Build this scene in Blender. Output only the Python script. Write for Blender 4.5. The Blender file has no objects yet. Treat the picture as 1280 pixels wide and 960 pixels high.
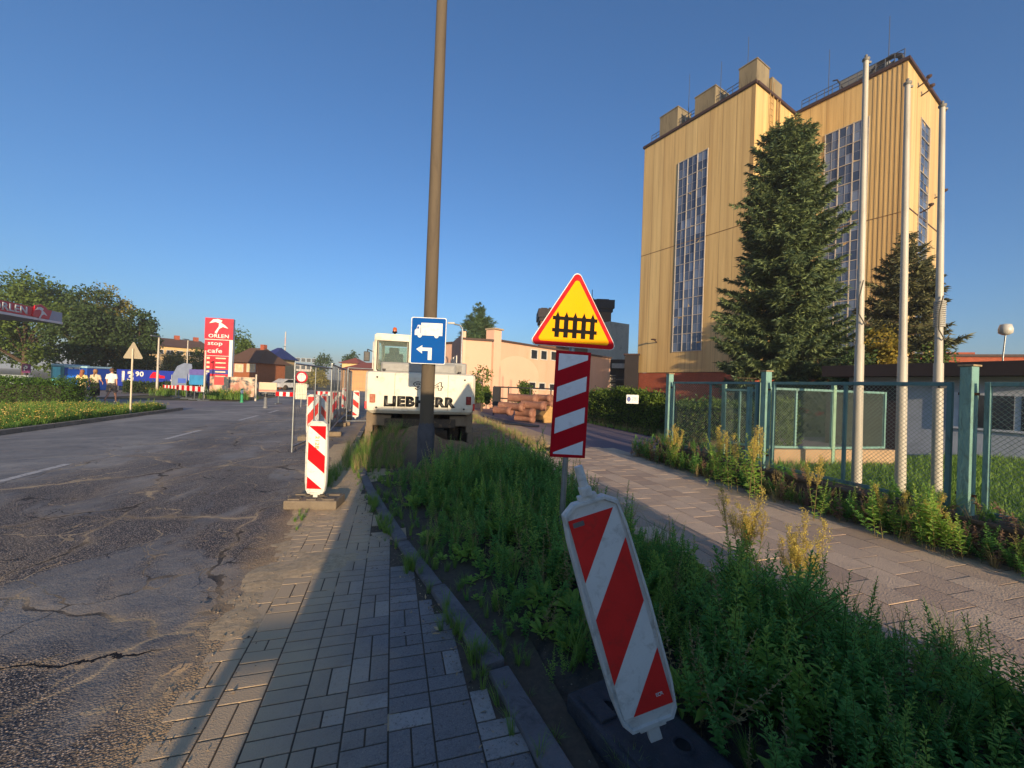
import bpy, bmesh, math, random
import numpy as np
from mathutils import Vector, Matrix
random.seed(7); rng = np.random.default_rng(7)
S = bpy.context.scene
COL = S.collection
PI = math.pi

# ------------------------------------------------------------------ camera
F_PX = 500.0; ROLL = 0.036; PITCH = 0.0040; EYE = 1.6      # photograph measured on its 1280 x 960 grid
Rv = Vector((math.cos(ROLL), 0, math.sin(ROLL)))
Fv = Vector((0, math.cos(PITCH), math.sin(PITCH)))
Uv = Rv.cross(Fv).normalized(); Rv = Fv.cross(Uv).normalized()
cam = bpy.data.cameras.new('camera'); camo = bpy.data.objects.new('camera', cam); COL.objects.link(camo)
cam.sensor_width = 36; cam.lens = 36 * F_PX / 1280; cam.clip_start = 0.05; cam.clip_end = 6000
m = Matrix.Identity(4)
for i in range(3): m[i][0] = Rv[i]; m[i][1] = Uv[i]; m[i][2] = -Fv[i]
m[2][3] = EYE
camo.matrix_world = m
S.camera = camo

# ------------------------------------------------------------------ light
SUN_TAN = 0.162; SUN_X = -0.265
sd = Vector((SUN_X, 1.0, -SUN_TAN * math.hypot(SUN_X, 1))).normalized()
w = bpy.data.worlds.new('World'); S.world = w; w.use_nodes = True
nt = w.node_tree; nt.nodes.clear()
sky = nt.nodes.new('ShaderNodeTexSky'); sky.sky_type = 'NISHITA'; sky.sun_disc = False
sky.sun_elevation = math.atan(SUN_TAN); sky.sun_rotation = math.atan2(-SUN_X, -1.0)
sky.altitude = 100; sky.air_density = 1.0; sky.dust_density = 1.8; sky.ozone_density = 5.0
bg = nt.nodes.new('ShaderNodeBackground'); bg.inputs[1].default_value = 0.15
out = nt.nodes.new('ShaderNodeOutputWorld')
nt.links.new(sky.outputs[0], bg.inputs[0]); nt.links.new(bg.outputs[0], out.inputs[0])
sl = bpy.data.lights.new('sun', 'SUN'); sl.energy = 5.0; sl.angle = math.radians(0.55); sl.color = (1.0, 0.77, 0.49)
so = bpy.data.objects.new('sun', sl); COL.objects.link(so)
so.rotation_euler = sd.to_track_quat('-Z', 'Y').to_euler()
S.view_settings.view_transform = 'Standard'; S.view_settings.look = 'None'
S.view_settings.exposure = 0.54; S.view_settings.gamma = 1; S.view_settings.use_curve_mapping = False
S.cycles.max_bounces = 6; S.cycles.transparent_max_bounces = 12

# ------------------------------------------------------------------ where things stand
def ray(px, py):
    return Fv + Rv * ((px - 640) / F_PX) + Uv * ((480 - py) / F_PX)
def P(px, py, Y):
    d = ray(px, py); return Vector((0, 0, EYE)) + d * (Y / d.y)
def G(px, py, z=0.0):
    d = ray(px, py); return Vector((0, 0, EYE)) + d * ((z - EYE) / d.z)
RT = Vector((-0.2873, 0.9578, 0)); RN = Vector((0.9578, 0.2873, 0))      # along and across the road
def AB(a, b, z=0.0): return RT * a + RN * b + Vector((0, 0, z))
RZ = math.atan2(-RT.x, RT.y)          # road heading as a z rotation
def toAB(p): return (p.x * RT.x + p.y * RT.y, p.x * RN.x + p.y * RN.y)

# ------------------------------------------------------------------ materials
def lin(c):
    return tuple((v / 12.92 if v <= 0.04045 else ((v + 0.055) / 1.055) ** 2.4) for v in [x / 255 for x in c])
MATS = {}
class N:
    def __init__(s, name):
        s.m = bpy.data.materials.new(name); s.m.use_nodes = True; s.t = s.m.node_tree
        s.b = s.t.nodes['Principled BSDF']; s.o = s.t.nodes['Material Output']
    def n(s, typ, **k):
        nd = s.t.nodes.new('ShaderNode' + typ)
        for a, v in k.items(): setattr(nd, a, v)
        return nd
    def l(s, a, b): s.t.links.new(a, b)
    def coord(s, which='Object'): return s.n('TexCoord').outputs[which]
    def noise(s, vec, scale, detail=4, rough=.6, dist=0):
        x = s.n('TexNoise'); x.inputs['Scale'].default_value = scale; x.inputs['Detail'].default_value = detail
        x.inputs['Roughness'].default_value = rough; x.inputs['Distortion'].default_value = dist
        s.l(vec, x.inputs['Vector']); return x.outputs['Fac']
    def voro(s, vec, scale, feature='F1', out='Distance', rnd=1):
        x = s.n('TexVoronoi', feature=feature); x.inputs['Scale'].default_value = scale; x.inputs['Randomness'].default_value = rnd
        s.l(vec, x.inputs['Vector']); return x.outputs[out]
    def ramp(s, fac, lo, hi, a=0, b=1):
        x = s.n('MapRange'); x.clamp = True
        for i, v in enumerate((lo, hi, a, b)): x.inputs[i + 1].default_value = v
        s.l(fac, x.inputs[0]); return x.outputs[0]
    def math(s, op, a, b=None, c=None):
        x = s.n('Math', operation=op)
        for i, v in enumerate((a, b, c)):
            if v is None: continue
            if isinstance(v, (int, float)): x.inputs[i].default_value = v
            else: s.l(v, x.inputs[i])
        return x.outputs[0]
    def mix(s, fac, a, b, blend='MIX'):
        x = s.n('Mix', data_type='RGBA', blend_type=blend)
        for i, v in ((0, fac), (6, a), (7, b)):
            if isinstance(v, (int, float)): x.inputs[i].default_value = v
            elif isinstance(v, tuple): x.inputs[i].default_value = (*v, 1)
            else: s.l(v, x.inputs[i])
        return x.outputs[2]
    def bump(s, h, strength=.3, dist=.01, prev=None):
        x = s.n('Bump'); x.inputs['Strength'].default_value = strength; x.inputs['Distance'].default_value = dist
        s.l(h, x.inputs['Height'])
        if prev is not None: s.l(prev, x.inputs['Normal'])
        return x.outputs[0]
    def mapping(s, vec, scale=(1, 1, 1), rot=(0, 0, 0), loc=(0, 0, 0)):
        x = s.n('Mapping'); x.inputs['Scale'].default_value = scale; x.inputs['Rotation'].default_value = rot; x.inputs['Location'].default_value = loc
        s.l(vec, x.inputs[0]); return x.outputs[0]
    def sep(s, vec):
        x = s.n('SeparateXYZ'); s.l(vec, x.inputs[0]); return x.outputs
    def base(s, c): s.l(c, s.b.inputs['Base Color'])

def M(name, c, rough=.6, var=.18, scale=3.0, bump=0.0, bscale=None, metal=0.0, dirt=None, dirtamt=.5, stretch=(1, 1, 1), spec=None):
    if name in MATS: return MATS[name]
    n = N(name); c = lin(c); v = n.mapping(n.coord(), scale=stretch)
    f = n.noise(v, scale, 5)
    col = n.mix(n.ramp(f, .3, .7), tuple(x * (1 - var) for x in c), tuple(min(1, x * (1 + var)) for x in c))
    if dirt:
        f2 = n.noise(v, scale * 2.3, 6, .7, .6)
        col = n.mix(n.ramp(f2, .52, .75, 0, dirtamt), col, lin(dirt))
    n.base(col)
    n.b.inputs['Metallic'].default_value = metal
    fr = n.noise(v, scale * 4, 3); n.l(n.ramp(fr, .2, .8, max(0.03, rough - .1), min(1, rough + .1)), n.b.inputs['Roughness'])
    if spec is not None: n.b.inputs['Specular IOR Level'].default_value = spec
    if bump: n.l(n.bump(n.noise(v, bscale or scale * 8, 6), bump, .02), n.b.inputs['Normal'])
    MATS[name] = n.m; return n.m

def foliage(name, c, c2=None, trans=.3, rough=.6):
    """leaf material: colour varies from leaf to leaf through a per-plant attribute"""
    if name in MATS: return MATS[name]
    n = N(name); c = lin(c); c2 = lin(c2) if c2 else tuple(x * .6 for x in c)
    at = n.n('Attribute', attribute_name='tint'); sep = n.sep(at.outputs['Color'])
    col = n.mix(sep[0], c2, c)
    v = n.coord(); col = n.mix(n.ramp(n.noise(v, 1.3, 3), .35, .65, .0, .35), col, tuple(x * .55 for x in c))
    n.base(col); n.b.inputs['Roughness'].default_value = rough; n.b.inputs['Specular IOR Level'].default_value = .25
    tr = n.n('BsdfTranslucent'); n.l(n.mix(.5, col, tuple(min(1, x * 1.3) for x in c)), tr.inputs[0])
    mx = n.n('MixShader'); mx.inputs[0].default_value = trans
    n.l(n.b.outputs[0], mx.inputs[1]); n.l(tr.outputs[0], mx.inputs[2]); n.l(mx.outputs[0], n.o.inputs[0])
    MATS[name] = n.m; return n.m

# ------------------------------------------------------------------ objects
def tag(o, label=None, cat=None, group=None, kind=None):
    if label: o['label'] = label
    if cat: o['category'] = cat
    if group: o['group'] = group
    if kind: o['kind'] = kind
    return o
def thing(name, label, cat, loc=(0, 0, 0), rz=0, group=None, rot=None):
    o = bpy.data.objects.new(name, None); COL.objects.link(o); o.empty_display_size = .2
    o.location = loc; o.rotation_euler = rot if rot else (0, 0, rz)
    return tag(o, label, cat, group)
def link(name, me, parent=None, loc=None, rot=None):
    o = bpy.data.objects.new(name, me); COL.objects.link(o)
    if parent: o.parent = parent
    if loc is not None: o.location = loc
    if rot is not None: o.rotation_euler = rot
    return o
def copy_tree(o, parent=None, label=None, **kw):
    c = o.copy(); COL.objects.link(c)
    if parent: c.parent = parent
    if label: c['label'] = label
    for ch in list(o.children): copy_tree(ch, c)
    for k, v in kw.items(): setattr(c, k, v)
    return c

class MB:
    """collects boxes, bars and tubes and links them as one mesh"""
    def __init__(s): s.v = []; s.f = []; s.m = []; s.sm = []
    def add(s, vs, fs, mi=0, smooth=False):
        o = len(s.v); s.v += [tuple(v) for v in vs]
        for f in fs: s.f.append(tuple(o + i for i in f)); s.m.append(mi); s.sm.append(smooth)
        return s
    def box(s, c, d, mi=0, rz=0, R=None, taper=1.0, bev=0):
        R = R or Matrix.Rotation(rz, 3, 'Z'); c = Vector(c); x, y, z = d[0] / 2, d[1] / 2, d[2] / 2
        if bev:
            b = min(bev, x * .9, y * .9, z * .9); vs = []; bm = bmesh.new()
            bmesh.ops.create_cube(bm, size=1)
            for v in bm.verts: v.co = Vector((v.co.x * 2 * x, v.co.y * 2 * y, v.co.z * 2 * z))
            bmesh.ops.bevel(bm, geom=bm.edges[:], offset=b, segments=2, affect='EDGES', profile=.6)
            bm.verts.index_update(); vs = [c + R @ v.co for v in bm.verts]
            fs = [[v.index for v in f.verts] for f in bm.faces]; bm.free()
            return s.add(vs, fs, mi)
        vs = [c + R @ Vector((sx * x * (taper if sz > 0 else 1), sy * y * (taper if sz > 0 else 1), sz * z)) for sz in (-1, 1) for sy in (-1, 1) for sx in (-1, 1)]
        return s.add(vs, [(0, 2, 3, 1), (4, 5, 7, 6), (0, 1, 5, 4), (2, 6, 7, 3), (0, 4, 6, 2), (1, 3, 7, 5)], mi)
    def tube(s, p0, p1, r0, r1=None, n=8, mi=0, caps=True):
        p0, p1 = Vector(p0), Vector(p1); r1 = r0 if r1 is None else r1
        d = (p1 - p0).normalized(); u = d.orthogonal().normalized(); v = d.cross(u)
        vs = []
        for p, r in ((p0, r0), (p1, r1)):
            for i in range(n):
                a = 2 * PI * i / n; vs.append(p + (u * math.cos(a) + v * math.sin(a)) * r)
        s.add(vs, [(i, (i + 1) % n, n + (i + 1) % n, n + i) for i in range(n)], mi, n > 5)
        if caps:
            s.add(vs[:n], [tuple(range(n))[::-1]], mi); s.add(vs[n:], [tuple(range(n))], mi)
        return s
    def path(s, pts, r, n=6, mi=0):
        for a, b in zip(pts[:-1], pts[1:]): s.tube(a, b, r, r, n, mi)
        return s
    def lathe(s, prof, c=(0, 0, 0), n=20, mi=0, axis='Z'):
        vs = []; k = len(prof)
        for r, z in prof:
            for i in range(n):
                a = 2 * PI * i / n; q = Vector((r * math.cos(a), r * math.sin(a), z))
                if axis == 'X': q = Vector((q.z, q.x, q.y))
                if axis == 'Y': q = Vector((q.x, q.z, q.y))
                vs.append(Vector(c) + q)
        fs = [(j * n + i, j * n + (i + 1) % n, (j + 1) * n + (i + 1) % n, (j + 1) * n + i) for j in range(k - 1) for i in range(n)]
        return s.add(vs, fs, mi, True)
    def prism(s, poly, y0, y1, mi=0, mi_side=None):
        """poly in the x-z plane (counter-clockwise seen from -y), thickness from y0 (front) to y1"""
        n = len(poly); vs = [(x, y0, z) for x, z in poly] + [(x, y1, z) for x, z in poly]
        s.add(vs, [tuple(range(n)), tuple(range(2 * n - 1, n - 1, -1))], mi)
        return s.add(vs, [(i, n + i, n + (i + 1) % n, (i + 1) % n) for i in range(n)], mi if mi_side is None else mi_side)
    def prism_z(s, poly, z0, z1, mi=0):
        n = len(poly); vs = [(p[0], p[1], z0) for p in poly] + [(p[0], p[1], z1) for p in poly]
        s.add(vs, [tuple(range(n))[::-1], tuple(range(n, 2 * n))], mi)
        return s.add(vs, [(i, (i + 1) % n, n + (i + 1) % n, n + i) for i in range(n)], mi)
    def mesh(s, name, mats):
        me = bpy.data.meshes.new(name); me.from_pydata(s.v, [], s.f)
        for mt in (mats if isinstance(mats, (list, tuple)) else [mats]): me.materials.append(mt)
        me.polygons.foreach_set('material_index', s.m); me.polygons.foreach_set('use_smooth', s.sm); me.update(); return me
    def build(s, name, mats, parent=None, loc=None, rot=None):
        return link(name, s.mesh(name, mats), parent, loc, rot)

def np_mesh(name, V, Q, mats, tint=None, midx=None, smooth=False):
    V = np.asarray(V, np.float32); Q = np.asarray(Q, np.int32)
    me = bpy.data.meshes.new(name); me.vertices.add(len(V)); me.vertices.foreach_set('co', V.ravel())
    k = Q.shape[1]; me.loops.add(Q.size); me.loops.foreach_set('vertex_index', Q.ravel())
    me.polygons.add(len(Q)); me.polygons.foreach_set('loop_start', np.arange(0, Q.size, k, dtype=np.int32))
    for mt in (mats if isinstance(mats, (list, tuple)) else [mats]): me.materials.append(mt)
    if midx is not None: me.polygons.foreach_set('material_index', np.asarray(midx, np.int32))
    me.polygons.foreach_set('use_smooth', np.full(len(Q), smooth))
    me.update(calc_edges=True)
    if tint is not None:
        at = me.attributes.new('tint', 'FLOAT_COLOR', 'POINT'); c = np.ones((len(V), 4), np.float32)
        c[:, 0] = tint; at.data.foreach_set('color', c.ravel())
    return me

def nrm(a): return a / np.maximum(np.linalg.norm(a, axis=-1, keepdims=True), 1e-9)
def leaves(base, d, L, W, fold=.25, up=None, droop=0.0):
    """pointed folded leaves: six vertices and two quads each"""
    base = np.asarray(base, float); n = len(base); d = nrm(np.asarray(d, float))
    up = np.tile([0, 0, 1.], (n, 1)) if up is None else up
    s = nrm(np.cross(d, up) + 1e-6); nn = nrm(np.cross(s, d))
    L = np.broadcast_to(np.asarray(L, float), (n,))[:, None]; W = np.broadcast_to(np.asarray(W, float), (n,))[:, None]
    tip = base + d * L - np.array([0, 0, 1.]) * L * droop
    m1 = base + d * L * .3; m2 = base + d * L * .68 - np.array([0, 0, 1.]) * L * droop * .4
    V = np.stack([base, m1 + s * W * .5 + nn * W * fold, m2 + s * W * .36 + nn * W * fold, tip, m2 - s * W * .36 + nn * W * fold, m1 - s * W * .5 + nn * W * fold], 1)
    q = np.array([[0, 1, 2, 3], [0, 3, 4, 5]])
    Q = (np.arange(n)[:, None, None] * 6 + q[None]).reshape(-1, 4)
    return V.reshape(-1, 3), Q
def cards(base, d, L, W, droop=0.0):
    """single-quad leaves for far foliage"""
    base = np.asarray(base, float); n = len(base); d = nrm(np.asarray(d, float))
    r = rng.normal(size=(n, 3)); s = nrm(np.cross(d, r))
    L = np.broadcast_to(np.asarray(L, float), (n,))[:, None]; W = np.broadcast_to(np.asarray(W, float), (n,))[:, None]
    V = np.stack([base, base + d * L * .45 + s * W * .5, base + d * L, base + d * L * .45 - s * W * .5], 1)
    Q = np.arange(n * 4).reshape(n, 4); return V.reshape(-1, 3), Q
def strips(p0, p1, w0, w1):
    """flat thin stems, two crossed quads each"""
    p0 = np.asarray(p0, float); p1 = np.asarray(p1, float); d = nrm(p1 - p0); n = len(p0)
    s = nrm(np.cross(d, np.array([0.3, 0.8, 0.13]))); t = np.cross(d, s)
    Vs = []
    for a in (s, t):
        Vs.append(np.stack([p0 - a * w0, p0 + a * w0, p1 + a * w1, p1 - a * w1], 1))
    V = np.concatenate(Vs, 0).reshape(-1, 3); return V, np.arange(n * 8).reshape(-1, 4)
def merge(parts):
    V = []; Q = []; T = []; Mi = []; o = 0
    for p in parts:
        v, q, t, mi = p; V.append(v); Q.append(q + o); o += len(v)
        T.append(np.broadcast_to(t, (len(v),))); Mi.append(np.full(len(q), mi) if np.isscalar(mi) else mi)
    return np.concatenate(V), np.concatenate(Q), np.concatenate(T), np.concatenate(Mi)
def scatter(variants, pos, yaw, sc, tilt=.12, tint=None, zs=None, pick=None):
    V = []; Q = []; T = []; Mi = []; o = 0
    for i in range(len(pos)):
        v, q, t, mi = variants[rng.integers(len(variants)) if pick is None else int(pick[i]) % len(variants)]
        c, s_ = math.cos(yaw[i]), math.sin(yaw[i]); Rm = np.array([[c, -s_, 0], [s_, c, 0], [0, 0, 1.]])
        w = v @ Rm.T * sc[i]
        if zs is not None: w[:, 2] *= zs[i]
        tx, ty = rng.normal(0, tilt, 2); w[:, 0] += w[:, 2] * tx; w[:, 1] += w[:, 2] * ty
        V.append(w + pos[i]); Q.append(q + o); o += len(v)
        T.append(np.clip(t + (0 if tint is None else tint[i]), 0, 1)); Mi.append(mi)
    return np.concatenate(V), np.concatenate(Q), np.concatenate(T), np.concatenate(Mi)

_fc = {}
def text_mesh(body, w, h, mats, y=0.0, ext=.002, off=0.0, cx=0, cz=0, shear=0):
    """flat raised lettering fitted to w x h, facing -y, centred at (cx, cz)"""
    cu = bpy.data.curves.new('lettering', 'FONT'); cu.body = body; cu.size = 1; cu.offset = off; cu.shear = shear; cu.resolution_u = 3
    cu.align_x = 'CENTER'; cu.space_character = 1.0 + off * 1.6
    o = bpy.data.objects.new('tmp', cu); COL.objects.link(o)
    dg = bpy.context.evaluated_depsgraph_get(); me = bpy.data.meshes.new_from_object(o.evaluated_get(dg))
    bpy.data.objects.remove(o); bpy.data.curves.remove(cu)
    xs = [v.co.x for v in me.vertices]; ys = [v.co.y for v in me.vertices]
    x0, x1, y0, y1 = min(xs), max(xs), min(ys), max(ys)
    for v in me.vertices:
        v.co = ((v.co.x - (x0 + x1) / 2) / (x1 - x0) * w + cx, y, (v.co.y - (y0 + y1) / 2) / (y1 - y0) * h + cz)
    me.materials.clear(); me.materials.append(mats); me.update()
    bm = bmesh.new(); bm.from_mesh(me)
    r = bmesh.ops.extrude_face_region(bm, geom=bm.faces[:])
    bmesh.ops.translate(bm, verts=[g for g in r['geom'] if isinstance(g, bmesh.types.BMVert)], vec=(0, -ext, 0))
    bmesh.ops.recalc_face_normals(bm, faces=bm.faces[:]); bm.to_mesh(me); bm.free(); me.name = 'lettering'
    return me
def clip(poly, a, b, c):
    """keeps a*x + b*z <= c"""
    out = []
    for i in range(len(poly)):
        p, q = poly[i], poly[(i + 1) % len(poly)]; dp, dq = a * p[0] + b * p[1] - c, a * q[0] + b * q[1] - c
        if dp <= 0: out.append(p)
        if dp * dq < 0:
            t = dp / (dp - dq); out.append((p[0] + (q[0] - p[0]) * t, p[1] + (q[1] - p[1]) * t))
    return out
def stripes(mb, rect, k, bands, y0, y1, mi):
    """diagonal bands z - k*x in (lo, hi) clipped to rect (x0, z0, x1, z1)"""
    x0, z0, x1, z1 = rect
    for lo, hi in bands:
        p = clip(clip([(x0, z0), (x1, z0), (x1, z1), (x0, z1)], -k, 1, hi), k, -1, -lo)
        if len(p) > 2: mb.prism(p, y0, y1, mi)
def rrect(w, h, r, cx=0, cz=0, n=5):
    out = []
    for sx, sz, a0 in ((1, -1, -90), (1, 1, 0), (-1, 1, 90), (-1, -1, 180)):
        for i in range(n + 1):
            a = math.radians(a0 + 90 * i / n); out.append((cx + sx * (w / 2 - r) + r * math.cos(a), cz + sz * (h / 2 - r) + r * math.sin(a)))
    return out
# ================================================================== THE GROUND
ROAD_ROT = (0, 0, RZ)       # sheets laid in road coordinates: local x = across (b), local y = along (a)
def sheet(name, pts_ab, z, mat, kind='structure'):
    mb = MB(); mb.add([(b, a, z) for a, b in pts_ab], [tuple(range(len(pts_ab)))]); o = mb.build(name, mat, rot=ROAD_ROT)
    me = o.data
    if me.polygons[0].normal.z < 0: me.flip_normals()
    return tag(o, kind=kind)
def grid_sheet(name, b0, b1, a0, a1, step, zf, mat, kind='structure'):
    bs = np.arange(b0, b1 + step / 2, step); as_ = np.arange(a0, a1 + step / 2, step)
    Bm, Am = np.meshgrid(bs, as_); Z = zf(Bm, Am); V = np.stack([Bm, Am, Z], -1).reshape(-1, 3)
    nb, na = len(bs), len(as_); i = np.arange((na - 1) * (nb - 1)); r, c = i // (nb - 1), i % (nb - 1); k = r * nb + c
    Q = np.stack([k, k + 1, k + 1 + nb, k + nb], 1)
    o = link(name, np_mesh(name, V, Q, mat, smooth=True), rot=ROAD_ROT); return tag(o, kind=kind)
_off = rng.uniform(0, 6.28, (40, 3))
def nz(x, y, s, seed=0):
    """smooth pseudo-noise about -1..1"""
    v = 0; r = np.random.default_rng(seed + 11)
    for k in range(9):
        a = r.uniform(0, 6.28); f = s * r.uniform(.6, 2.2); p = r.uniform(0, 6.28)
        v = v + np.sin((x * np.cos(a) + y * np.sin(a)) * f + p + 1.3 * np.sin(y * f * .6 + p))
    return v / 4.2
KA = [-30, -5, 0, 1.55, 2.0, 3.0, 4.15, 5.8, 7.6, 10, 12, 60]; KB = [1.2, .95, .8, .68, .60, .36, .08, -.25, -.54, -.82, -.9, -.9]
def kerb_b(a): return np.interp(a, KA, KB)
def edge_b(a): return np.interp(a, [0, 1, 1.5, 2, 3, 5, 7, 9, 9.8, 12], [3.6, 3.3, 3.05, 2.65, 2.45, 2.5, 2.6, 2.7, 3.4, 4.1])      # where the weeds meet the footpath

# wide ground
g = N('ground_soil'); v = g.coord(); f = g.noise(v, .25, 6); f2 = g.noise(v, 6, 6, .7)
c = g.mix(g.ramp(f, .4, .6), lin((104, 88, 62)), lin((74, 80, 44))); c = g.mix(g.ramp(f2, .4, .65, 0, .5), c, lin((70, 60, 45)))
g.base(c); g.b.inputs['Roughness'].default_value = .95; g.l(g.bump(f2, .6, .05), g.b.inputs['Normal'])
gp = MB(); gp.add([(-1190, -290, -.06), (1190, -290, -.06), (1190, 1590, -.06), (-1190, 1590, -.06)], [(0, 1, 2, 3)])
tag(gp.build('ground', g.m), kind='structure')

# old asphalt
def asphalt(name, near=True, c0=(122, 118, 114), c1=(158, 152, 144)):
    g = N(name); v = g.coord(); xy = g.sep(v)
    b, a = xy[0], xy[1]
    big = g.noise(v, .35, 5, .6, .8); mid = g.noise(v, 2.2, 6, .65)
    col = g.mix(g.ramp(big, .40, .60), lin(c0), lin(c1))
    col = g.mix(g.ramp(mid, .45, .75, 0, .45), col, lin((92, 90, 96)))
    h = None
    if near:
        # coarse worn aggregate shows in the right lane, a smoother skin of repairs over parts of it
        ag = g.voro(v, 95, 'F1', 'Distance'); agc = g.voro(v, 95, 'F1', 'Color'); ags = g.sep(agc)
        ag2 = g.voro(v, 210, 'F1', 'Distance')
        rightlane = g.ramp(g.math('ADD', b, g.math('MULTIPLY', mid, .8)), -5.4, -4.0)
        skin = g.ramp(g.noise(g.mapping(v, scale=(.8, .5, 1), loc=(3.1, 1.7, 0)), .9, 5, .6, 1.2), .52, .60)
        near_ = g.ramp(a, 6.5, 3.0)
        rough_amt = g.math('MULTIPLY', g.math('MULTIPLY', rightlane, g.math('SUBTRACT', 1, g.math('MULTIPLY', skin, .75))), g.ramp(a, 14, 4, .35, 1))
        stone = g.mix(g.ramp(ags[0], .1, .9), lin((66, 62, 66)), lin((188, 172, 156)))
        stone = g.mix(g.ramp(ags[1], .82, .9), stone, lin((214, 186, 160)))
        stone = g.mix(g.ramp(ag, .30, .55), stone, lin((48, 46, 50)))
        col = g.mix(g.math('MULTIPLY', rough_amt, .85), col, stone)
        # the right lane is darker and dirtier; sandy film in wheel tracks
        dust = g.ramp(g.noise(g.mapping(v, scale=(1.2, .45, 1)), 1.1, 7, .7, 1.0), .50, .74, 0, .4)
        col = g.mix(g.math('MULTIPLY', dust, rightlane), col, lin((178, 156, 128)))
        # cracks: distorted cells, two sizes, filled here with sand and there open
        dn = g.n('TexNoise'); dn.inputs['Scale'].default_value = 1.6; dn.inputs['Detail'].default_value = 5; g.l(v, dn.inputs['Vector'])
        vm = g.n('VectorMath', operation='MULTIPLY_ADD'); g.l(dn.outputs['Color'], vm.inputs[0]); vm.inputs[1].default_value = (.75, .75, 0); g.l(v, vm.inputs[2])
        vv = g.mapping(vm.outputs[0], scale=(1, .72, 1)); vm2 = vv
        e1 = g.voro(vv, .62, 'DISTANCE_TO_EDGE'); e2 = g.voro(g.mapping(vv, loc=(4.3, 2.2, 0)), 1.7, 'DISTANCE_TO_EDGE')
        msk1 = g.ramp(g.noise(v, .55, 3), .30, .42); msk2 = g.ramp(g.noise(g.mapping(v, loc=(7, 3, 0)), .8, 3), .44, .52)
        wid = g.ramp(g.noise(v, 3, 3), .3, .7, .003, .012)
        k1 = g.math('MULTIPLY', g.math('LESS_THAN', e1, wid), msk1)
        e3 = g.voro(g.mapping(vv, loc=(1.3, 9.2, 0)), 4.6, 'DISTANCE_TO_EDGE'); k2 = g.math('MAXIMUM', g.math('MULTIPLY', g.math('LESS_THAN', e2, g.math('MULTIPLY', wid, 1.3)), msk2), g.math('MULTIPLY', g.math('LESS_THAN', e3, g.math('MULTIPLY', wid, 2.6)), g.ramp(g.noise(g.mapping(v, loc=(2, 8, 0)), 1.0, 4), .56, .6)))
        # the long open crack right across the near lane
        tc = g.math('ABSOLUTE', g.math('SUBTRACT', g.math('ADD', a, g.math('ADD', g.math('MULTIPLY', g.noise(v, 2.0, 6, .7), .35), g.math('MULTIPLY', b, -.03))), 3.0))
        tcw = g.ramp(g.noise(v, 4, 3), .3, .7, .003, .019)
        k3 = g.math('MULTIPLY', g.math('LESS_THAN', tc, tcw), g.ramp(b, -1.15, -1.3))
        tcs = g.math('MULTIPLY', g.ramp(g.math('ADD', tc, g.math('MULTIPLY', g.noise(v, 9, 4), .03)), .075, .02, 0, .65), g.ramp(b, -1.0, -1.2))
        kk = g.math('MULTIPLY', g.math('MAXIMUM', k1, k2), g.ramp(b, -5.9, -5.0, .0, 1))
        halo = g.math('MULTIPLY', g.math('MULTIPLY', g.ramp(e1, .035, .008, 0, .35), msk1), rightlane)
        col = g.mix(halo, col, lin((176, 154, 126)))
        fill = g.mix(g.ramp(g.noise(v, 1.3, 3), .42, .58), lin((34, 31, 32)), lin((190, 166, 132)))
        col = g.mix(g.math('MULTIPLY', kk, .8), col, fill); col = g.mix(tcs, col, lin((178, 154, 122))); col = g.mix(k3, col, lin((22, 20, 22)))
        # sand drifting in from the lay-by edge
        sd_ = g.ramp(g.math('ADD', b, g.math('MULTIPLY', g.noise(v, 3.5, 7, .7), .5)), -1.05, -.62)
        col = g.mix(sd_, col, lin((176, 148, 112)))
        # light repair smears
        sm = g.ramp(g.noise(g.mapping(v, scale=(.9, 1.6, 1), loc=(11, 5, 0)), 1.5, 6, .7, 1.5), .68, .74, 0, .3)
        col = g.mix(g.math('MULTIPLY', sm, rightlane), col, lin((150, 136, 120)))
        bn = g.bump(g.math('SUBTRACT', g.math('MULTIPLY', g.math('MULTIPLY', ag, rough_amt), -1.0), g.math('MULTIPLY', g.math('MAXIMUM', kk, k3), 3)), .9, .007)
        bn2 = g.bump(mid, .35, .05, bn); bn3 = g.bump(g.math('MULTIPLY', g.ramp(e1, 0, .05, 0, 1), msk1), .3, .012, bn2)
        g.l(bn3, g.b.inputs['Normal'])
    else:
        g.l(g.bump(g.noise(v, 40, 4), .4, .01), g.b.inputs['Normal'])
    g.base(col); g.b.inputs['Roughness'].default_value = .82; g.b.inputs['Specular IOR Level'].default_value = .3
    return g.m
M_ASPH = asphalt('asphalt_road'); M_ASPH2 = asphalt('asphalt_side', False, (132, 124, 122), (152, 142, 136))
sheet('road', [(-12, -8.75), (-12, -.9), (45, -.9), (45, -8.75)], 0.0, M_ASPH)
sheet('side_road', [(20.5, -60), (20.5, -8.75), (28.5, -8.75), (28.5, -60)], -.004, M_ASPH2)
sheet('cross_road', [(45, -60), (45, 30), (62, 30), (62, -60)], -.004, M_ASPH2)
sheet('driveway', [(7.9, 5.0), (27, 5.0), (27, 8.8), (12.2, 8.8), (11, 30), (8.7, 30), (8.7, 6.35), (8.3, 5.0)], -.012, asphalt('asphalt_drive_shaded', False, (112, 98, 106), (138, 118, 120)))  # darker purple colour stands in for the shade lying on the driveway
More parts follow.
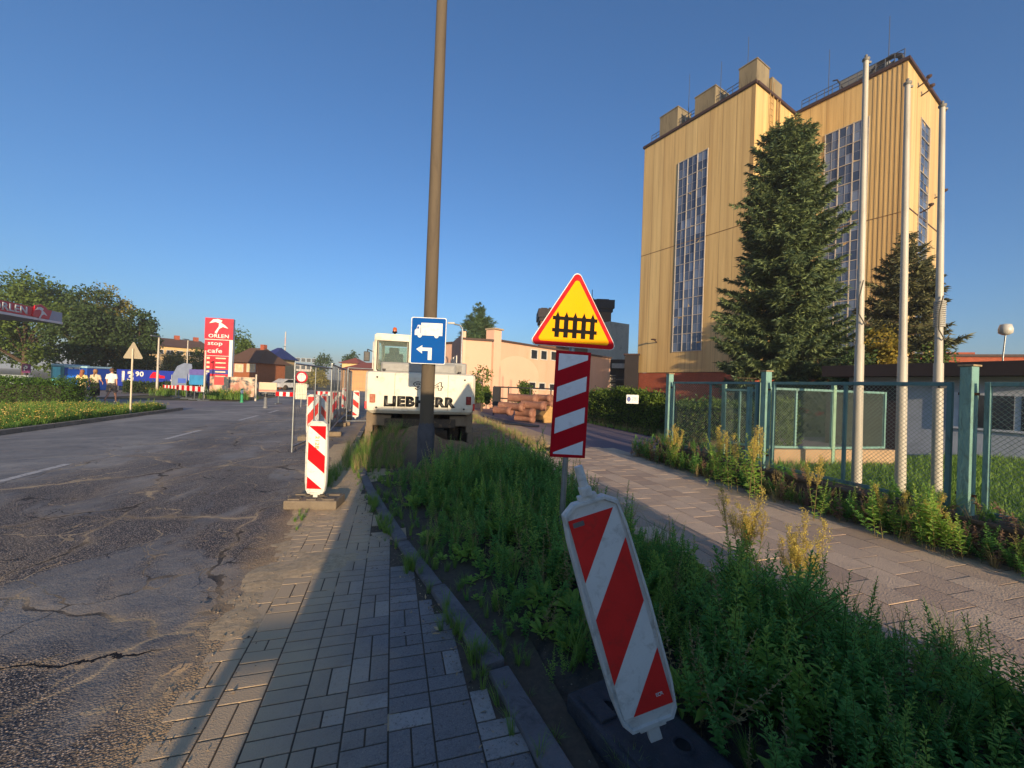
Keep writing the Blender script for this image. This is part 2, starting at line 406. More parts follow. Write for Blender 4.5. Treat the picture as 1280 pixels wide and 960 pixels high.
# lane dashes, worn
g = N('road_paint'); v = g.coord(); f = g.noise(v, 14, 6, .75)
g.base(g.mix(g.ramp(f, .52, .66), lin((196, 188, 178)), lin((96, 90, 90)))); g.b.inputs['Roughness'].default_value = .7
dash = MB()
for p0, p1 in (((-40, 612), (83, 580)), ((209, 549), (258, 538)), ((301, 525.5), (326, 519.5)), ((336, 516), (350, 513))):
    a0 = toAB(G(*p0))[0]; a1 = toAB(G(*p1))[0]
    dash.add([(-5.27, a0, .004), (-5.15, a0, .004), (-5.15, a1, .004), (-5.27, a1, .004)], [(0, 1, 2, 3)])
tag(dash.build('lane_marking', g.m, rot=ROAD_ROT), kind='structure')

# lay-by pavers: real blocks with chamfered edges
g = N('concrete_pavers'); v = g.coord(); xy = g.sep(v); at = g.n('Attribute', attribute_name='tint'); t = g.sep(at.outputs['Color'])[0]
col = g.mix(g.ramp(t, 0, .55), lin((84, 88, 98)), lin((116, 116, 122))); col = g.mix(g.ramp(t, .6, 1), col, lin((160, 156, 152)))
gr = g.noise(v, 130, 3, .8); col = g.mix(g.ramp(gr, .35, .75, 0, .55), col, lin((176, 164, 150))); col = g.mix(g.ramp(g.noise(v, 60, 4, .8), .54, .66, 0, .75), col, lin((54, 54, 62))); col = g.mix(g.ramp(g.noise(v, 5, 6, .75), .50, .68, 0, .5), col, lin((72, 72, 80))); col = g.mix(g.ramp(g.voro(v, 55), .10, .05, 0, .5), col, lin((190, 184, 176)))
dsh = g.math('ADD', g.math('ADD', xy[0], g.math('MULTIPLY', g.noise(v, 1.6, 6, .65), -.9)), g.ramp(xy[1], 3, 6.5, .0, -.55))
col = g.mix(g.ramp(dsh, -.35, -1.0, .1, .92), col, lin((196, 170, 134)))
g.base(col); g.b.inputs['Roughness'].default_value = .85; g.l(g.bump(g.noise(v, 120, 3), .7, .004), g.b.inputs['Normal'])
def blocks(name, cells, mat, ch=.0035, thick=.05, tiltz=.0005):
    """cells: (b, a, wb, wa, tint) -> chamfered blocks in one paving mesh"""
    C_ = np.array(cells); n = len(C_); gap = .0042
    wb = C_[:, 2] / 2 - gap; wa = C_[:, 3] / 2 - gap
    sx = np.array([-1, 1, 1, -1]); sy = np.array([-1, -1, 1, 1])
    z0 = rng.normal(0, tiltz, n); tx = rng.normal(0, .0028, n); ty = rng.normal(0, .0028, n)
    V = np.zeros((n, 12, 3))
    for lv, (inset, dz) in enumerate(((0, -thick), (0, -ch * .35), (ch, 0))):
        for i in range(4):
            x = sx[i] * (wb - inset); y = sy[i] * (wa - inset)
            V[:, lv * 4 + i] = np.stack([C_[:, 0] + x, C_[:, 1] + y, z0 + dz + tx * x + ty * y], 1)
    fs = [[8, 9, 10, 11]] + [[l * 4 + i, l * 4 + (i + 1) % 4, l * 4 + 4 + (i + 1) % 4, l * 4 + 4 + i] for l in (0, 1) for i in range(4)]
    Q = (np.arange(n)[:, None, None] * 12 + np.array(fs)[None]).reshape(-1, 4)
    o = link(name, np_mesh(name, V.reshape(-1, 3), Q, mat, tint=np.repeat(C_[:, 4], 12)), rot=ROAD_ROT); return tag(o, kind='structure')
cells = []
def paver_tint(bb, aa):
    t = rng.uniform(.15, .5)
    if bb > -.45 and aa < 2.5 + .1 * math.sin(bb * 9): t = rng.uniform(0, .12) if rng.random() < .78 else rng.uniform(.75, 1)
    elif rng.random() < .07: t = rng.uniform(.6, .85)
    return t
for i in range(9):
    b0 = -.96 + i * .2; a = -.6 + (i % 3) * .05
    while a < 10.4:
        if b0 + .1 < kerb_b(a) + .02:
            r_ = rng.random()
            if r_ < .55: cl_ = [(.1, .05, .2, .1), (.1, .15, .2, .1)]
            elif r_ < .84: cl_ = [(.05, .1, .1, .2), (.15, .1, .1, .2)]
            elif r_ < .87: cl_ = [(.1, .1, .2, .2)]
            else: cl_ = [(.05, .05, .1, .1), (.15, .05, .1, .1), (.1, .15, .2, .1)]
            for x_, y_, wx_, wy_ in cl_:
                if b0 + x_ + wx_ / 2 < kerb_b(a + y_) + .03: cells.append((b0 + x_, a + y_, wx_, wy_, paver_tint(b0 + x_, a + y_)))
        a += .2
blocks('pavement', cells, g.m)
# sand and dust lying over the paver edge and in the joints
g = N('sand'); v = g.coord(); f = g.noise(v, 25, 6, .7)
g.base(g.mix(g.ramp(f, .35, .7), lin((172, 148, 114)), lin((206, 180, 142)))); g.b.inputs['Roughness'].default_value = .95
g.l(g.bump(g.noise(v, 160, 3), .5, .003, g.bump(f, .5, .01)), g.b.inputs['Normal']); M_SAND = g.m
def sandz(b, a):
    e = np.exp(-((b + .95) / .13) ** 2) * .013 * np.clip(.55 + .6 * nz(b, a, 3, 19), .1, 1)
    mid = np.clip((a - 2.6) / 2.5, 0, 1) * np.exp(-((b + .75) / (.22 + .05 * a)) ** 2) * .014
    n = nz(b, a, 9, 1) * .004 + np.clip(nz(b, a, 2.5, 15) - .15, 0, 1) * .010 * np.clip((a - 2.2) / 1.5, 0, 1) + nz(b, a, 30, 2) * .002 + nz(b, a, 3, 5) * .003
    tyre = np.exp(-((b + .62) / .09) ** 2) * np.exp(-((a - 3.35) / .3) ** 2) * np.sin(a * 95 + 18 * b) * .004
    return -.0115 + e + mid + n + tyre + np.clip((a - 8.3) / 1.5, 0, 1) * .03
grid_sheet('sand_drift', 2.3, 3.7, 3.2, 9.6, .04, lambda b, a: -.012 + .012 * nz(b, a, 5, 70) + .006 * nz(b, a, 17, 71) + .022 * np.exp(-((b - edge_b(a) - .15) / .28) ** 2) * np.clip((a - 3.2) / 2, 0, 1) + .02 * np.clip((a - 7.5) / 2, 0, 1), M_SAND)
grid_sheet('sand_drift', -1.3, .2, .8, 10.6, .025, lambda b, a: sandz(b, a) - np.clip((-b - 1.05) / .2, 0, 1) * .02, M_SAND)
g = N('joint_soil'); v = g.coord(); g.base(g.mix(g.noise(v, 30, 4), lin((60, 52, 44)), lin((104, 90, 72)))); g.b.inputs['Roughness'].default_value = 1
sheet('paver_bed', [(-1, -.93), (10.5, -.93), (10.5, .9), (-1, .9)], -.0045, g.m)

# kerb stones along the curve
M_KERB = M('kerb_concrete', (112, 108, 108), .9, .25, 5, .6, 60, dirt=(50, 46, 42), dirtamt=.8)
kb = MB(); a = .2
while a < 34:
    a1 = a + .98; b0, b1 = float(kerb_b(a)), float(kerb_b(a1 - .012)); dz = random.uniform(-.012, .015)
    c = ((b0 + b1) / 2 + .06, (a + a1) / 2, -.045 + dz)
    kb.box(c, (.12, a1 - a - .012, .16), 0, math.atan2(-(b1 - b0), a1 - a), bev=.012); a = a1
tag(kb.build('kerb', M_KERB, rot=ROAD_ROT), kind='structure')
lk = MB(); a = -8
while a < 20.5: lk.box((-8.82, a + .5, .02), (.14, .985, .2), 0, 0, bev=.012); a += 1
tag(lk.build('far_kerb', M('kerb_light', (132, 124, 112), .9, .25, 5, .5, 60, dirt=(80, 72, 60)), rot=ROAD_ROT), kind='structure')

# soil of the verge
g = N('verge_soil'); v = g.coord(); xy = g.sep(v); f = g.noise(v, 9, 7, .7); f3 = g.noise(v, 45, 5, .7)
col = g.mix(g.ramp(f, .35, .65), lin((66, 60, 56)), lin((106, 92, 76))); col = g.mix(g.ramp(f3, .6, .7, 0, .7), col, lin((126, 110, 88)))
far = g.ramp(xy[1], 7.5, 9.5); col = g.mix(far, col, g.mix(g.ramp(f, .4, .6), lin((168, 138, 98)), lin((140, 112, 80))))
g.base(col); g.b.inputs['Roughness'].default_value = .97; g.l(g.bump(f3, .8, .02, g.bump(f, .8, .06)), g.b.inputs['Normal']); M_SOIL = g.m
def vz(b, a):
    bk = kerb_b(a) + .05; t = np.clip((b - bk) / .12, 0, 1)
    z = -.09 + t * (.07 + .02 * nz(b, a, 7, 3) + .012 * nz(b, a, 30, 4))
    z = z + .10 * np.clip((b - bk - .3) / 1.0, 0, 1) * np.clip((edge_b(a) + .1 - b) / .6, 0, 1) - .10 * np.clip((b - edge_b(a) - .12) / .3, 0, 1) * np.clip((9.8 - a) / .8, 0, 1)
    m_ = np.exp(-((a - 9.05) / .6) ** 2) * np.exp(-((b - .45) / 1.05) ** 2) * .46 * (1 + .3 * nz(b, a, 4, 8))
    trench = -np.clip((a - 10.0) / .6, 0, 1) * np.clip((b - bk) / .4, 0, 1) * .0
    return z + m_ + np.clip((a - 9.5) / 3, 0, 1) * .05 * nz(b, a, 3, 9) + trench
grid_sheet('verge', -1.0, 3.98, -.5, 30, .07, vz, M_SOIL)
# broken sandy strip between the verge and the footpath further on, with lumps
lump = []
def chunk_mesh(name, r, mat, seed, flat=.6):
    bm = bmesh.new(); bmesh.ops.create_icosphere(bm, subdivisions=2, radius=r); rr = random.Random(seed)
    off = [Vector((rr.uniform(-1, 1), rr.uniform(-1, 1), rr.uniform(-1, 1))).normalized() for _ in range(7)]; ds = [rr.uniform(.55, .85) * r for _ in range(7)]
    for v in bm.verts:
        for o, d in zip(off, ds):
            k = v.co.dot(o) - d
            if k > 0: v.co -= o * k
        v.co.z *= flat
    me = bpy.data.meshes.new(name); bm.to_mesh(me); bm.free(); me.materials.append(mat); return me
M_RUB = M('rubble', (150, 128, 100), .95, .25, 8, .5, 60, dirt=(100, 84, 66))
rub = [chunk_mesh('rubble_lump', 1, M_RUB, s) for s in range(5)]
for i in range(70):
    a = random.uniform(8.6, 15.5); b = 3.3 + random.gauss(0, .4) + (a - 9) * .05 - (a - 9) * .04
    s = random.uniform(.04, .17) * (1.2 if a < 12 else .9)
    o = link('rubble_lump', rub[i % 5]); o.location = AB(a, b, .03 + s * .15); o.scale = (s, s * random.uniform(.6, 1), s * random.uniform(.5, .9)); o.rotation_euler = (random.uniform(-.4, .4), random.uniform(-.4, .4), random.uniform(0, 6))
    tag(o, 'broken lump of concrete and dry earth in the dug-up strip beside the footpath', 'rubble', 'rubble along the dug-up footpath edge')

# footpath of square slabs
g = N('footpath_slabs'); v = g.coord(); at = g.n('Attribute', attribute_name='tint'); t = g.sep(at.outputs['Color'])[0]
col = g.mix(t, lin((182, 154, 130)), lin((222, 192, 160))); col = g.mix(g.ramp(g.noise(v, 1.7, 6, .7), .45, .7, 0, .5), col, lin((160, 138, 122)))
col = g.mix(g.ramp(g.noise(v, 90, 3, .8), .5, .7, 0, .45), col, lin((112, 98, 92)))
col = g.mix(g.ramp(g.noise(v, 3.3, 7, .75), .62, .72, 0, .6), col, lin((196, 170, 136)))
xy = g.sep(v); col = g.mix(g.ramp(xy[1], 8.5, 12, 0, .75), col, lin((174, 142, 112)))
g.base(col); g.b.inputs['Roughness'].default_value = .9; g.l(g.bump(g.voro(v, 70), .5, .004), g.b.inputs['Normal'])
cells = []
for i in range(9):
    a = -.5 + (i % 2) * .175
    while a < (7.6 + i * .35 if i < 3 else 9.6 + (2 if i < 6 else 0)):
        cells.append((2.71 + i * .35 + .175, a + .175, .35, .35, rng.uniform(0, 1))); a += .35
blocks('footpath', cells, g.m, .003, .05, .0007)
sheet('footpath_bed', [(-.5, 2.7), (8.4, 2.7), (9.2, 3.7), (30, 3.7), (30, 5.0), (7.9, 5.0), (8.3, 5.95), (-.5, 5.95)], -.0048, M('path_bed', (112, 96, 80), .95, .3, 20, .4, 80))
cells = []
for i in range(4):
    a = 9.7 + (i % 2) * .175 + (2 if i < 3 else 0)
    while a < 32: cells.append((3.75 + i * .31 + .175, a + .175, .31, .35, rng.uniform(0, 1))); a += .35
blocks('footpath', cells, g.m, .003, .05, .0007)
# left side: grass strip ground, pavement
sheet('far_pavement', [(-12, -13.8), (20.5, -13.8), (20.5, -17), (-12, -17)], .0, M('far_paving', (134, 122, 116), .9, .15, 2, .3, 30))
sheet('grass_soil', [(-12, -8.9), (20.4, -8.9), (20.4, -13.8), (-12, -13.8)], .03, M('grass_ground', (82, 82, 44), .95, .3, 2, .6, 40))
sheet('forecourt', [(-12, -17), (60, -17), (60, -70), (-12, -70)], -.03, M('forecourt_paving', (120, 112, 110), .9, .15, 1))
# pebbles and litter over the dirt beside the kerb: countless, one object
V = []; Q = []; o_ = 0; Tn = []
ico = np.array([[1, 0, 0], [-1, 0, 0], [0, 1, 0], [0, -1, 0], [0, 0, .6], [0, 0, -.6]]); tri = np.array([[0, 2, 4], [2, 1, 4], [1, 3, 4], [3, 0, 4], [2, 0, 5], [1, 2, 5], [3, 1, 5], [0, 3, 5]])
for i in range(2600):
    u = rng.random()
    if u < .55: a = rng.uniform(.8, 8); b = kerb_b(a) + rng.uniform(-.06, .5); z = float(vz(b, a)) + .004
    elif u < .75: a = rng.uniform(.8, 7); b = kerb_b(a) - abs(rng.normal(0, .12)); z = .002
    else: a = rng.uniform(.8, 7); b = -.95 + rng.normal(0, .12); z = .004
    s = min(.011, rng.lognormal(-5.5, .45)); yw = rng.uniform(0, 6.28); Rm = np.array([[math.cos(yw), -math.sin(yw), 0], [math.sin(yw), math.cos(yw), 0], [0, 0, 1]])
    V.append((ico * [s, s * rng.uniform(.5, 1), s]) @ Rm.T + [b, a, z]); Q.append(tri + o_); o_ += 6; Tn.append(np.full(6, rng.random()))
g = N('pebbles'); at = g.n('Attribute', attribute_name='tint'); t = g.sep(at.outputs['Color'])[0]
g.base(g.mix(t, lin((50, 46, 44)), lin((160, 144, 124)))); g.b.inputs['Roughness'].default_value = .9
o = link('gravel', np_mesh('gravel', np.concatenate(V), np.concatenate(Q), g.m, tint=np.concatenate(Tn)), rot=ROAD_ROT); tag(o, 'loose grit and small stones along the kerb', 'gravel', kind='stuff')

n = 2600; a = rng.uniform(.8, 8.5, n); b = kerb_b(a) + np.where(rng.random(n) < .7, np.abs(rng.normal(.12, .16, n)), -np.abs(rng.normal(0, .14, n))); z = np.where(b > kerb_b(a) + .1, vz(b, a) + .006, .006)
L_ = rng.lognormal(-4.3, .5, n); V, Q = cards(np.stack([b, a, z], 1), np.stack([rng.normal(0, 1, n), rng.normal(0, 1, n), rng.normal(.1, .25, n)], 1), L_, L_ * .35)
g = N('leaf_litter'); at = g.n('Attribute', attribute_name='tint'); t = g.sep(at.outputs['Color'])[0]; g.base(g.mix(t, lin((70, 56, 44)), lin((190, 166, 128)))); g.b.inputs['Roughness'].default_value = .9
o = link('leaf_litter', np_mesh('leaf_litter', V, Q, g.m, tint=np.repeat(rng.random(n), 4)), rot=ROAD_ROT); tag(o, 'dry leaf and straw litter along the kerb', 'litter', kind='stuff')
# ================================================================== NEAR OBJECTS
def sign_red(name, c, rough=.4):
    return M(name, c, .6, .06, 4, dirt=tuple(int(x * .6) for x in c), dirtamt=.25, spec=.12)
RED = sign_red('reflective_red', (196, 16, 26)); RED2 = M('faded_red', (220, 52, 46), .6, .10, 7, dirt=(150, 60, 50), dirtamt=.5, spec=.12)
WHITE = M('sign_white', (218, 218, 212), .6, .05, 6, dirt=(150, 144, 130), dirtamt=.65, spec=.15)
PLAST = M('white_plastic', (206, 204, 196), .5, .06, 5, dirt=(132, 124, 108), dirtamt=.7)
YEL = M('sign_yellow', (240, 168, 10), .65, .03, 3, dirt=(196, 136, 20), dirtamt=.2, spec=.08)
BLACK = M('sign_black', (20, 20, 20), .7, .1, spec=.1)
BLUE = M('sign_blue', (0, 76, 150), .65, .05, 3, dirt=(0, 60, 120), dirtamt=.3, spec=.1)
GALV = M('galvanised_steel', (138, 142, 144), .42, .12, 12, metal=.7, dirt=(90, 90, 88), dirtamt=.5)
RUBBER = M('recycled_rubber', (56, 56, 62), .75, .3, 9, .6, 50, dirt=(84, 78, 70), dirtamt=.55)
CONC = M('concrete', (136, 126, 110), .9, .15, 3, .4, 50, dirt=(80, 72, 62), dirtamt=.6, stretch=(1, 1, .25))
STEEL_D = M('dark_steel', (40, 40, 42), .5, .2, 6, dirt=(90, 60, 40), dirtamt=.4)
CABW = M('machine_white', (212, 205, 188), .5, .06, 1.6, dirt=(150, 130, 98), dirtamt=.6, spec=.3)

def beacon_root(name, label, loc, rz=0, rot=None, group='red and white striped warning beacons'):
    return thing(name, label, 'beacon', loc, rz, group, rot)
def beacon_board(root, H=.98, Wd=.25, lean='/', z0=.12, faded=False, handle=True, logo=False, tagm=False, mark=None):
    """striped plastic board, its frame, neck, foot; local front faces -y"""
    w2 = Wd / 2; zb, zt = z0, z0 + H
    out_ = [(-w2 * .74, zb - .028), (w2 * .74, zb - .028), (w2 - .006, zb + .012), (w2 + .008, zb + .12), (w2 + .014, (zb + zt) / 2), (w2 + .008, zt - .12), (w2 - .004, zt - .008), (w2 * .55, zt + .028), (-w2 * .55, zt + .028), (-w2 + .004, zt - .008), (-w2 - .008, zt - .12), (-w2 - .014, (zb + zt) / 2), (-w2 - .008, zb + .12), (-w2 + .006, zb + .012)]
    mb = MB(); mb.prism(out_, -.014, .020)
    # raised rim round the face
    ins = [(x * .90, zb + .03 + (z - zb) * (H - .06) / H) for x, z in out_]
    n = len(out_); vs = [(x, -.014, z) for x, z in out_] + [(x * .97, -.026, (z - (zb + zt) / 2) * .992 + (zb + zt) / 2) for x, z in out_] + [(x * .91, -.026, (z - (zb + zt) / 2) * .968 + (zb + zt) / 2) for x, z in out_] + [(x * .89, -.0145, (z - (zb + zt) / 2) * .96 + (zb + zt) / 2) for x, z in out_]
    for l in range(3): mb.add(vs, [(l * n + i, l * n + (i + 1) % n, (l + 1) * n + (i + 1) % n, (l + 1) * n + i) for i in range(n)])
    b = mb.build('board', PLAST, root)
    f = MB(); fx, fz0, fz1 = w2 * .86, zb + .035, zt - .035
    f.prism([(-fx, fz0), (fx, fz0), (fx, fz1), (-fx, fz1)], -.0165, -.013, 0)
    k = 1.30 if lean == '/' else -.80
    if lean == '/': bands = [(fz0 - fx * k - 1, fz0 - fx * k + .235), ((fz0 + fz1) / 2 - .135, (fz0 + fz1) / 2 + .145), (fz1 + fx * k - .27, fz1 + 9)]
    else: bands = [(fz0 - fx * .8 - 1, fz0 + fx * .8 - .02), ((fz0 + fz1) / 2 - .115, (fz0 + fz1) / 2 + .105), (fz1 - fx * .8 + .00, fz1 + 9)]
    stripes(f, (-fx, fz0, fx, fz1), k, bands, -.0185, -.0164, 1)
    f.build('striped_face', [WHITE, RED2 if faded else RED], b)
    nk = MB(); nk.box((0, 0, zb - .06), (.055, .03, .07), bev=.005); nk.box((0, -.004, zb - .03), (.12, .03, .02), bev=.004); nk.build('foot_spigot', PLAST, root)
    if handle:
        hd = MB(); hd.box((0, 0, zt + .035), (.085, .04, .03), bev=.006); hd.box((0, -.002, zt + .062), (.05, .05, .045), bev=.008); hd.tube((0, 0, zt + .07), (0, 0, zt + .175), .0215, .0195, 14); hd.build('handle', PLAST, root)
    return b
# the leaning one in front
bb = P(812, 897, 1.72); tp = P(727, 598, 1.76)
zax = (tp - bb).normalized(); xax = Vector((1, .10, 0)); xax = (xax - zax * xax.dot(zax)).normalized(); yax = zax.cross(xax)
Rm = Matrix((xax, yax, zax)).transposed()
lb = beacon_root('warning_beacon', 'large warning beacon with a white rim leaning to the left over the weeds in front', bb - zax * .115, rot=Rm.to_euler())
b_ = beacon_board(lb, H=.93, Wd=.262, z0=.12, faded=True)
st = MB(); st.prism(rrect(.05, .021, .003, -.072, .99), -.0195, -.0184); st.build('sticker', M('grey_sticker', (120, 116, 112), .4, .1, 40, metal=.3), b_)
mk = link('maker_mark', text_mesh('E R', .034, .014, WHITE, -.0195, .0006, .01, .066, .208), b_)
ck = MB(); ck.lathe([(.0075, 0), (.0075, .001), (.0045, .001), (.0045, 0)], (0.066, -.0196, .207), 16, axis='Y'); ck.build('maker_ring', WHITE, b_)
# its recycled plate, half sunk in the dirt
def base_plate(loc, rz, label, mat, L=.8, Wd=.4, Hh=.11):
    t = thing('beacon_foot', label, 'beacon foot', loc, rz, 'rubber feet of the warning beacons')
    mb = MB(); mb.box((0, 0, Hh / 2), (L, Wd, Hh), bev=.018)
    for sx in (-1, 1):
        for sy in (-1, 1): mb.box((sx * L * .33, sy * Wd * .3, Hh + .005), (L * .22, Wd * .22, .016), bev=.004)
    mb.box((0, -Wd * .36, Hh + .004), (L * .18, Wd * .12, .016), bev=.004)
    for x, y, r in ((.06, .08, .032), (.16, -.06, .034), (-.14, .07, .03), (-.24, -.07, .032)):
        mb.lathe([(r, Hh - .005), (r + .006, Hh + .010), (r + .012, Hh + .010), (r + .016, Hh - .004)], (x * L / .8, y * Wd / .4, 0), 18)
    for x, y, r in ((.06, .08, .031), (.16, -.06, .033), (-.14, .07, .029), (-.24, -.07, .031)): mb.lathe([(r, Hh + .006), (r * .92, Hh + .002), (0.001, Hh + .0015)], (x * L / .8, y * Wd / .4, 0), 18, 1)
    mb.build('foot_body', [mat, M('hole_dark', (14, 14, 15), .9, .1)], t); return t
bpt = G(832, 938, .10)
base_plate(Vector((bb.x + .05, bb.y + .02, -.03)), math.radians(-62), 'black rubber foot plate with round sockets under the leaning front beacon', RUBBER)

# railway crossing warning sign: post, triangle, countdown plate
Y0 = 3.6; pt = P(706, 603, Y0)
rs = thing('crossing_sign', 'yellow triangular level crossing sign above a red and white countdown plate on a steel post', 'road sign', (0, 0, 0), 0)
top = P(722, 345, Y0 + .04); bot = P(704, 640, Y0); dr = (top - bot).normalized(); base = bot - dr * (bot.z + .1) / dr.z
axz = dr; axx = Vector((1, .10, 0)); axx = (axx - axz * axx.dot(axz)).normalized(); R_ = Matrix((axx, axz.cross(axx), axz)).transposed()
rs.location = base; rs.rotation_euler = R_.to_euler()
def loc_z(px, py): return (P(px, py, Y0) - base).dot(axz)
zb_ = loc_z(716, 434); zt_ = loc_z(717, 337)
ps = MB(); ps.tube((0, .035, 0), (0, .035, zt_ - .12), .026, .026, 14); ps.build('post', GALV, rs)
ht = zt_ - zb_; side = ht / .866 * 1.03
def tri_round(s, r, cz, n=7):
    c = [(0, s / math.sqrt(3) - 2 * r), ((s / 2 - r * math.sqrt(3)), -s / (2 * math.sqrt(3)) + r), (-(s / 2 - r * math.sqrt(3)), -s / (2 * math.sqrt(3)) + r)]
    out = []
    for (x, z), a0 in ((c[2], 150), (c[1], 270), (c[0], 30)):
        for i in range(n + 1):
            a = math.radians(a0 + 120 * i / n); out.append((x + r * math.cos(a), z + r * math.sin(a) + cz))
    return out
cz = zb_ + side / (2 * math.sqrt(3)) - .0
tb = MB(); tb.prism(tri_round(side, .042, cz), -.004, .004); tb.add([], []);
tb.build('plate_back', GALV, rs)
t1 = MB(); t1.prism(tri_round(side * .995, .041, cz), -.0065, -.0041, 0); t1.prism(tri_round(side * .975, .039, cz), -.0085, -.0064, 1); t1.prism(tri_round(side * .825, .026, cz), -.0105, -.0084, 2)
tf = t1.build('triangle', [WHITE, RED, YEL], rs)
fn = MB(); u = side / .757
zr = cz - .107 * u
for i in range(5):
    x = (-.148 + i * .074) * u; h0, h1 = zr - .036 * u, zr + .178 * u
    w_ = .019 * u; fn.prism([(x - w_, h0), (x + w_, h0), (x + w_, h1 - .048 * u), (x, h1), (x - w_, h1 - .048 * u)], -.0125, -.0104)
for zc in (zr + .022 * u, zr + .122 * u): fn.prism([(-.188 * u, zc - .0145 * u), (.188 * u, zc - .0145 * u), (.188 * u, zc + .0145 * u), (-.188 * u, zc + .0145 * u)], -.0138, -.0124)
fn.build('gate_symbol', BLACK, tf)
pz0, pz1 = loc_z(709, 572), loc_z(717, 438) - .006
cp = MB(); cp.prism([(-.155, pz0), (.168, pz0), (.168, pz1), (-.155, pz1)], -.006, .004, 0)
cp.prism([(-.150, pz0 + .005), (.163, pz0 + .005), (.163, pz1 - .005), (-.150, pz1 - .005)], -.0085, -.0059, 0)
pf = cp.build('countdown_plate', [sign_red('plate_red', (168, 8, 26))], rs)
cw = MB(); H_ = pz1 - pz0; zz = pz0 + .028
WH2 = M('plate_white', (206, 210, 216), .4, .05, 4, dirt=(150, 150, 150), dirtamt=.4)
for lo, hi in ((-9, .10), (.273, .419), (.57, .71), (.864, 9)):
    p = clip(clip([(-.128, pz0 + .028), (.140, pz0 + .028), (.140, pz1 - .028), (-.128, pz1 - .028)], -.42, 1, pz0 + hi * H_ if hi < 5 else 99), .42, -1, -(pz0 + lo * H_) if lo > -5 else 99)
    if len(p) > 2: cw.prism(p, -.0105, -.0084)
cw.build('white_bars', WH2, pf)
for z in (pz0 + .12, pz1 - .12, zb_ + .08, zt_ - .28): cl = MB(); cl.box((0, .03, z), (.07, .07, .03), bev=.004); cl.build('clamp', GALV, rs)

# tall concrete lamp column with the truck route sign
Yp = 7.05; pb = P(531, 585, Yp); 
lp = thing('lamp_column', 'tall grey concrete lamp column standing in the weeds behind the truck sign', 'lamp column', (pb.x, pb.y, 0))
PCONC = M('column_concrete', (94, 82, 66), .9, .16, 2.5, .5, 30, dirt=(62, 54, 48), dirtamt=.6, stretch=(1, 1, .2))
c1 = MB(); c1.lathe([(.121, .85), (.118, 2), (.104, 5), (.090, 9), (.086, 11.2), (.001, 11.2)], (0, 0, 0), 24); c1.build('shaft', PCONC, lp)
c2 = MB(); c2.lathe([(.150, -.1), (.150, .62), (.155, .70), (.150, .78), (.122, .90)], (0, 0, 0), 10); c2.build('base_sleeve', M('sleeve_concrete', (82, 80, 84), .9, .25, 5, .6, 40, dirt=(50, 48, 48), dirtamt=.6), lp)
c3 = MB(); c3.tube((0, 0, 11.1), (-1.4, .2, 11.7), .05, .04, 10); c3.box((-1.8, .25, 11.75), (.8, .3, .16), bev=.04); c3.build('lamp_head', GALV, lp)
sc_ = P(535.5, 426, Yp - .17)
ts = thing('truck_route_sign', 'blue sign with a white truck and a left arrow fixed to the lamp column', 'road sign', sc_, math.radians(3))
s0 = MB(); s0.prism(rrect(.60, .80, .03), -.002, .004); s0.build('plate', [GALV], ts)
s1 = MB(); s1.prism(rrect(.60, .80, .03), -.005, -.0021, 0); s1.prism(rrect(.575, .775, .025), -.0075, -.0049, 1); fc = s1.build('face', [WHITE, BLUE], ts)
tk = MB(); zc = .175
tk.prism([(-.13, zc - .06), (.235, zc - .06), (.235, zc + .13), (-.13, zc + .13)], -.0095, -.0074)
tk.prism([(-.235, zc - .085), (-.14, zc - .085), (-.14, zc + .09), (-.185, zc + .09), (-.21, zc + .02), (-.235, zc + .0)], -.0095, -.0074)
tk.prism([(-.145, zc - .085), (.235, zc - .085), (.235, zc - .055), (-.145, zc - .055)], -.0096, -.0074)
for x in (-.15, .135): tk.prism([(x + .036 * math.cos(a), zc - .09 + .036 * math.sin(a)) for a in [2 * PI * i / 16 for i in range(16)]], -.0100, -.0074)
tk.build('truck_symbol', WHITE, fc)
gl = MB(); gl.prism([(-.205, zc + .025), (-.165, zc + .025), (-.165, zc + .065), (-.185, zc + .065)], -.0103, -.0094); gl.build('cab_window_mark', BLUE, tk and fc)
ar = MB(); za = -.18
ar.prism([(-.20, za + .03), (-.10, za - .045), (-.10, za + .005), (.06, za + .005), (.06, za + .06), (-.10, za + .06), (-.10, za + .10)][::1], -.0095, -.0074)
ar.prism([(.0, za - .15), (.065, za - .15), (.065, za + .055), (.05, za + .06), (.0, za + .0049)], -.0096, -.0074)
ar.build('arrow_symbol', WHITE, fc)
for z in (.28, -.28): bk = MB(); bk.box((0, .03, z), (.30, .03, .04)); bk.lathe([(.128, z - .02), (.128, z + .02)], (0, .17, 0), 20); bk.build('bracket', GALV, ts)

# near beacon at the road edge on its foot
def small_beacon(px, py, label, H=.93, lean='\\', Wd=.25, rz=0, foot=True, fl=None, faded=False, z=None):
    g_ = G(px, py); t = beacon_root('warning_beacon', label, (g_.x, g_.y, .0), rz); beacon_board(t, H, Wd, lean, .18, faded, handle=False)
    if foot: base_plate((g_.x, g_.y, 0), rz + .1, fl, M('dusty_foot', (118, 106, 90), .95, .15, 8, .4, 60, dirt=(80, 66, 50)), .62, .36, .11)
    return t
nb = small_beacon(394, 632, 'striped warning beacon with a yellow stamp at the road edge on a sandy foot', H=.86, fl='sandy brown foot block under the stamped beacon at the road edge')
link('stamp', text_mesh('2128', .16, .05, M('stamp_yellow', (190, 150, 20), .5, .1), 0, .0008, .01, 0, 0), nb, (0.005, -.0172, .80), (0, PI / 2, 0))
small_beacon(390, 550, 'dusty striped beacon with stripes rising right, just behind the stamped beacon', H=.98, lean='/', rz=.15, faded=True, fl='sandy foot block of the dusty beacon behind the stamped one', Wd=.3)
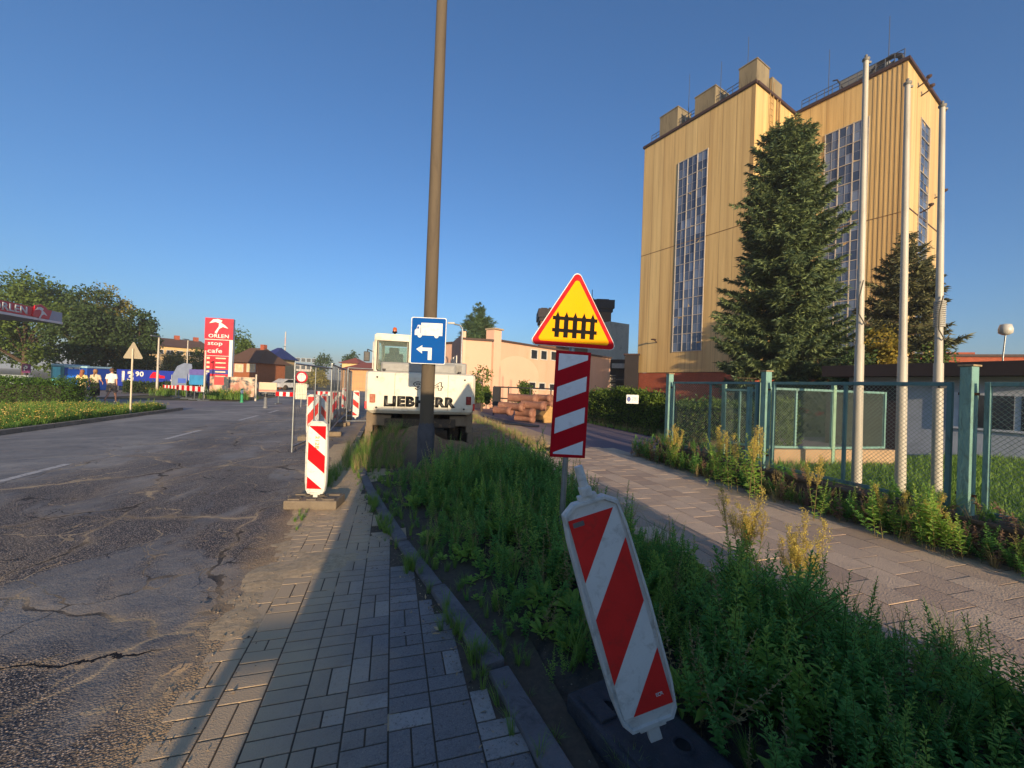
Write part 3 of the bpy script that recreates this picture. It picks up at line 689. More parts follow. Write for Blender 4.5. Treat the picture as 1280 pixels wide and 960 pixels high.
small_beacon(404, 546, 'turned striped beacon peeking out behind the wire panel, right of the dusty beacon', H=.98, lean='\\', rz=-.5, faded=True, foot=False)
small_beacon(444, 526, 'striped beacon by the left rear corner of the white excavator', H=.98, lean='\\', rz=.3, faded=True, foot=False)
small_beacon(430, 514, 'small far striped beacon seen through the wire panels', H=.98, lean='\\', rz=.2, faded=True, foot=False)
small_beacon(418, 530, 'striped beacon turned away between the wire panels and the trench', H=.98, lean='/', rz=.9, faded=True, foot=False)

# ------------------------------------------------------------------ mobile mesh fence along the works
def wire_panel(p0, p1, label, H=2.0, foot=True):
    d = (p1 - p0); L = math.hypot(d.x, d.y); rz = math.atan2(d.y, d.x)
    t = thing('site_fence_panel', label, 'mobile fence', (p0.x, p0.y, 0), rz, 'wire mesh site fence panels beside the road works')
    f = MB(); r = .020; z0 = .12
    f.path([(0, 0, z0 - .1), (0, 0, z0 + H), (L, 0, z0 + H), (L, 0, z0 - .1)], r, 10); f.tube((0, 0, z0 + .02), (L, 0, z0 + .02), r, r, 10); f.tube((L / 2, 0, z0), (L / 2, 0, z0 + H), .012, .012, 8)
    f.build('frame', GALV, t)
    wv = MB(); n = int(L / .10)
    for i in range(1, n): wv.tube((i * L / n, 0, z0), (i * L / n, 0, z0 + H), .0028, .0028, 3, caps=False)
    for i in range(1, 8): wv.tube((0, .003, z0 + i * H / 8), (L, .003, z0 + i * H / 8), .0022, .0022, 3, caps=False)
    wv.build('wire_mesh', GALV, t)
    if foot:
        for x in (0, L):
            q = MB(); q.box((x, 0, .07), (.22, .62, .13), bev=.03); q.build('foot', M('foot_concrete', (128, 112, 92), .95, .15, 6, .5, 50), t)
    return t
L0 = [(9.45, -1.98), (12.15, -1.62), (14.7, -1.75), (17.2, -1.8), (19.7, -1.9), (22.2, -2.0)]
lab = ['nearest wire mesh panel, standing in front of the dusty striped beacons', 'second wire mesh panel of the row beside the works', 'third wire mesh panel of the row, left of the excavator', 'fourth wire mesh panel of the row, left of the excavator', 'farthest wire mesh panel of the row beside the works']
for i in range(5): wire_panel(AB(*L0[i]), AB(*L0[i + 1]), lab[i], 1.78 if i == 0 else 1.9, i > 0)
wire_panel(AB(15.2, -1.5), AB(15.6, .6), 'wire mesh panel standing across the dug-up strip left of the excavator', 1.9)

# ------------------------------------------------------------------ excavator
ex = P(526, 516, 9.55)
EX = thing('excavator', 'white wheeled excavator seen from behind with its name in black across the counterweight', 'excavator', (ex.x, ex.y, 0), math.radians(12.0))
W2 = 1.29; ZB, ZT = .86, 1.83
cwt = MB()
prof = [(-W2, 0.10), (-W2 + .03, .0), (W2 - .03, .0), (W2, .10)]
pl = [(-W2, 1.0), (-W2, .10), (-W2 + .06, .02), (-.6, -.03), (.6, -.03), (W2 - .06, .02), (W2, .10), (W2, 1.0)]
def loft(mb, poly, levels, mi=0):
    n = len(poly); vs = []
    for z, sx, oy in levels: vs += [(x * sx, y + oy, z) for x, y in poly]
    for l in range(len(levels) - 1): mb.add(vs, [(l * n + i, l * n + (i + 1) % n, (l + 1) * n + (i + 1) % n, (l + 1) * n + i) for i in range(n)], mi)
    mb.add(vs[:n], [tuple(range(n))[::-1]], mi); mb.add(vs[-n:], [tuple(range(n))], mi)
loft(cwt, pl, [(ZB - .02, .93, .10), (ZB + .05, .985, .02), (ZB + .14, 1, 0), (ZT - .12, 1, 0), (ZT - .03, .992, .03), (ZT, .965, .10)])
CW = cwt.build('counterweight', CABW, EX)
BLK = M('decal_black', (26, 25, 24), .5, .15, 5)
link('maker_name', text_mesh('LIEBHERR', 1.66, .25, BLK, -.034, .004, .072, -.02, ZB + .275), CW)
# model number in outline: black outer, white inner
link('model_number', text_mesh('904', .70, .21, BLK, -.033, .003, .05, .15, ZB + .655), CW); link('model_number_fill', text_mesh('904', .655, .178, CABW, -.0365, .003, .0, .15, ZB + .655), CW)
for sx, c in ((-1, 'tail_light'), (1, 'tail_light')):
    tl = MB(); tl.box((sx * 1.13 - (0 if sx > 0 else -.02), -.012 + .01, ZB + .33), (.125, .05, .20), bev=.012); tl.build('tail_light', M('tail_red' if sx > 0 else 'tail_amber', (120, 10, 14) if sx > 0 else (150, 70, 34), .25, .1), CW)
    tm = MB(); tm.box((sx * 1.262, .0 + .05, ZB + .17), (.045, .09, .17), bev=.008); tm.build('reflector', M('reflector_red', (190, 20, 20), .3, .1), CW)
for x in (-.62, .62):
    sm_ = MB(); sm_.box((x, -.030, (ZB + ZT) / 2 + .02), (.008, .006, ZT - ZB - .12)); sm_.build('panel_seam', M('seam_grey', (120, 114, 100), .8, .1), CW)
for x in (-1.02, 1.02):
    for z in (ZB + .12, ZT - .14): bt = MB(); bt.lathe([(.001, -.035), (.022, -.033), (.024, -.018)], (x, .01, z), 8, axis='Y'); bt.build('bolt', STEEL_D, CW)
lc = MB(); 
for x in (-.9, .9): lc.tube((x, .25, ZT - .02), (x, .25, ZT + .05), .035, .03, 10); lc.tube((x - .04, .25, ZT + .05), (x + .04, .25, ZT + .05), .018, .018, 8)
lc.build('lifting_eye', STEEL_D, CW)
hood = MB(); hood.box((-.08, .85, ZT + .11), (1.80, 1.2, .26), bev=.05); hood.box((.62, .9, ZT + .14), (.95, 1.0, .3), bev=.04); hd_ = hood.build('engine_hood', M('hood_grey', (128, 128, 126), .5, .08, 3, dirt=(90, 84, 72)), EX)
vn = MB()
for i in range(7): vn.box((.62, .394, ZT + .04 + i * .03), (.7, .012, .012))
vn.build('vent', STEEL_D, hd_)
tr = MB(); tr.box((0, 2.0, 1.02), (2.3, 3.0, .35), bev=.03); tr.box((.8, 1.9, 1.45), (.9, 2.2, .7), bev=.05); tr.build('upper_frame', CABW, EX)
# cab on the left
cx0, cx1, cy0, cy1, cz0, cz1 = -1.24, -.31, 1.0, 2.55, 1.2, 2.80
def bar(mb, a, b, t): mb.box(((a[0] + b[0]) / 2, (a[1] + b[1]) / 2, (a[2] + b[2]) / 2), (abs(a[0] - b[0]) + t, abs(a[1] - b[1]) + t, abs(a[2] - b[2]) + t), bev=.02)
cb = MB(); t_ = .11
for x in (cx0 + t_ / 2, cx1 - t_ / 2):
    for y in (cy0 + t_ / 2, cy1 - t_ / 2): bar(cb, (x, y, cz0), (x, y, cz1 - t_ / 2), t_)
    bar(cb, (x, cy0 + .1, cz1 - .06), (x, cy1 - .1, cz1 - .06), .12); cb.box((x, (cy0 + cy1) / 2, 1.5), (.08, cy1 - cy0 - .1, .8))
for y in (cy0 + t_ / 2, cy1 - t_ / 2): bar(cb, (cx0 + .1, y, cz1 - .08), (cx1 - .1, y, cz1 - .08), .16)
cb.box(((cx0 + cx1) / 2, cy0 + .05, 1.5), (cx1 - cx0 - .1, .08, .7)); cb.box(((cx0 + cx1) / 2, (cy0 + cy1) / 2, cz1 - .0), (cx1 - cx0 - .06, cy1 - cy0 - .06, .07), bev=.03)
CB = cb.build('cab', CABW, EX)
gm = N('cab_glass'); gm.b.inputs['Base Color'].default_value = (.75, .85, .72, 1); gm.b.inputs['Roughness'].default_value = .04; gm.b.inputs['Transmission Weight'].default_value = .92; gm.b.inputs['IOR'].default_value = 1.05; gm.b.inputs['Specular IOR Level'].default_value = .9; CGLASS = gm.m
rw = MB(); rw.prism(rrect(.76, .86, .08, (cx0 + cx1) / 2, 2.27), cy0 + .04, cy0 + .046); rwo = rw.build('rear_window', CGLASS, CB)
fr = MB(); oo = rrect(.80, .90, .10, (cx0 + cx1) / 2, 2.27, 6); ii = rrect(.73, .83, .08, (cx0 + cx1) / 2, 2.27, 6); n = len(oo)
vs = [(x, cy0 - .012, z) for x, z in oo] + [(x, cy0 - .012, z) for x, z in ii] + [(x, cy0 + .05, z) for x, z in oo] + [(x, cy0 + .05, z) for x, z in ii]
fr.add(vs, [(i, (i + 1) % n, n + (i + 1) % n, n + i) for i in range(n)] + [(n + i, n + (i + 1) % n, 3 * n + (i + 1) % n, 3 * n + i) for i in range(n)] + [(i, 2 * n + i, 2 * n + (i + 1) % n, (i + 1) % n) for i in range(n)])
fr.build('window_seal', M('seal_rubber', (44, 40, 26), .6, .1), rwo)
fw = MB(); fw.prism([(cx0 + .1, 1.7), (cx1 - .1, 1.7), (cx1 - .1, 2.6), (cx0 + .1, 2.6)], cy1 - .05, cy1 - .045); fw.build('windscreen', CGLASS, CB)
sw = MB(); 
for x in (cx0 + .05, cx1 - .05): sw.add([(x, cy0 + .1, 1.9), (x, cy1 - .1, 1.9), (x, cy1 - .1, 2.6), (x, cy0 + .1, 2.6)], [(0, 1, 2, 3)])
sw.build('side_window', CGLASS, CB)
st_ = MB(); st_.box((-.78, 1.75, 1.62), (.5, .5, .14), bev=.05); st_.box((-.78, 1.5, 2.0), (.48, .14, .7), bev=.05); st_.box((-.78, 1.5, 2.42), (.26, .1, .18), bev=.03); st_.build('seat', M('seat_fabric', (60, 96, 110), .9, .1), CB)
ra = MB(); ra.tube((cx0 + .02, cy0 - .03, 1.85), (cx0 + .02, cy0 - .03, 2.66), .016, .016, 8); ra.tube((cx0 - .02, cy0 - .02, 1.9), (cx0 - .02, cy0 - .02, 2.6), .012, .012, 8); ra.build('grab_rail', CABW, CB)
mi_ = MB(); mi_.path([(cx0 - .02, cy0 + .5, 2.35), (cx0 - .20, cy0 + .3, 2.42), (cx0 - .20, cy0 + .3, 2.15)], .014, 6); mi_.box((cx0 - .21, cy0 + .27, 2.23), (.15, .05, .26), bev=.02); mi_.build('mirror', M('mirror_housing', (40, 38, 40), .5, .1), EX)
bl = MB(); bl.tube((-.78, 1.45, 2.80), (-.78, 1.45, 2.92), .03, .03, 8); bl.lathe([(.065, 2.91), (.065, 2.94), (.055, 2.95)], (-.78, 1.45, 0), 14); bo = bl.build('lamp_stalk', BLACK, EX)
bo2 = MB(); bo2.lathe([(.053, 2.95), (.053, 3.02), (.035, 3.055), (.001, 3.06)], (-.78, 1.45, 0), 14); bo2.build('amber_beacon', M('amber_lens', (190, 84, 20), .2, .05), bo)
# undercarriage, wheels and outriggers
UC = M('undercarriage', (74, 62, 50), .85, .3, 4, .4, 30, dirt=(150, 122, 86), dirtamt=.8); DUST = M('dusty_steel', (120, 104, 84), .9, .2, 5, .4, 40, dirt=(80, 62, 44))
uc = MB(); uc.box((0, 2.3, .72), (.95, 3.2, .34), bev=.05); uc.tube((0, 2.1, .75), (0, 2.1, .95), .55, .55, 24); uc.box((0, 1.05, .52), (2.1, .26, .24), bev=.05); uc.box((0, 3.6, .52), (2.1, .26, .24), bev=.05); uc.build('undercarriage', UC, EX)
TYRE = M('tyre', (62, 52, 42), .95, .2, 9, .5, 60, dirt=(140, 114, 80), dirtamt=.8)
for y in (1.05, 3.6):
    for sx in (-1, 1):
        wh = MB()
        for dx in (0, .30):
            xx = sx * (1.14 - dx); wh.lathe([(.26, xx - .13), (.44, xx - .13), (.485, xx - .09), (.49, xx), (.485, xx + .09), (.44, xx + .13), (.26, xx + .13)], (0, y, .47), 28, axis='X')
            for k in range(22):
                a = 2 * PI * k / 22; c = Vector((xx, y + .49 * math.cos(a), .47 + .49 * math.sin(a))); Rk = Matrix.Rotation(a, 3, 'X'); wh.box(c, (.2, .03, .05), R=Rk)
        wo = wh.build('wheel', TYRE, EX); hb = MB(); hb.lathe([(.001, sx * 1.20), (.12, sx * 1.2), (.14, sx * 1.16), (.25, sx * 1.15), (.27, sx * 1.26)], (0, y, .47), 20, axis='X'); hb.build('rim', CABW, wo)
for sx in (-1, 1):
    og = MB(); og.box((sx * .95, .35, .66), (.5, .22, .26), bev=.03); og.box((sx * 1.19, .33, .62), (.16, .2, .5), bev=.03); og.box((sx * 1.22, .33, .28), (.14, .15, .46), bev=.02); og.lathe([(.001, .07), (.22, .06), (.24, .02), (.24, -.0), (.001, -.0)], (sx * 1.22, .33, 0), 16)
    og.build('outrigger', DUST, EX)
og = MB(); og.box((0, .32, .60), (1.7, .2, .22), bev=.03); og.box((.2, .2, .62), (.12, .1, .1), bev=.01); og.build('rear_beam', UC, EX)
bm_ = MB(); pts = [(.0, 2.9, 1.3), (.0, 4.6, 1.75), (.0, 6.4, 1.45)]
for a, b in zip(pts[:-1], pts[1:]): bm_.tube(a, b, .26, .22, 4)
bm_.tube((0, 6.4, 1.5), (0, 7.0, .5), .18, .12, 4); bm_.build('boom', CABW, EX)
bu = MB(); bu.box((0, 6.9, .35), (.9, .5, .5), taper=.7, bev=.05); bu.build('digger_bucket', DUST, EX)

# ------------------------------------------------------------------ green fence on a low wall
GREEN = M('old_green_paint', (112, 150, 140), .6, .16, 5, .2, 40, dirt=(60, 66, 56), dirtamt=.75, stretch=(1, 1, .4))
GREEN2 = M('green_paint_dark', (92, 128, 124), .6, .16, 5, .2, 40, dirt=(50, 54, 46), dirtamt=.75, stretch=(1, 1, .4))
WIREM = M('fence_wire', (140, 156, 140), .6, .2, 8, metal=.2)
WALLC = M('old_low_wall', (104, 88, 72), .95, .25, 3, .7, 30, dirt=(48, 42, 36), dirtamt=.8)
wl = thing('low_wall', 'low old concrete wall overgrown with weeds under the green fence', 'wall', AB(2.5, 6.1), RZ)
a = -8.0; mb = MB()
while a < 5.8: mb.box((0, a, .11), (.24, .995, .42), bev=.03); mb.box((.0, a, .335), (.30, .985, .05), bev=.015); a += 1.0
mb.build('wall_body', WALLC, wl)
def fence_post(a, b, H, label, w=.11, z0=.33, dome=False):
    t = thing('fence_post', label, 'fence post', AB(a, b, z0), RZ, 'green steel fence posts on the low wall')
    p = MB(); p.box((0, 0, H / 2), (w, w * .8, H), bev=.006); p.build('post_shaft', GREEN, t)
    c = MB(); c.box((0, 0, H + .012), (w + .03, w * .8 + .03, .02), bev=.004); c.build('cap', M('rusty_cap', (150, 128, 96), .8, .3, 12), t)
    for z in (.25, H - .3):
        k = MB(); k.box((0, 0, z), (.03, w + .04, .03), bev=.004); k.build('lug', M('rust', (96, 56, 36), .9, .3, 20), t)
    return t
FA = [-4.85, -2.3, .25, 2.78, 5.28, 7.75]
FL = ['green steel fence post far behind on the right of the low wall', 'green steel fence post behind the rightmost visible one', 'green steel fence post just outside on the right', 'thick weathered green post, nearest on the right in front of the grey building', 'green post in the middle of the fence, in front of the big spruce', 'farthest green fence post at the corner by the driveway']
for a, l in zip(FA, FL): fence_post(a, 6.1, 1.66, l, w=.125)
def mesh_panel(p0, p1, z0, H, label, group, mid=True, cell=.052, mat=GREEN2, r=.0023, name='wire_fence'):
    d = p1 - p0; L = math.hypot(d.x, d.y); rz = math.atan2(d.y, d.x)
    t = thing(name, label, 'wire fence', (p0.x, p0.y, z0), rz, group)
    f = MB(); w = .045
    for x in (w / 2, L - w / 2): f.box((x, 0, H / 2), (w, w, H), bev=.004)
    for z in (w / 2, H - w / 2): f.box((L / 2, 0, z), (L - 2 * w - .002, w * .9, w), bev=.004)
    if mid: f.box((L * .5, 0, H / 2), (w * .8, w * .8, H - 2 * w - .002))
    f.build('frame', mat, t)
    wv = MB(); i = -int(H / cell) - 1
    while i * cell < L:
        for s in (0, 1):
            x0, x1 = i * cell, i * cell + H
            za, zb2 = 0, H
            if x0 < 0: za = -x0; x0 = 0
            if x1 > L: zb2 = H - (x1 - L); x1 = L
            if x1 - x0 > .02:
                q0, q1 = (x0, za), (x1, zb2)
                if s: q0, q1 = (L - x0, za), (L - x1, zb2)
                wv.tube((q0[0], .002 * (1 - 2 * s), q0[1]), (q1[0], .002 * (1 - 2 * s), q1[1]), r, r, 3, caps=False)
        i += 1
    wv.build('chain_link', WIREM, t); return t
for i in range(5):
    lbl = ['wire fence panel out past the right edge', 'wire fence panel right of the thick green post, second bay', 'wire mesh panel immediately right of the thick weathered green post', 'wire mesh panel crossed by the three flagpoles, left of the thick post', 'wire mesh panel nearest the driveway corner, left of the middle post'][i]
    mesh_panel(AB(FA[i] + .13, 6.1), AB(FA[i + 1] - .13, 6.1), .40, 1.42, lbl, 'chain link panels of the roadside fence', mid=(i in (3, 4)))
mp = thing('fence_post', 'slim green post just left of the middle fence post', 'fence post', AB(5.62, 6.12, .33), RZ, 'green steel fence posts on the low wall'); q = MB(); q.box((0, 0, .70), (.07, .06, 1.4), bev=.004); q.build('post_shaft', GREEN, mp)
# inner fence on a concrete footing
I0 = P(838, 566, 9.3); ia = Vector((3.6, 9.55, 0)); p_a = P(903, 560, 8.6); p_b = P(945, 560, 7.9); p_c = P(1040, 560, 8.1); p_d = P(1105, 560, 8.5)
ft = thing('concrete_footing', 'sunlit concrete slab footing under the inner green fence', 'wall', (p_b.x + .15, p_b.y, 0), math.atan2(p_d.y - p_b.y, p_d.x - p_b.x))
q = MB(); Lf = (p_d - p_b).length
q.box((Lf * .25, 0, .25), (Lf * .5 - .02, .22, .58), bev=.02); q.box((Lf * .75, 0, .25), (Lf * .5 - .02, .22, .58), bev=.02); q.build('slab', M('warm_concrete', (168, 140, 108), .9, .12, 4, .3, 40), ft)
for p, l in ((p_a, 'slim pale green post of the inner fence, farthest left'), (p_b, 'bright green inner fence post behind the middle roadside post'), (p_c, 'pale green inner fence post above the concrete footing')):
    t = thing('inner_fence_post', l, 'fence post', (p.x, p.y, .0), .2, 'posts of the inner green fence'); q = MB(); q.box((0, 0, .98), (.07, .07, 1.72), bev=.005); q.build('post_shaft', M('pale_green', (136, 168, 138), .6, .15, 5, dirt=(90, 100, 80)), t)
mesh_panel(p_a, p_b, .55, 1.15, 'inner green mesh panel left of the concrete footing', 'inner fence panels', mat=GREEN, cell=.05, r=.0022)
mesh_panel(p_b, p_c, .55, 1.2, 'inner green mesh panel standing on the concrete footing', 'inner fence panels', mat=GREEN, cell=.05, r=.0022)
mesh_panel(p_c, p_d, .55, 1.2, 'inner green mesh panel at the right end of the footing', 'inner fence panels', mat=GREEN, cell=.05, r=.0022)

# ------------------------------------------------------------------ flagpoles
FP = M('flagpole_paint', (184, 176, 160), .5, .1, 4, dirt=(130, 122, 104), dirtamt=.6, stretch=(1, 1, .15))
for i, (bx, tx, ty, Y, l, cl_) in enumerate(((1070.5, 1082.5, 76, 6.0, 'tallest flagpole, left of the three, with a rope hooked low', 1), (1125.5, 1134.5, 106, 5.75, 'middle flagpole of the three', 0), (1171, 1178, 134, 5.95, 'rightmost flagpole with a coil of wire on it', 2))):
    tp_ = P(tx, ty, Y); b0 = P(bx, 610, Y); t = thing('flagpole', l, 'flagpole', (b0.x, b0.y, .1), 0, 'three white flagpoles behind the fence'); H = tp_.z - .1
    dx = tp_.x - b0.x; q = MB(); q.tube((0, 0, 0), (dx * .35, 0, H * .35), .064, .056, 16); q.tube((dx * .35, 0, H * .35), (dx, 0, H), .047, .033, 16); q.build('pole', FP, t)
    q = MB(); q.lathe([(.036, H - .01), (.048, H + .01), (.048, H + .03), (.014, H + .05), (.02, H + .08), (.001, H + .10)], (dx, 0, 0), 14); q.box((dx + .03, 0, H - .02), (.09, .02, .03)); q.build('finial', M('finial_grey', (120, 116, 108), .5, .1), t)
    if cl_:
        q = MB(); zz = 2.9 if cl_ == 1 else 2.35 + .35
        q.path([(dx * .4 - .03, -.07, zz + .35), (dx * .4 - .09, -.08, zz + .1), (dx * .4 - .09, -.08, zz - .15), (dx * .4 + .0, -.08, zz - .3), (dx * .4 + .09, -.08, zz - .2)], .008, 5); q.build('rope_hook', M('rope', (90, 86, 76), .9, .1), t)
        if cl_ == 2:
            q = MB()
            for k in range(14): q.lathe([(.062, zz - .1 + k * .028), (.072, zz - .09 + k * .028), (.062, zz - .08 + k * .028)], (dx * .42, 0, 0), 14)
            q.build('wire_coil', M('coil', (170, 166, 156), .6, .1), t)
    q = MB(); q.box((dx * .2, -.07, 1.72), (.14, .03, .05)); q.build('cleat', STEEL_D, t)

# ------------------------------------------------------------------ invented site cabin, unseen behind the camera, added to throw the long shade
sc0 = thing('shade_caster_cabin', 'invented grey site cabin, unseen behind the viewer, added to cast the long shade', 'site cabin', (1.99, -2.88, 0), math.atan(-SUN_X))
CABG = M('caster_steel', (120, 124, 122), .6, .1, 3)
q = MB(); q.box((0, 0, 1.44), (3.65, 2.3, 2.80), bev=.04)
for i in range(18): q.box((-1.7 + i * .2, 1.165, 1.55), (.09, .03, 2.3))
q.build('caster_body', CABG, sc0); q = MB(); q.box((0, 0, 2.86), (3.75, 2.4, .10), bev=.03); q.build('caster_roof', CABG, sc0)
q = MB(); q.box((.9, 1.21, 1.3), (.85, .04, 2.0), bev=.01); q.build('caster_door', M('caster_door_blue', (50, 76, 110), .5, .1), sc0)
q = MB()
for x in (-1.5, 1.5):
    for y in (-1, 1): q.box((x, y, .14), (.3, .2, .28))
q.build('caster_skid', STEEL_D, sc0)
q = MB(); q.box((-2.06, 1.05, .40), (.07, .07, .8)); q.box((-1.95, 1.05, .80), (.29, .06, .07)); q.build('caster_rail', CABG, sc0)  # added rail, shaped to cast the thin shadow strip beside the main one
HAZE = 0.0008
# ================================================================== BUILDINGS AND THE LEFT SIDE
# ------------------------------------------------------------------ the yellow twin tower
def cladding(name, c0, c1, pitch=.28, rough=.5):
    g = N(name); v = g.coord(); xy = g.sep(v)
    wv = g.math('SINE', g.math('MULTIPLY', xy[0], 2 * PI / pitch))
    st = g.noise(g.mapping(v, scale=(1.0, 1, .035)), 1.1, 6, .7); st2 = g.noise(g.mapping(v, scale=(3.5, 1, .05)), 1.0, 5, .7)
    st3 = g.noise(g.mapping(v, scale=(6, 1, .12), loc=(3, 0, 7)), 1.0, 6, .75)
    col = g.mix(g.ramp(st, .38, .62), lin(c0), lin(c1)); col = g.mix(g.ramp(st3, .56, .70, 0, .6), col, lin((120, 104, 72))); col = g.mix(g.ramp(st2, .52, .72, 0, .65), col, lin((150, 114, 64)))
    pn = g.n('TexWhiteNoise', noise_dimensions='1D'); g.l(g.math('FLOOR', g.math('DIVIDE', xy[0], 1.15)), pn.inputs['W'])
    col = g.mix(g.ramp(pn.outputs[0], 0, 1, 0, .22), col, lin((170, 124, 60)))
    sm = g.math('LESS_THAN', g.math('FRACT', g.math('DIVIDE', xy[0], 1.15)), .035)
    col = g.mix(g.math('MULTIPLY', sm, .55), col, lin((112, 80, 40)))
    g.base(col); g.b.inputs['Roughness'].default_value = rough; g.l(g.bump(wv, .07, .02), g.b.inputs['Normal']); return g.m
CLAD = cladding('yellow_cladding', (188, 158, 104), (214, 184, 124)); DARKTRIM = M('dark_flashing', (58, 36, 30), .7, .2, 2)
BRICK = None
def brickmat(name, c1, c2, mortar, scale=4.2):
    g = N(name); v = g.coord(); b = g.n('TexBrick'); xy = g.sep(v)
    cx = g.n('CombineXYZ'); g.l(g.math('ADD', xy[0], xy[1]), cx.inputs[0]); g.l(xy[2], cx.inputs[1]); g.l(cx.outputs[0], b.inputs['Vector'])
    b.inputs['Scale'].default_value = scale; b.inputs['Color1'].default_value = (*lin(c1), 1); b.inputs['Color2'].default_value = (*lin(c2), 1); b.inputs['Mortar'].default_value = (*lin(mortar), 1)
    b.inputs['Mortar Size'].default_value = .012
    g.base(g.mix(g.ramp(g.noise(v, .8, 5), .4, .7, 0, .4), b.outputs[0], tuple(x * .6 for x in lin(c1)))); g.b.inputs['Roughness'].default_value = .9; return g.m
BRICK = brickmat('red_brick', (150, 70, 44), (172, 84, 54), (120, 92, 74))
wA = P(806, 184, 40); wB = P(945, 103, 31); wBp = P(993, 151, 34.8); wC = P(1135, 75, 28.4); wE = P(1175, 128, 32.2)
HT = (wA.z + wB.z + wC.z) / 3
d1 = Vector((wB.x - wA.x, wB.y - wA.y, 0)).normalized(); d2 = Vector((-d1.y, d1.x, 0))       # along the broad faces; away from the viewer
if d2.y < 0: d2 = -d2
def ax(p): return (p.x * d1.x + p.y * d1.y, p.x * d2.x + p.y * d2.y)
sA, tA = ax(wA); sB, tB = ax(wB); sBp, tBp = ax(wBp); sC, tC = ax(wC); sE, tE = ax(wE)
t0 = (tA + tB) / 2; 
TW = thing('tower_building', 'tall yellow clad twin tower building with long grid windows and a brick base', 'tower', d1 * sB + d2 * t0, math.atan2(d1.y, d1.x))
# local: x along the broad face (0 at corner B, negative to A), y away, z up
LX0, LX1 = sA - sB, sC - sB; depth1 = tBp - t0; y2 = tC - t0; y2e = tE - t0
def L2(p): return (p.x * d1.x + p.y * d1.y - sB, p.x * d2.x + p.y * d2.y - t0, p.z)
def hit(px, py, y=None, x=None):
    """where the pixel's ray meets the plane local y or x"""
    d = ray(px, py); o = Vector((0, 0, EYE)); o2 = (-sB, -t0, EYE); dd = (d.dot(d1), d.dot(d2), d.z)
    k = (y - o2[1]) / dd[1] if y is not None else (x - o2[0]) / dd[0]
    return (o2[0] + dd[0] * k, o2[1] + dd[1] * k, o2[2] + dd[2] * k)
ZY = (hit(797, 465, y=0)[2] + hit(880, 466, y=0)[2]) / 2
xe = sE - sB; xBp = .5 * (hit(993, 300, y=y2)[0])
def wall(name, p0, p1, z0, z1, mat, th=.3, par=None):
    """a slab standing from p0 to p1 (local), its outer face to the right-hand side"""
    d = Vector((p1[0] - p0[0], p1[1] - p0[1])); L = d.length; q = MB(); q.box((L / 2, th / 2, (z1 + z0) / 2), (L, th, z1 - z0))
    return q.build(name, mat, par or TW, (p0[0], p0[1], 0), (0, 0, math.atan2(d.y, d.x)))
XB = 0.0; 
YB = y2   # second block's broad face
wf1 = wall('wall', (LX0, 0), (XB - .31, 0), ZY, HT, CLAD); ws1 = wall('wall', (XB, 0), (XB, YB), ZY, HT, CLAD); ws1.data.flip_normals() if False else None
wf2 = wall('wall', (XB, YB), (LX1 - .31, YB), ZY, HT, CLAD); D2 = (hit(1175, 300, x=LX1)[1]); ws2 = wall('wall', (LX1, YB), (LX1, D2), ZY, HT, CLAD)
q = MB(); q.box(((LX0 + XB) / 2, 6 + .3, (ZY + HT) / 2), (XB - LX0 - .02 - .7, 12, HT - ZY - .05)); q.box(((LX0 + LX1) / 2 + 1, YB + 3.5, HT / 2), (LX1 - LX0 - 3, 6, HT - .1)); 
q.build('core', M('tower_core', (120, 96, 60), .9), TW)
q = MB(); q.box(((LX0 + XB) / 2, 4.2, ZY / 2 - .02), (XB - LX0 - .3, 8.2, ZY - .02)); q.box(((XB + LX1) / 2 + .1, (YB + D2) / 2 + .1, ZY / 2 - .02), (LX1 - XB - .3, D2 - YB - .1, ZY - .02)); q.build('brick_base', BRICK, TW)
q = MB(); th = .16
q.box(((LX0 + XB) / 2, .1, HT + .02), (XB - LX0 + .2, .5, .22)); q.box((XB - .1, YB / 2, HT + .02), (.5, YB - .3, .22)); q.box(((XB + LX1) / 2 + .15, YB + .1, HT + .02), (LX1 - XB, .5, .22)); q.box((LX1 - .1, (YB + D2) / 2 + .1, HT + .02), (.5, D2 - YB - .3, .22))
rf = q.build('roof_edge', DARKTRIM, TW); q = MB(); q.box(((LX0 + XB) / 2, 4.3, HT - .08), (XB - LX0 - .4, 7.8, .1)); q.box(((XB + LX1) / 2, (YB + D2) / 2 + .3, HT - .08), (LX1 - XB - .5, D2 - YB - .4, .1)); q.build('roof', M('roof_felt', (60, 58, 56), .9), TW)
# joints of the cladding
q = MB()
z1_ = hit(800, 321, y=0)[2]
SEAM = M('cladding_seam', (120, 90, 52), .8, .25, 2); q.box((LX0 / 2 - .1, -.012, z1_), (-LX0 - .3, .02, .06)); q.build('joint_strip', SEAM, TW); q = MB(); q.box(((XB + LX1) / 2, YB - .02, z1_), (LX1 - XB - .2, .03, .06)); q.build('joint_strip', SEAM, TW)
q = MB(); zz = hit(1155, 276, x=LX1)[2]; q.box((LX1 + .012, (YB + D2) / 2, zz), (.02, D2 - YB - .1, .10)); q.build('joint_strip', DARKTRIM, TW)
# deep ribs at the right end of the second block
xr0 = hit(1088, 200, y=YB)[0]; q = MB(); x = xr0 + .1
while x < LX1 - .05: q.box((x, YB - .0125, (ZY + HT) / 2), (.10, .025, HT - ZY - .3)); x += .27
q.build('ribbed_cladding', CLAD, TW)
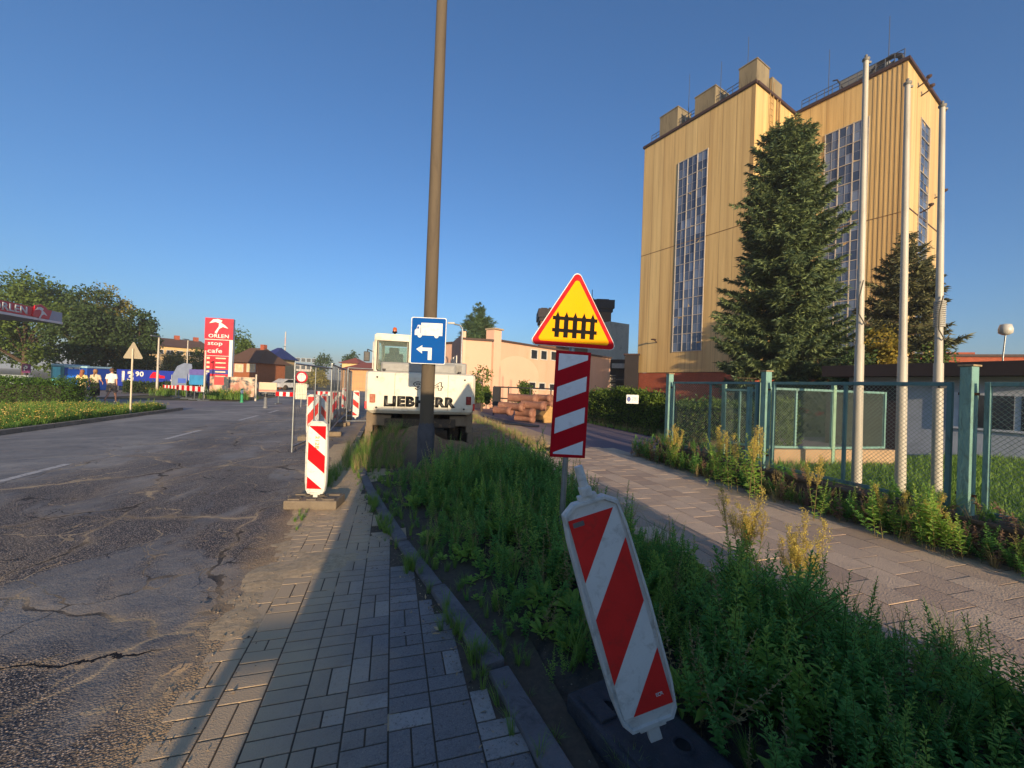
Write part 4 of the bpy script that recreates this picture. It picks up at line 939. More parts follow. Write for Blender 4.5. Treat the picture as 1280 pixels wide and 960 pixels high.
# windows: frames, panes each with its own slight tilt
gp_ = N('tower_glass'); v = gp_.coord(); at = gp_.n('Attribute', attribute_name='tint'); t_ = gp_.sep(at.outputs['Color'])[0]
gp_.base(gp_.mix(t_, lin((58, 70, 92)), lin((126, 138, 158)))); gp_.b.inputs['Roughness'].default_value = .12; gp_.b.inputs['Specular IOR Level'].default_value = .9; gp_.b.inputs['Metallic'].default_value = .25; TG = gp_.m
WF = M('window_bars', (168, 160, 150), .6, .1, 3, dirt=(110, 84, 60)); WF2 = M('window_bars_dark', (132, 132, 138), .6, .1, 3)
def grid_window(x0, x1, z0, z1, nx, nz_, origin, rz, sub=2, subz=2):
    W = x1 - x0; H = z1 - z0; fr = MB()
    for i in range(nx + 1): fr.box((x0 + W * i / nx, -.035, (z0 + z1) / 2), (.065, .07, H + .09))
    for j in range(nz_ + 1): fr.box(((x0 + x1) / 2, -.030, z0 + H * j / nz_), (W, .05, .055))
    o = fr.build('window', WF, TW, origin, (0, 0, rz))
    f2 = MB()
    for i in range(nx * sub):
        if i % sub: f2.box((x0 + W * i / (nx * sub), -.018, (z0 + z1) / 2), (.028, .03, H - .1))
    for j in range(nz_ * subz):
        if j % subz: f2.box(((x0 + x1) / 2, -.016, z0 + H * j / (nz_ * subz)), (W - .1, .026, .025))
    f2.build('glazing_bar', WF2, o)
    V = []; T = []; pw = W / (nx * sub); ph = H / (nz_ * subz)
    for i in range(nx * sub):
        for j in range(nz_ * subz):
            ta, tb_ = rng.normal(0, .018), rng.normal(0, .018); cx, cz = x0 + pw * (i + .5), z0 + ph * (j + .5)
            for sx, sz in ((-1, -1), (1, -1), (1, 1), (-1, 1)): V.append((cx + sx * pw / 2, -.006 + ta * sx * pw / 2 * .5 + tb_ * sz * ph / 2 * .5, cz + sz * ph / 2))
            T += [rng.random() ** 1.6] * 4
    link('pane', np_mesh('pane', V, np.arange(len(V)).reshape(-1, 4), TG, tint=np.array(T)), o)
def wz(px, py, **k): return hit(px, py, **k)
a0 = wz(848, 204, y=0); a1 = wz(886, 186, y=0); a2 = wz(841, 440, y=0); a3 = wz(876, 438, y=0)
grid_window((a0[0] + a2[0]) / 2, (a1[0] + a3[0]) / 2, (a2[2] + a3[2]) / 2, (a0[2] + a1[2]) / 2, 3, 11, (0, 0, 0), 0)
a0 = wz(1032, 168, y=YB); a1 = wz(1087, 147, y=YB)
grid_window(a0[0], a1[0] - .02, ZY + 1.2, (a0[2] + a1[2]) / 2, 3, 12, (0, YB, 0), 0)
a0 = wz(1151, 148, x=LX1); a1 = wz(1161, 160, x=LX1)
grid_window(a0[1] - YB, a1[1] - YB + .15, ZY + 1.2, (a0[2] + a1[2]) / 2, 1, 14, (LX1, YB, 0), PI / 2)
# roof housings, railings, aerials, ducts
HC = M('roof_concrete', (124, 112, 88), .95, .15, 1.2, .3, 10, dirt=(66, 60, 48), dirtamt=.85, stretch=(1.6, 1.6, .25)); RAIL = M('roof_rail', (66, 74, 88), .6, .1, 4)
for (pxl, pxr, pyt, dep, side) in ((922, 944, 84, 1.9, 1), (868, 893, 117, 2.0, 0), (825, 847, 143, 2.0, 0)):
    x0 = hit(pxl, 150, y=.35)[0]; x1 = hit(pxr, 150, y=.35)[0]; zt = hit(pxr - 2, pyt - 8, y=.35)[2]
    q = MB(); q.box(((x0 + x1) / 2, .35 + dep / 2, (HT + .1 + zt) / 2), (x1 - x0, dep, zt - HT - .1)); q.box(((x0 + x1) / 2, .35 + dep / 2, zt + .04), (x1 - x0 + .1, dep + .1, .08)); h_ = q.build('roof_housing', HC, TW)
    q = MB(); q.lathe([(.45, zt + .06), (.42, zt + .25), (.25, zt + .42), (.001, zt + .47)], ((x0 + x1) / 2 + .2, .35 + dep / 2, 0), 20); q.build('vent_cowl', M('cowl', (176, 162, 140), .6), h_)
q = MB(); zt = hit(965, 95, x=XB - .3)[2]; q.box((XB - 1.4, 3.9, (HT + .1 + zt) / 2), (2.2, 1.6, zt - HT - .1)); q.build('roof_housing', HC, TW)
def railing(p0, p1, z, n, name='roof_railing'):
    q = MB(); p0 = Vector((*p0, z)); p1 = Vector((*p1, z)); 
    for h in (.45, .8, 1.1): q.tube(p0 + Vector((0, 0, h)), p1 + Vector((0, 0, h)), .03, .03, 5)
    for i in range(n + 1): p = p0.lerp(p1, i / n); q.tube(p, p + Vector((0, 0, 1.1)), .03, .03, 5)
    q.build(name, RAIL, TW)
railing((LX0 + .4, .5), (XB - .5, .5), HT + .1, 18); railing((XB + .3, YB + .5), (LX1 - .3, YB + .5), HT + .1, 12)
railing((XB - .6, .7), (XB - .6, YB), HT + .1, 4)
q = MB(); x0 = hit(1048, 120, y=YB + 1)[0]; x1 = hit(1108, 90, y=YB + 1)[0]; zt = HT + 1.5; q.box(((x0 + x1) / 2, YB + 1.9, (HT + zt) / 2 + .1), (x1 - x0, 1.6, zt - HT)); q.build('roof_housing', M('louvre_grey', (112, 112, 110), .7, .1, 3), TW)
for px, py0, py1, Y in ((861, 93, 128, 0), (901, 77, 105, 0), (935, 46, 76, 0), (1036, 62, 100, 1), (1111, 20, 68, 1)):
    y_ = .8 if Y == 0 else YB + 1.0; a = hit(px, py1, y=y_); b = hit(px + (py1 - py0) * .03, py0, y=y_); q = MB(); q.tube((a[0], y_, HT), (a[0], y_, b[2]), .035, .02, 5); q.build('aerial', RAIL, TW)
def duct(pts, r, mat=None):
    q = MB(); q.path([Vector(p) for p in pts], r, 10); q.build('duct', mat or M('duct_dark', (52, 46, 44), .6, .15), TW)
xx = LX1 - .5
arc = [(xx - 1.9 + 0, YB + .7, HT + .5), (xx - 1.4, YB + .7, HT + 1.1), (xx - .5, YB + .7, HT + 1.25), (xx - .1, YB + .7, HT + 1.0), (xx + .1, YB + .7, HT + .1)]
duct(arc, .16); duct([(xx - 1.5, YB + .7, HT + .5), (xx - .4, YB + .7, HT + .8)], .07)
duct([(LX1 - .7, YB + 1.6, HT), (LX1 - .7, YB + 1.7, HT + .9), (LX1 - .7, YB + 2.4, HT + 1.1), (LX1 - .7, YB + 2.9, HT + .7), (LX1 - .7, YB + 2.95, HT)], .16)
xm = hit(1032, 120, y=YB + .8)[0]
for k in range(5): duct([(xm + k * .28, YB + .9, HT), (xm + k * .28, YB + .9, HT + .5 + .15 * (k % 2)), (xm + k * .28 + .2, YB + 1.2, HT + .5)], .12, M('fan_grey', (92, 90, 84), .6, .2))
duct([(xm + 1.2, YB + 1, HT + .6), (xm + .7, YB + 1, HT + 1.8), (xm + .4, YB + 1, HT + 1.9)], .05)
for py, px in ((101, 1147), (112, 1151), (258, 1150), (240, 1168)):
    a = hit(px, py + 5, x=LX1); q = MB(); q.path([(LX1, a[1], a[2] - .2), (LX1 + .5, a[1], a[2]), (LX1 + .6, a[1], a[2] + .2)], .05, 6); q.lathe([(.05, a[2] + .1), (.16, a[2] + .2), (.16, a[2] + .3), (.02, a[2] + .33)], (LX1 + .6, a[1], 0), 10); q.build('wall_lamp', DARKTRIM, TW)
a = hit(821, 428, y=0); q = MB(); q.path([(a[0], 0, a[2]), (a[0] + .1, -.5, a[2] + .2)], .05, 6); q.box((a[0] + .1, -.6, a[2] + .22), (.3, .4, .1)); q.build('wall_lamp', DARKTRIM, TW)
q = MB()
for k in range(30): q.tube((XB + .12, 2.0, HT - .3 - k * .5), (XB + .12, 2.5, HT - .3 - k * .5), .02, .02, 4)
for y in (2.0, 2.5): q.tube((XB + .12, y, HT + 1), (XB + .12, y, HT - 15), .03, .03, 5)
q.build('ladder', M('ladder_yellow', (150, 116, 60), .6), TW)
q = MB()
for y in (3.2, 3.6): q.tube((XB + .10, y, HT), (XB + .10, y, HT - 14), .05, .05, 6)
q.build('drain_pipe', M('ladder_yellow', (150, 116, 60), .6), TW)

# ------------------------------------------------------------------ generic buildings
def block(name, label, cat, pL, pR, depth, H, mat, roofmat=None, parapet=0.0, base_z=-.1, group=None):
    """front runs from pL to pR (left to right seen from the viewer); local x along it, y away"""
    d = pR - pL; L = math.hypot(d.x, d.y); rz = math.atan2(d.y, d.x); t = thing(name, label, cat, (pL.x, pL.y, 0), rz, group)
    q = MB(); q.box((L / 2, depth / 2, (H + base_z) / 2), (L, depth, H - base_z)); q.build('wall', mat, t)
    if roofmat: q = MB(); q.box((L / 2, depth / 2, H + .06), (L + .25, depth + .25, .14)); q.build('roof', roofmat, t)
    return t, L
def window(t, x, z, w_, h, mat=None, y=0, frame=None, mull=True, rz=0, sill=False):
    q = MB(); f = .07
    for s in (-1, 1): q.box((x + s * (w_ / 2), y - .02, z), (f, .08, h + f)); q.box((x, y - .02, z + s * h / 2), (w_ - f, .07, f))
    if mull: q.box((x, y - .015, z), (f * .7, .06, h - f))
    o = q.build('window', frame or M('frame_white', (200, 196, 188), .5), t, (0, 0, 0), (0, 0, rz))
    q = MB(); q.box((x, y - .004, z), (w_, .02, h)); q.build('pane', mat or M('dark_glass', (38, 44, 52), .1, .2, 1, spec=.8), o); return o
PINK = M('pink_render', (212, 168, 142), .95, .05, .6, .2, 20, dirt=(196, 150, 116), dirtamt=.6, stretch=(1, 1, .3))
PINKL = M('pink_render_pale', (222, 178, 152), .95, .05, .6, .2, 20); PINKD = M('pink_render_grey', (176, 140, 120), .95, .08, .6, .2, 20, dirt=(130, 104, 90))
ROOFD = M('roof_dark', (74, 56, 50), .8, .15, 2)
pk0 = P(617, 480, 28.6); pk1 = P(762, 480, 41.5); Hp = P(640, 429.5, 30.2).z
PB, Lp = block('pink_building', 'long low pink building with a tall pilaster at its left corner and small square windows', 'building', pk0, pk1, 9, Hp, PINK, ROOFD)
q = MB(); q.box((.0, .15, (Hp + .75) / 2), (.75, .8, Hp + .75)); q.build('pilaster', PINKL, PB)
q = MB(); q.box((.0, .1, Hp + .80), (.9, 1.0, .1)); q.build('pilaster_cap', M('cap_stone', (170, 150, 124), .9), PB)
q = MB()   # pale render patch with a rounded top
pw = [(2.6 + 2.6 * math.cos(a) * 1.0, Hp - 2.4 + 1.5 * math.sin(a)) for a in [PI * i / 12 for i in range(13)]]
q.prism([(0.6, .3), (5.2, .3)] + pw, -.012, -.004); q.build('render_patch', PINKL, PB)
def on_line(px, py, t, L_):
    """local x and z on the front plane of a block for a pixel"""
    o = t.location; c_, s_ = math.cos(t.rotation_euler.z), math.sin(t.rotation_euler.z); d = ray(px, py); nx_, ny_ = -s_, c_
    k = ((o.x) * nx_ + (o.y) * ny_) / (d.x * nx_ + d.y * ny_); p = Vector((0, 0, EYE)) + d * k
    return (p.x - o.x) * c_ + (p.y - o.y) * s_, p.z
for px, py in ((667.5, 443), (679.5, 444), (692, 445), (665, 482), (677, 483), (690, 484)):
    x, z = on_line(px, py, PB, Lp); window(PB, x, z, .85, .75 if py < 460 else .55, mull=False)
e0 = P(577, 480, 26.5); e1 = P(613, 480, 27.0); He = P(590, 427, 27.6).z
PE, Le = block('pink_annex', 'smaller pink annex at the left end of the long pink building', 'building', e0, e1, 7, He, PINK, ROOFD)
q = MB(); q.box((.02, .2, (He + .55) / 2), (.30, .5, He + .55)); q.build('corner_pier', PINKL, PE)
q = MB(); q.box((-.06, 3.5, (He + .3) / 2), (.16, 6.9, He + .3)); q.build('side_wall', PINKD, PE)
for i in range(3): window(PE, 1.2 + i * 2.0, 2.7, 1.1, 1.7, y=.0, rz=0).matrix_basis = Matrix.Translation((-.14, 7.6, 0)) @ Matrix.Rotation(-PI / 2, 4, 'Z')
# dark round-topped brick silos behind the crossing sign
D_ = 62; BRD = brickmat('dark_brick', (104, 74, 52), (124, 88, 60), (90, 76, 60), 3)
for pl, pr, pt, lbl in ((704, 761, 386, 'taller dark brick silo with a black crown behind the crossing sign'), (673, 702, 398, 'lower dark brick silo with a black crown left of the taller one')):
    zt = P((pl + pr) / 2, pt, D_).z; t, L = block('brick_silo', lbl, 'silo', P(pl, 480, D_), P(pr, 480, D_), 9 if pl > 700 else 5, zt, BRD, group='brick silos'); dd_ = 9 if pl > 700 else 5
    q = MB(); q.box((L / 2, dd_ / 2, zt + .8), (L + .8, dd_ + .8, 1.3)); q.box((L / 2, dd_ / 2, zt - .15), (L + .4, dd_ + .4, .5))
    for i in range(3): q.box((L * (i + .4) / 3, 0, zt + 1.5), (L / 3 * .8, .5, .14 + .12 * (i % 2)))
    q.build('crown', M('crown_black', (38, 32, 34), .8, .2), t)
    if pl > 700: q = MB(); q.tube((L * .62, 2, zt), (L * .62, 2, P(740, 358, D_).z), .12, .05, 6); q.build('mast', RAIL, t)
t, L = block('grey_block', 'plain grey concrete block to the right of the brick silo', 'building', P(760, 480, 58), P(784, 480, 60), 6, P(772, 403.5, 59).z, M('grey_render', (196, 184, 166), .95, .08, .5, dirt=(96, 90, 80)))
t, L = block('pump_house', 'low dark shed with a tall white door column between the sign and the tower', 'shed', P(738, 480, 44), P(797, 480, 42), 5, P(770, 451, 43).z, M('shed_dark', (66, 58, 54), .9, .2, 2), DARKTRIM)
q = MB(); 
for px in (739, 767): x, z = on_line(px, 470, t, L); q.box((x, -.4, 1.5), (.55, .3, 3.2))
q.box((L * .72, -.4, P(780, 458, 43).z), (L * .5, .32, .5)); q.build('white_frame', M('pale_frame', (190, 180, 164), .9), t)
x, z = on_line(753, 455, t, L)
for k in range(9): q = MB(); q.box((L * .5 , -.62, .4 + k * .32), (L * .95, .5, .12)); q.build('stacked_board', M('boards_%d' % (k % 2), ((36, 32, 32), (120, 112, 104))[k % 2], .8, .3), t)
t, L = block('dark_hut', 'small dark hut with a railing on top beside the tower', 'hut', P(780, 480, 40), P(797, 480, 39.5), 3, P(790, 444, 40).z, M('hut_brown', (36, 30, 30), .9, .2, 2), DARKTRIM)
# grey garage building on the right
GR0 = P(1060, 520, 13.5); GR1 = P(1420, 540, 8.6)
t, L = block('garage_building', 'low grey rendered building with a dark fascia and wide windows behind the flagpoles', 'building', GR0, GR1, 9, 2.30, M('grey_white_render', (176, 180, 186), .95, .06, .8, .2, 20, dirt=(130, 130, 128)))
q = MB(); q.box((L / 2, 4.2, 2.47), (L + .9, 9.8, .36)); q.build('fascia', M('fascia_dark', (48, 36, 34), .8, .2, 1), t)
x0, z0 = on_line(1192, 522, t, L); 
q = MB(); q.box((x0 + 2.2, -.03, 1.36), (4.6, .1, 1.0)); 
o = q.build('window', M('win_strip', (196, 196, 198), .5), t); q = MB()
for i in range(4): q.box((x0 + .62 + i * 1.1, -.085, 1.36), (.98, .02, .86))
q.build('pane', M('dark_glass', (38, 44, 52), .1), o)
x1_, _ = on_line(1085, 520, t, L); q = MB(); q.box((x1_ - .2, -.02, 1.05), (2.0, .08, 2.1)); q.build('garage_door', M('gate_brown', (60, 44, 40), .8, .2, 3), t)
t, L = block('brick_hall', 'red brick hall roof showing above the grey garage', 'building', P(1150, 470, 24), P(1300, 480, 22), 8, P(1190, 447, 24).z, BRICK, DARKTRIM)
x, z = on_line(1205, 440, t, L); q = MB(); q.box((x, 2, P(1205, 441, 24).z - 1), (1.6, 2.6, 2.0)); q.build('parapet', BRICK, t)
t = thing('floodlight', 'white floodlight on a thin curved arm above the brick hall', 'floodlight', P(1255, 440, 20.0)); q = MB(); q.path([(0, 0, -1.6), (-.05, 0, -.3), (.05, 0, .85)], .035, 6); q.build('arm', GALV, t)
q = MB(); q.lathe([(.001, 1.42), (.2, 1.38), (.26, 1.15), (.25, .95), (.1, .85), (.001, .85)], (.05, 0, 0), 16); q.build('lamp_housing', M('lamp_white', (190, 186, 176), .4), t)
# brown gate and rusty posts by the hedge
for px, l in ((808, 'rusty red fence post at the right end of the ivy hedge'), (741, 'grey fence post at the left end of the ivy hedge')):
    p = P(px, 520, 15.5 if px > 800 else 19); t = thing('rusty_post', l, 'post', (p.x, p.y, 0)); q = MB(); q.box((0, 0, .75), (.10, .10, 1.6), bev=.01); q.build('post_shaft', M('rusty_red', (124, 60, 48), .85, .2, 6), t)
p0, p1 = P(811, 515, 15.3), P(840, 515, 14.2); t = thing('yard_gate', 'dark brown sheet gate beyond the rusty post', 'gate', (p0.x, p0.y, 0), math.atan2(p1.y - p0.y, p1.x - p0.x)); q = MB(); q.box(((p1 - p0).length / 2, 0, .8), ((p1 - p0).length, .05, 1.5)); q.build('gate_leaf', M('gate_sheet', (78, 50, 42), .8, .2, 3), t)
p = P(790.5, 499, 14.6); t = thing('yard_notice', 'small white notice board with blue print hanging on the ivy hedge', 'sign', p, .1); q = MB(); q.prism(rrect(.46, .32, .02), -.01, .01); q.build('board', WHITE, t)
q = MB(); q.prism([(-.14 + .07 * math.cos(a), .0 + .10 * math.sin(a)) for a in [2 * PI * i / 16 for i in range(16)]], -.013, -.0098); q.build('blue_disc', M('notice_blue', (40, 60, 130), .5), t)
for i, wd in enumerate(('TEREN', 'PRYWATNY')): link('lettering', text_mesh(wd, .20, .045, M('notice_blue', (40, 60, 130), .5), -.0105, .001, .0, .08, .05 - i * .08), t)

# ------------------------------------------------------------------ pipes, bucket and barrier across the path
PIPE = M('clay_pipe', (136, 92, 74), .85, .15, 3, .3, 30, dirt=(170, 140, 112), dirtamt=.7)
pipes = [(672, 499, 640, 493.5, .26), (655, 509, 628, 504, .24), (668, 517, 650, 509, .25), (690, 498, 676, 494, .2), (668, 524.5, 648, 517.5, .17), (640, 514, 622, 509.5, .22), (682, 508, 656, 500, .25), (693, 505, 678, 500, .18)]
PL = ['topmost clay pipe of the pile with its open end showing', 'middle left clay pipe in the pile', 'fat clay pipe at the front of the pile', 'short clay pipe behind the steel bucket', 'thin lowest clay pipe lying at the front of the pile', 'far left end clay pipe on the ground', 'clay pipe in the second row under the open one', 'small clay pipe end above the bucket on the right']
for i, (x0, y0, x1, y1, r) in enumerate(pipes):
    r *= .72
    Yd = 17.5 + (.5 if i in (0, 3, 7) else 0); p = P(x0, y0, Yd); q_ = P(x1 - 4, y1, Yd + .35); t = thing('clay_pipe', PL[i], 'pipe', p, 0, 'clay pipes piled beside the dug-up path')
    d = q_ - p; d.z *= .15; L = d.length; t.rotation_euler = d.to_track_quat('Y', 'Z').to_euler()
    q = MB(); q.lathe([(r, L), (r, .22), (r * 1.18, .2), (r * 1.18, 0), (r * .92, 0), (r * .86, .3), (.001, .31)], (0, 0, 0), 22, axis='Y'); q.build('pipe_shell', PIPE, t)
t = thing('pipe_end', 'dark inner mouth', 'pipe') if False else None
p = G(686, 527, .0); t = thing('digger_bucket', 'big sandy steel digger bucket standing by the clay pipes', 'bucket', (p.x, p.y, .0), .5)
bk_ = [(-.55, 0), (.45, 0), (.62, .35), (.55, .8), (.2, 1.0), (-.15, .95), (-.35, .6), (-.62, .3)]
q = MB(); q.prism(bk_, -.45, .45); q.build('shell', M('bucket_sand', (176, 138, 84), .8, .15, 3, .2, 20, dirt=(120, 92, 60)), t)
for k in range(4): q = MB(); q.box((-.6, -.33 + k * .22, .06), (.18, .08, .06), bev=.01); q.build('tooth', STEEL_D, t)
t = thing('steel_rack', 'black steel rack and railing standing behind the clay pipes', 'rack', P(655, 515, 21), -.3); t.location.z = 0; q = MB()
for x in (-1.7, -.9, .3, 1.4, 2.0): q.tube((x, 0, 0), (x, 0, 1.55), .04, .04, 6)
for z in (.9, 1.5): q.tube((-1.7, 0, z), (2.2, 0, z), .035, .035, 6)
q.box((-1.55, 0, 1.0), (.4, .2, 1.0)); q.build('rack_frame', STEEL_D, t)
for i in range(4):
    p, q_ = P(605 + i * 6, 507 + i * 3, 19.5 - i), P(650 + i * 8, 519 + i * 2.4, 16.2 - i * .2); t = thing('black_tube', ['long black plastic tube lying on the path in front of the clay pipes', 'second black tube beside the long one on the path', 'third black tube lying nearer on the path', 'nearest black plastic tube on the path before the pipes'][i], 'tube', group='black tubes lying before the clay pipes'); p.z = q_.z = .06; q = MB(); q.tube(p, q_, .05, .05, 8); q.build('tube_shell', M('black_plastic', (34, 38, 52), .5), t)

# ------------------------------------------------------------------ left side: filling station
ORR = M('station_red', (206, 18, 42), .35, .04, 2); ORW = M('station_white', (226, 222, 214), .45, .04, 2)
def eagle(x, z, s, y):
    """swooping bird-like white mark"""
    q = MB(); a = [(-1.0, .25), (-.62, .72), (-.1, .80), (.35, .62), (.2, .38), (.62, .10), (1.0, -.28), (.62, -.18), (.42, -.12), (.05, -.35), (-.2, -.95), (-.42, -.80), (-.02, -.10), (.02, .30), (-.35, .42), (-.72, .32)]
    b = [(p[0] * s + x, p[1] * s + z) for p in a]; q.prism(b[::-1], y - .01, y); return q
cR = P(76, 398, 31); cdir = RT; cL = cR - RT * 24
t = thing('station_canopy', 'red and grey filling station canopy reaching in from the left edge', 'canopy', (cR.x, cR.y, 0), math.atan2(RT.y, RT.x))
# local x runs along the road (away), front at y<=0 faces the road; origin at the far right end
zb, ztp = P(76, 405, 31).z, P(76, 391, 31).z
q = MB(); q.box((-12, 6, (zb + ztp) / 2), (24, 12, ztp - zb - .05)); q.build('canopy_deck', M('canopy_grey', (92, 98, 112), .5, .1), t)
q = MB(); q.box((-.7, -.03, (zb + ztp) / 2), (1.4, .1, ztp - zb)); q.build('fascia_end', M('fascia_silver', (150, 156, 168), .35, .05), t)
q = MB(); q.prism([(-24, zb + .16), (-1.25, zb + .16), (-1.0, ztp), (-24, ztp)], -.1, -.05); fb = q.build('fascia_red', ORR, t)
q = MB(); q.box((-12.0, -.08, zb + .06), (24, .1, .16)); q.build('fascia_strip', ORW, t)
link('lettering', text_mesh('ORLEN', 2.6, .52, ORW, -.105, .02, .03, -4.45, (zb + ztp) / 2 + .08), fb)
q = MB(); q.lathe([(1.0, -.13), (1.0, -.06)], (-4.6, 0, ztp - .15), 6, axis='Y')
q = MB(); q.prism([(-2.75, zb + .2), (-1.4, zb + .2), (-1.55, ztp + .08), (-2.05, ztp + .28), (-2.6, ztp + .12)], -.16, -.101); q.build('logo_panel', ORR, fb); eagle(-2.05, (zb + ztp) / 2 + .1, .52, -.165).build('logo_bird', ORW, fb)
for x in (-5, -15):
    for y in (3, 9): q = MB(); q.box((x, y, zb / 2), (.4, .4, zb)); q.build('column', ORW, t)
# price pylon
py_b = P(272, 470, 40); ztop = P(275, 398, 40).z; wP = 2.45
t = thing('price_pylon', 'tall red and white filling station price pylon', 'pylon', (py_b.x, py_b.y, 0), math.radians(12))
q = MB(); q.box((0, .2, ztop / 2), (wP, .4, ztop), bev=.02); q.build('pylon_body', ORW, t)
q = MB(); q.box((0, -.03, ztop - 1.05), (wP + .06, .08, 2.1)); a_ = q.build('logo_box', ORR, t); eagle(-.02, ztop - .75, .85, -.075).build('logo_bird', ORW, a_); link('lettering', text_mesh('ORLEN', 1.8, .38, ORW, -.08, .01, .025, 0, ztop - 1.78), a_)
q = MB(); q.box((-.14, -.03, ztop - 2.95), (wP - .30, .06, 1.55)); a_ = q.build('cafe_panel', ORR, t)
link('lettering', text_mesh('stop', 1.3, .46, ORW, -.065, .01, .015, -.3, ztop - 2.6), a_); link('lettering', text_mesh('cafe', 1.3, .46, ORW, -.065, .01, .015, -.3, ztop - 3.25), a_)
for i in range(6):
    z = ztop - 4.0 - i * .45; q = MB(); q.box((-.14, -.03, z), (wP - .3, .06, .445)); a_ = q.build('price_row', ORR if i != 3 else M('price_blue', (40, 50, 130), .4), t)
    PCR = M('price_cream', (220, 196, 160), .5); q = MB(); q.box((-.85, -.066, z), (.26, .012, .20)); q.build('fuel_label', PCR, a_); q = MB(); q.box((.25, -.066, z), (.9, .012, .12)); q.build('price_panel', PCR, a_)
# banners, toilets, container
def board_on_legs(name, label, cat, pxl, pxr, pyt, pyb, Y, mat, legs=True, th=.06, tilt=0):
    a = P(pxl, (pyt + pyb) / 2, Y); b = P(pxr, (pyt + pyb) / 2, Y + tilt); zt = P((pxl + pxr) / 2, pyt, Y + tilt / 2).z; zb = P((pxl + pxr) / 2, pyb, Y + tilt / 2).z
    t = thing(name, label, cat, (a.x, a.y, 0), math.atan2(b.y - a.y, b.x - a.x)); L = math.hypot(b.x - a.x, b.y - a.y)
    q = MB(); q.box((L / 2, 0, (zt + zb) / 2), (L, th, zt - zb)); o = q.build('board', mat, t)
    if legs and zb > .1:
        for x in (.1, L - .1): q = MB(); q.box((x, .06, zt / 2), (.06, .06, zt)); q.build('leg', GALV, t)
    return t, o, L, zb, zt
BB = M('banner_blue', (20, 46, 150), .5, .08, 1)
t, o, L, zb, zt = board_on_legs('advert_banner', 'long dark blue advertising banner with a big white 13 under the trees', 'banner', 146, 262, 463.5, 484, 34, BB)
link('lettering', text_mesh('13', 1.0, .95, ORW, -.035, .01, .05, .95, (zb + zt) / 2 + .1), o); link('lettering', text_mesh('90', .7, .45, ORW, -.035, .01, .03, 1.95, (zb + zt) / 2 + .35), o)
q = MB(); q.prism([(2.8, zb + .75), (4.1, zb + .75), (4.1, zb + .95), (3.7, zb + 1.0), (3.5, zb + 1.25), (3.1, zb + 1.25), (2.9, zb + 1.0)], -.045, -.031); q.build('red_car_print', ORR, o)
link('lettering', text_mesh('wynajem', 1.3, .25, ORW, -.035, .01, .02, 5.2, (zb + zt) / 2 - .1), o)
q = MB(); q.box((6.9, -.04, (zt + zb) / 2 + .1), (1.6, .012, (zt - zb) * .8)); q.build('light_print', M('print_pale', (170, 170, 190), .6, .3, 3), o)
def toilet(pxl, pxr, pyt, Y, c, label, rz=.3):
    a = P(pxl, 480, Y); b = P(pxr, 480, Y); zt = P((pxl + pxr) / 2, pyt, Y).z; L = (b - a).length; t = thing('portable_toilet', label, 'portable toilet', (a.x, a.y, 0), math.atan2(b.y - a.y, b.x - a.x)); mt = M('toilet_' + label[:6], c, .5, .08, 2)
    q = MB(); q.box((L / 2, 1, (zt - .15) / 2), (L, 2, zt - .15), bev=.03); q.build('cabin_shell', mt, t); q = MB(); q.box((L / 2, 1, zt - .06), (L + .06, 2.06, .16), bev=.06); q.build('roof', M('toilet_roof', (150, 190, 205), .5), t)
    q = MB(); q.box((L * .45, -.01, zt * .48), (L * .6, .03, zt * .8), bev=.01); q.build('door', M('toilet_door_' + label[:6], tuple(min(255, int(x * 1.5 + 20)) for x in c), .5), t); return t
toilet(63, 79, 455, 33, (70, 140, 150), 'teal portable toilet with a pale roof under the trees, left of the blue hut')
t = toilet(80, 108, 457.5, 32, (10, 70, 160), 'wide blue hut with white lettering beside the teal toilet'); link('lettering', text_mesh('serwis', .9, .22, ORW, -.03, .01, .03, .8, 1.75), t)
t, o, L, zb, zt = board_on_legs('estate_sign', 'small purple and white sign board on a post left of the teal toilet', 'sign', 28, 38, 455, 466, 30, M('sign_mauve', (120, 60, 110), .6)); link('lettering', text_mesh('P', .3, .4, ORW, -.035, .01, .03, L / 2, (zb + zt) / 2), o)
wk = thing('grey_low_wall', 'pale grey low wall behind the clipped hedge at the left edge', 'wall', G(-40, 490)); a = P(-60, 475, 28); b = P(38, 475, 28); wk.location = (a.x, a.y, 0); wk.rotation_euler = (0, 0, math.atan2(b.y - a.y, b.x - a.x)); q = MB(); q.box(((b - a).length / 2, 0, .55), ((b - a).length, .25, 1.1)); q.build('wall_body', M('wall_pale_grey', (140, 150, 156), .9), wk)
# inflatable sail and poster
p = P(226, 485, 30); t = thing('feather_flag', 'grey curved advertising feather flag by the entrance', 'flag', (p.x, p.y, 0), .1); q = MB()
fl_ = [(-.7, .5), (.35, .5), (.45, 1.6), (.75, 2.05), (.7, 2.35), (.2, 2.42), (-.3, 2.15), (-.6, 1.5)]; q.prism(fl_, -.02, .02); f_ = q.build('flag_cloth', M('flag_grey', (112, 124, 148), .7, .2, 2), t); q = MB(); q.prism([(-.2, .9), (.35, .9), (.35, 1.25), (-.2, 1.25)], -.03, -.021); q.build('blue_print', M('print_blue', (60, 90, 180), .6), f_); q = MB(); q.tube((-.66, 0, 0), (-.66, 0, 1.5), .03, .03, 6); q.build('pole', GALV, t)
t, o, L, zb, zt = board_on_legs('poster_stand', 'turquoise and violet poster on a stand beside the grey feather flag', 'poster', 237, 256, 462, 481, 29.5, M('poster_teal', (50, 130, 180), .5, .25, 1.2)); q = MB(); q.box((L / 2, -.04, zt - .2), (L, .02, .42)); q.build('poster_header', M('poster_violet', (92, 84, 150), .5), o)
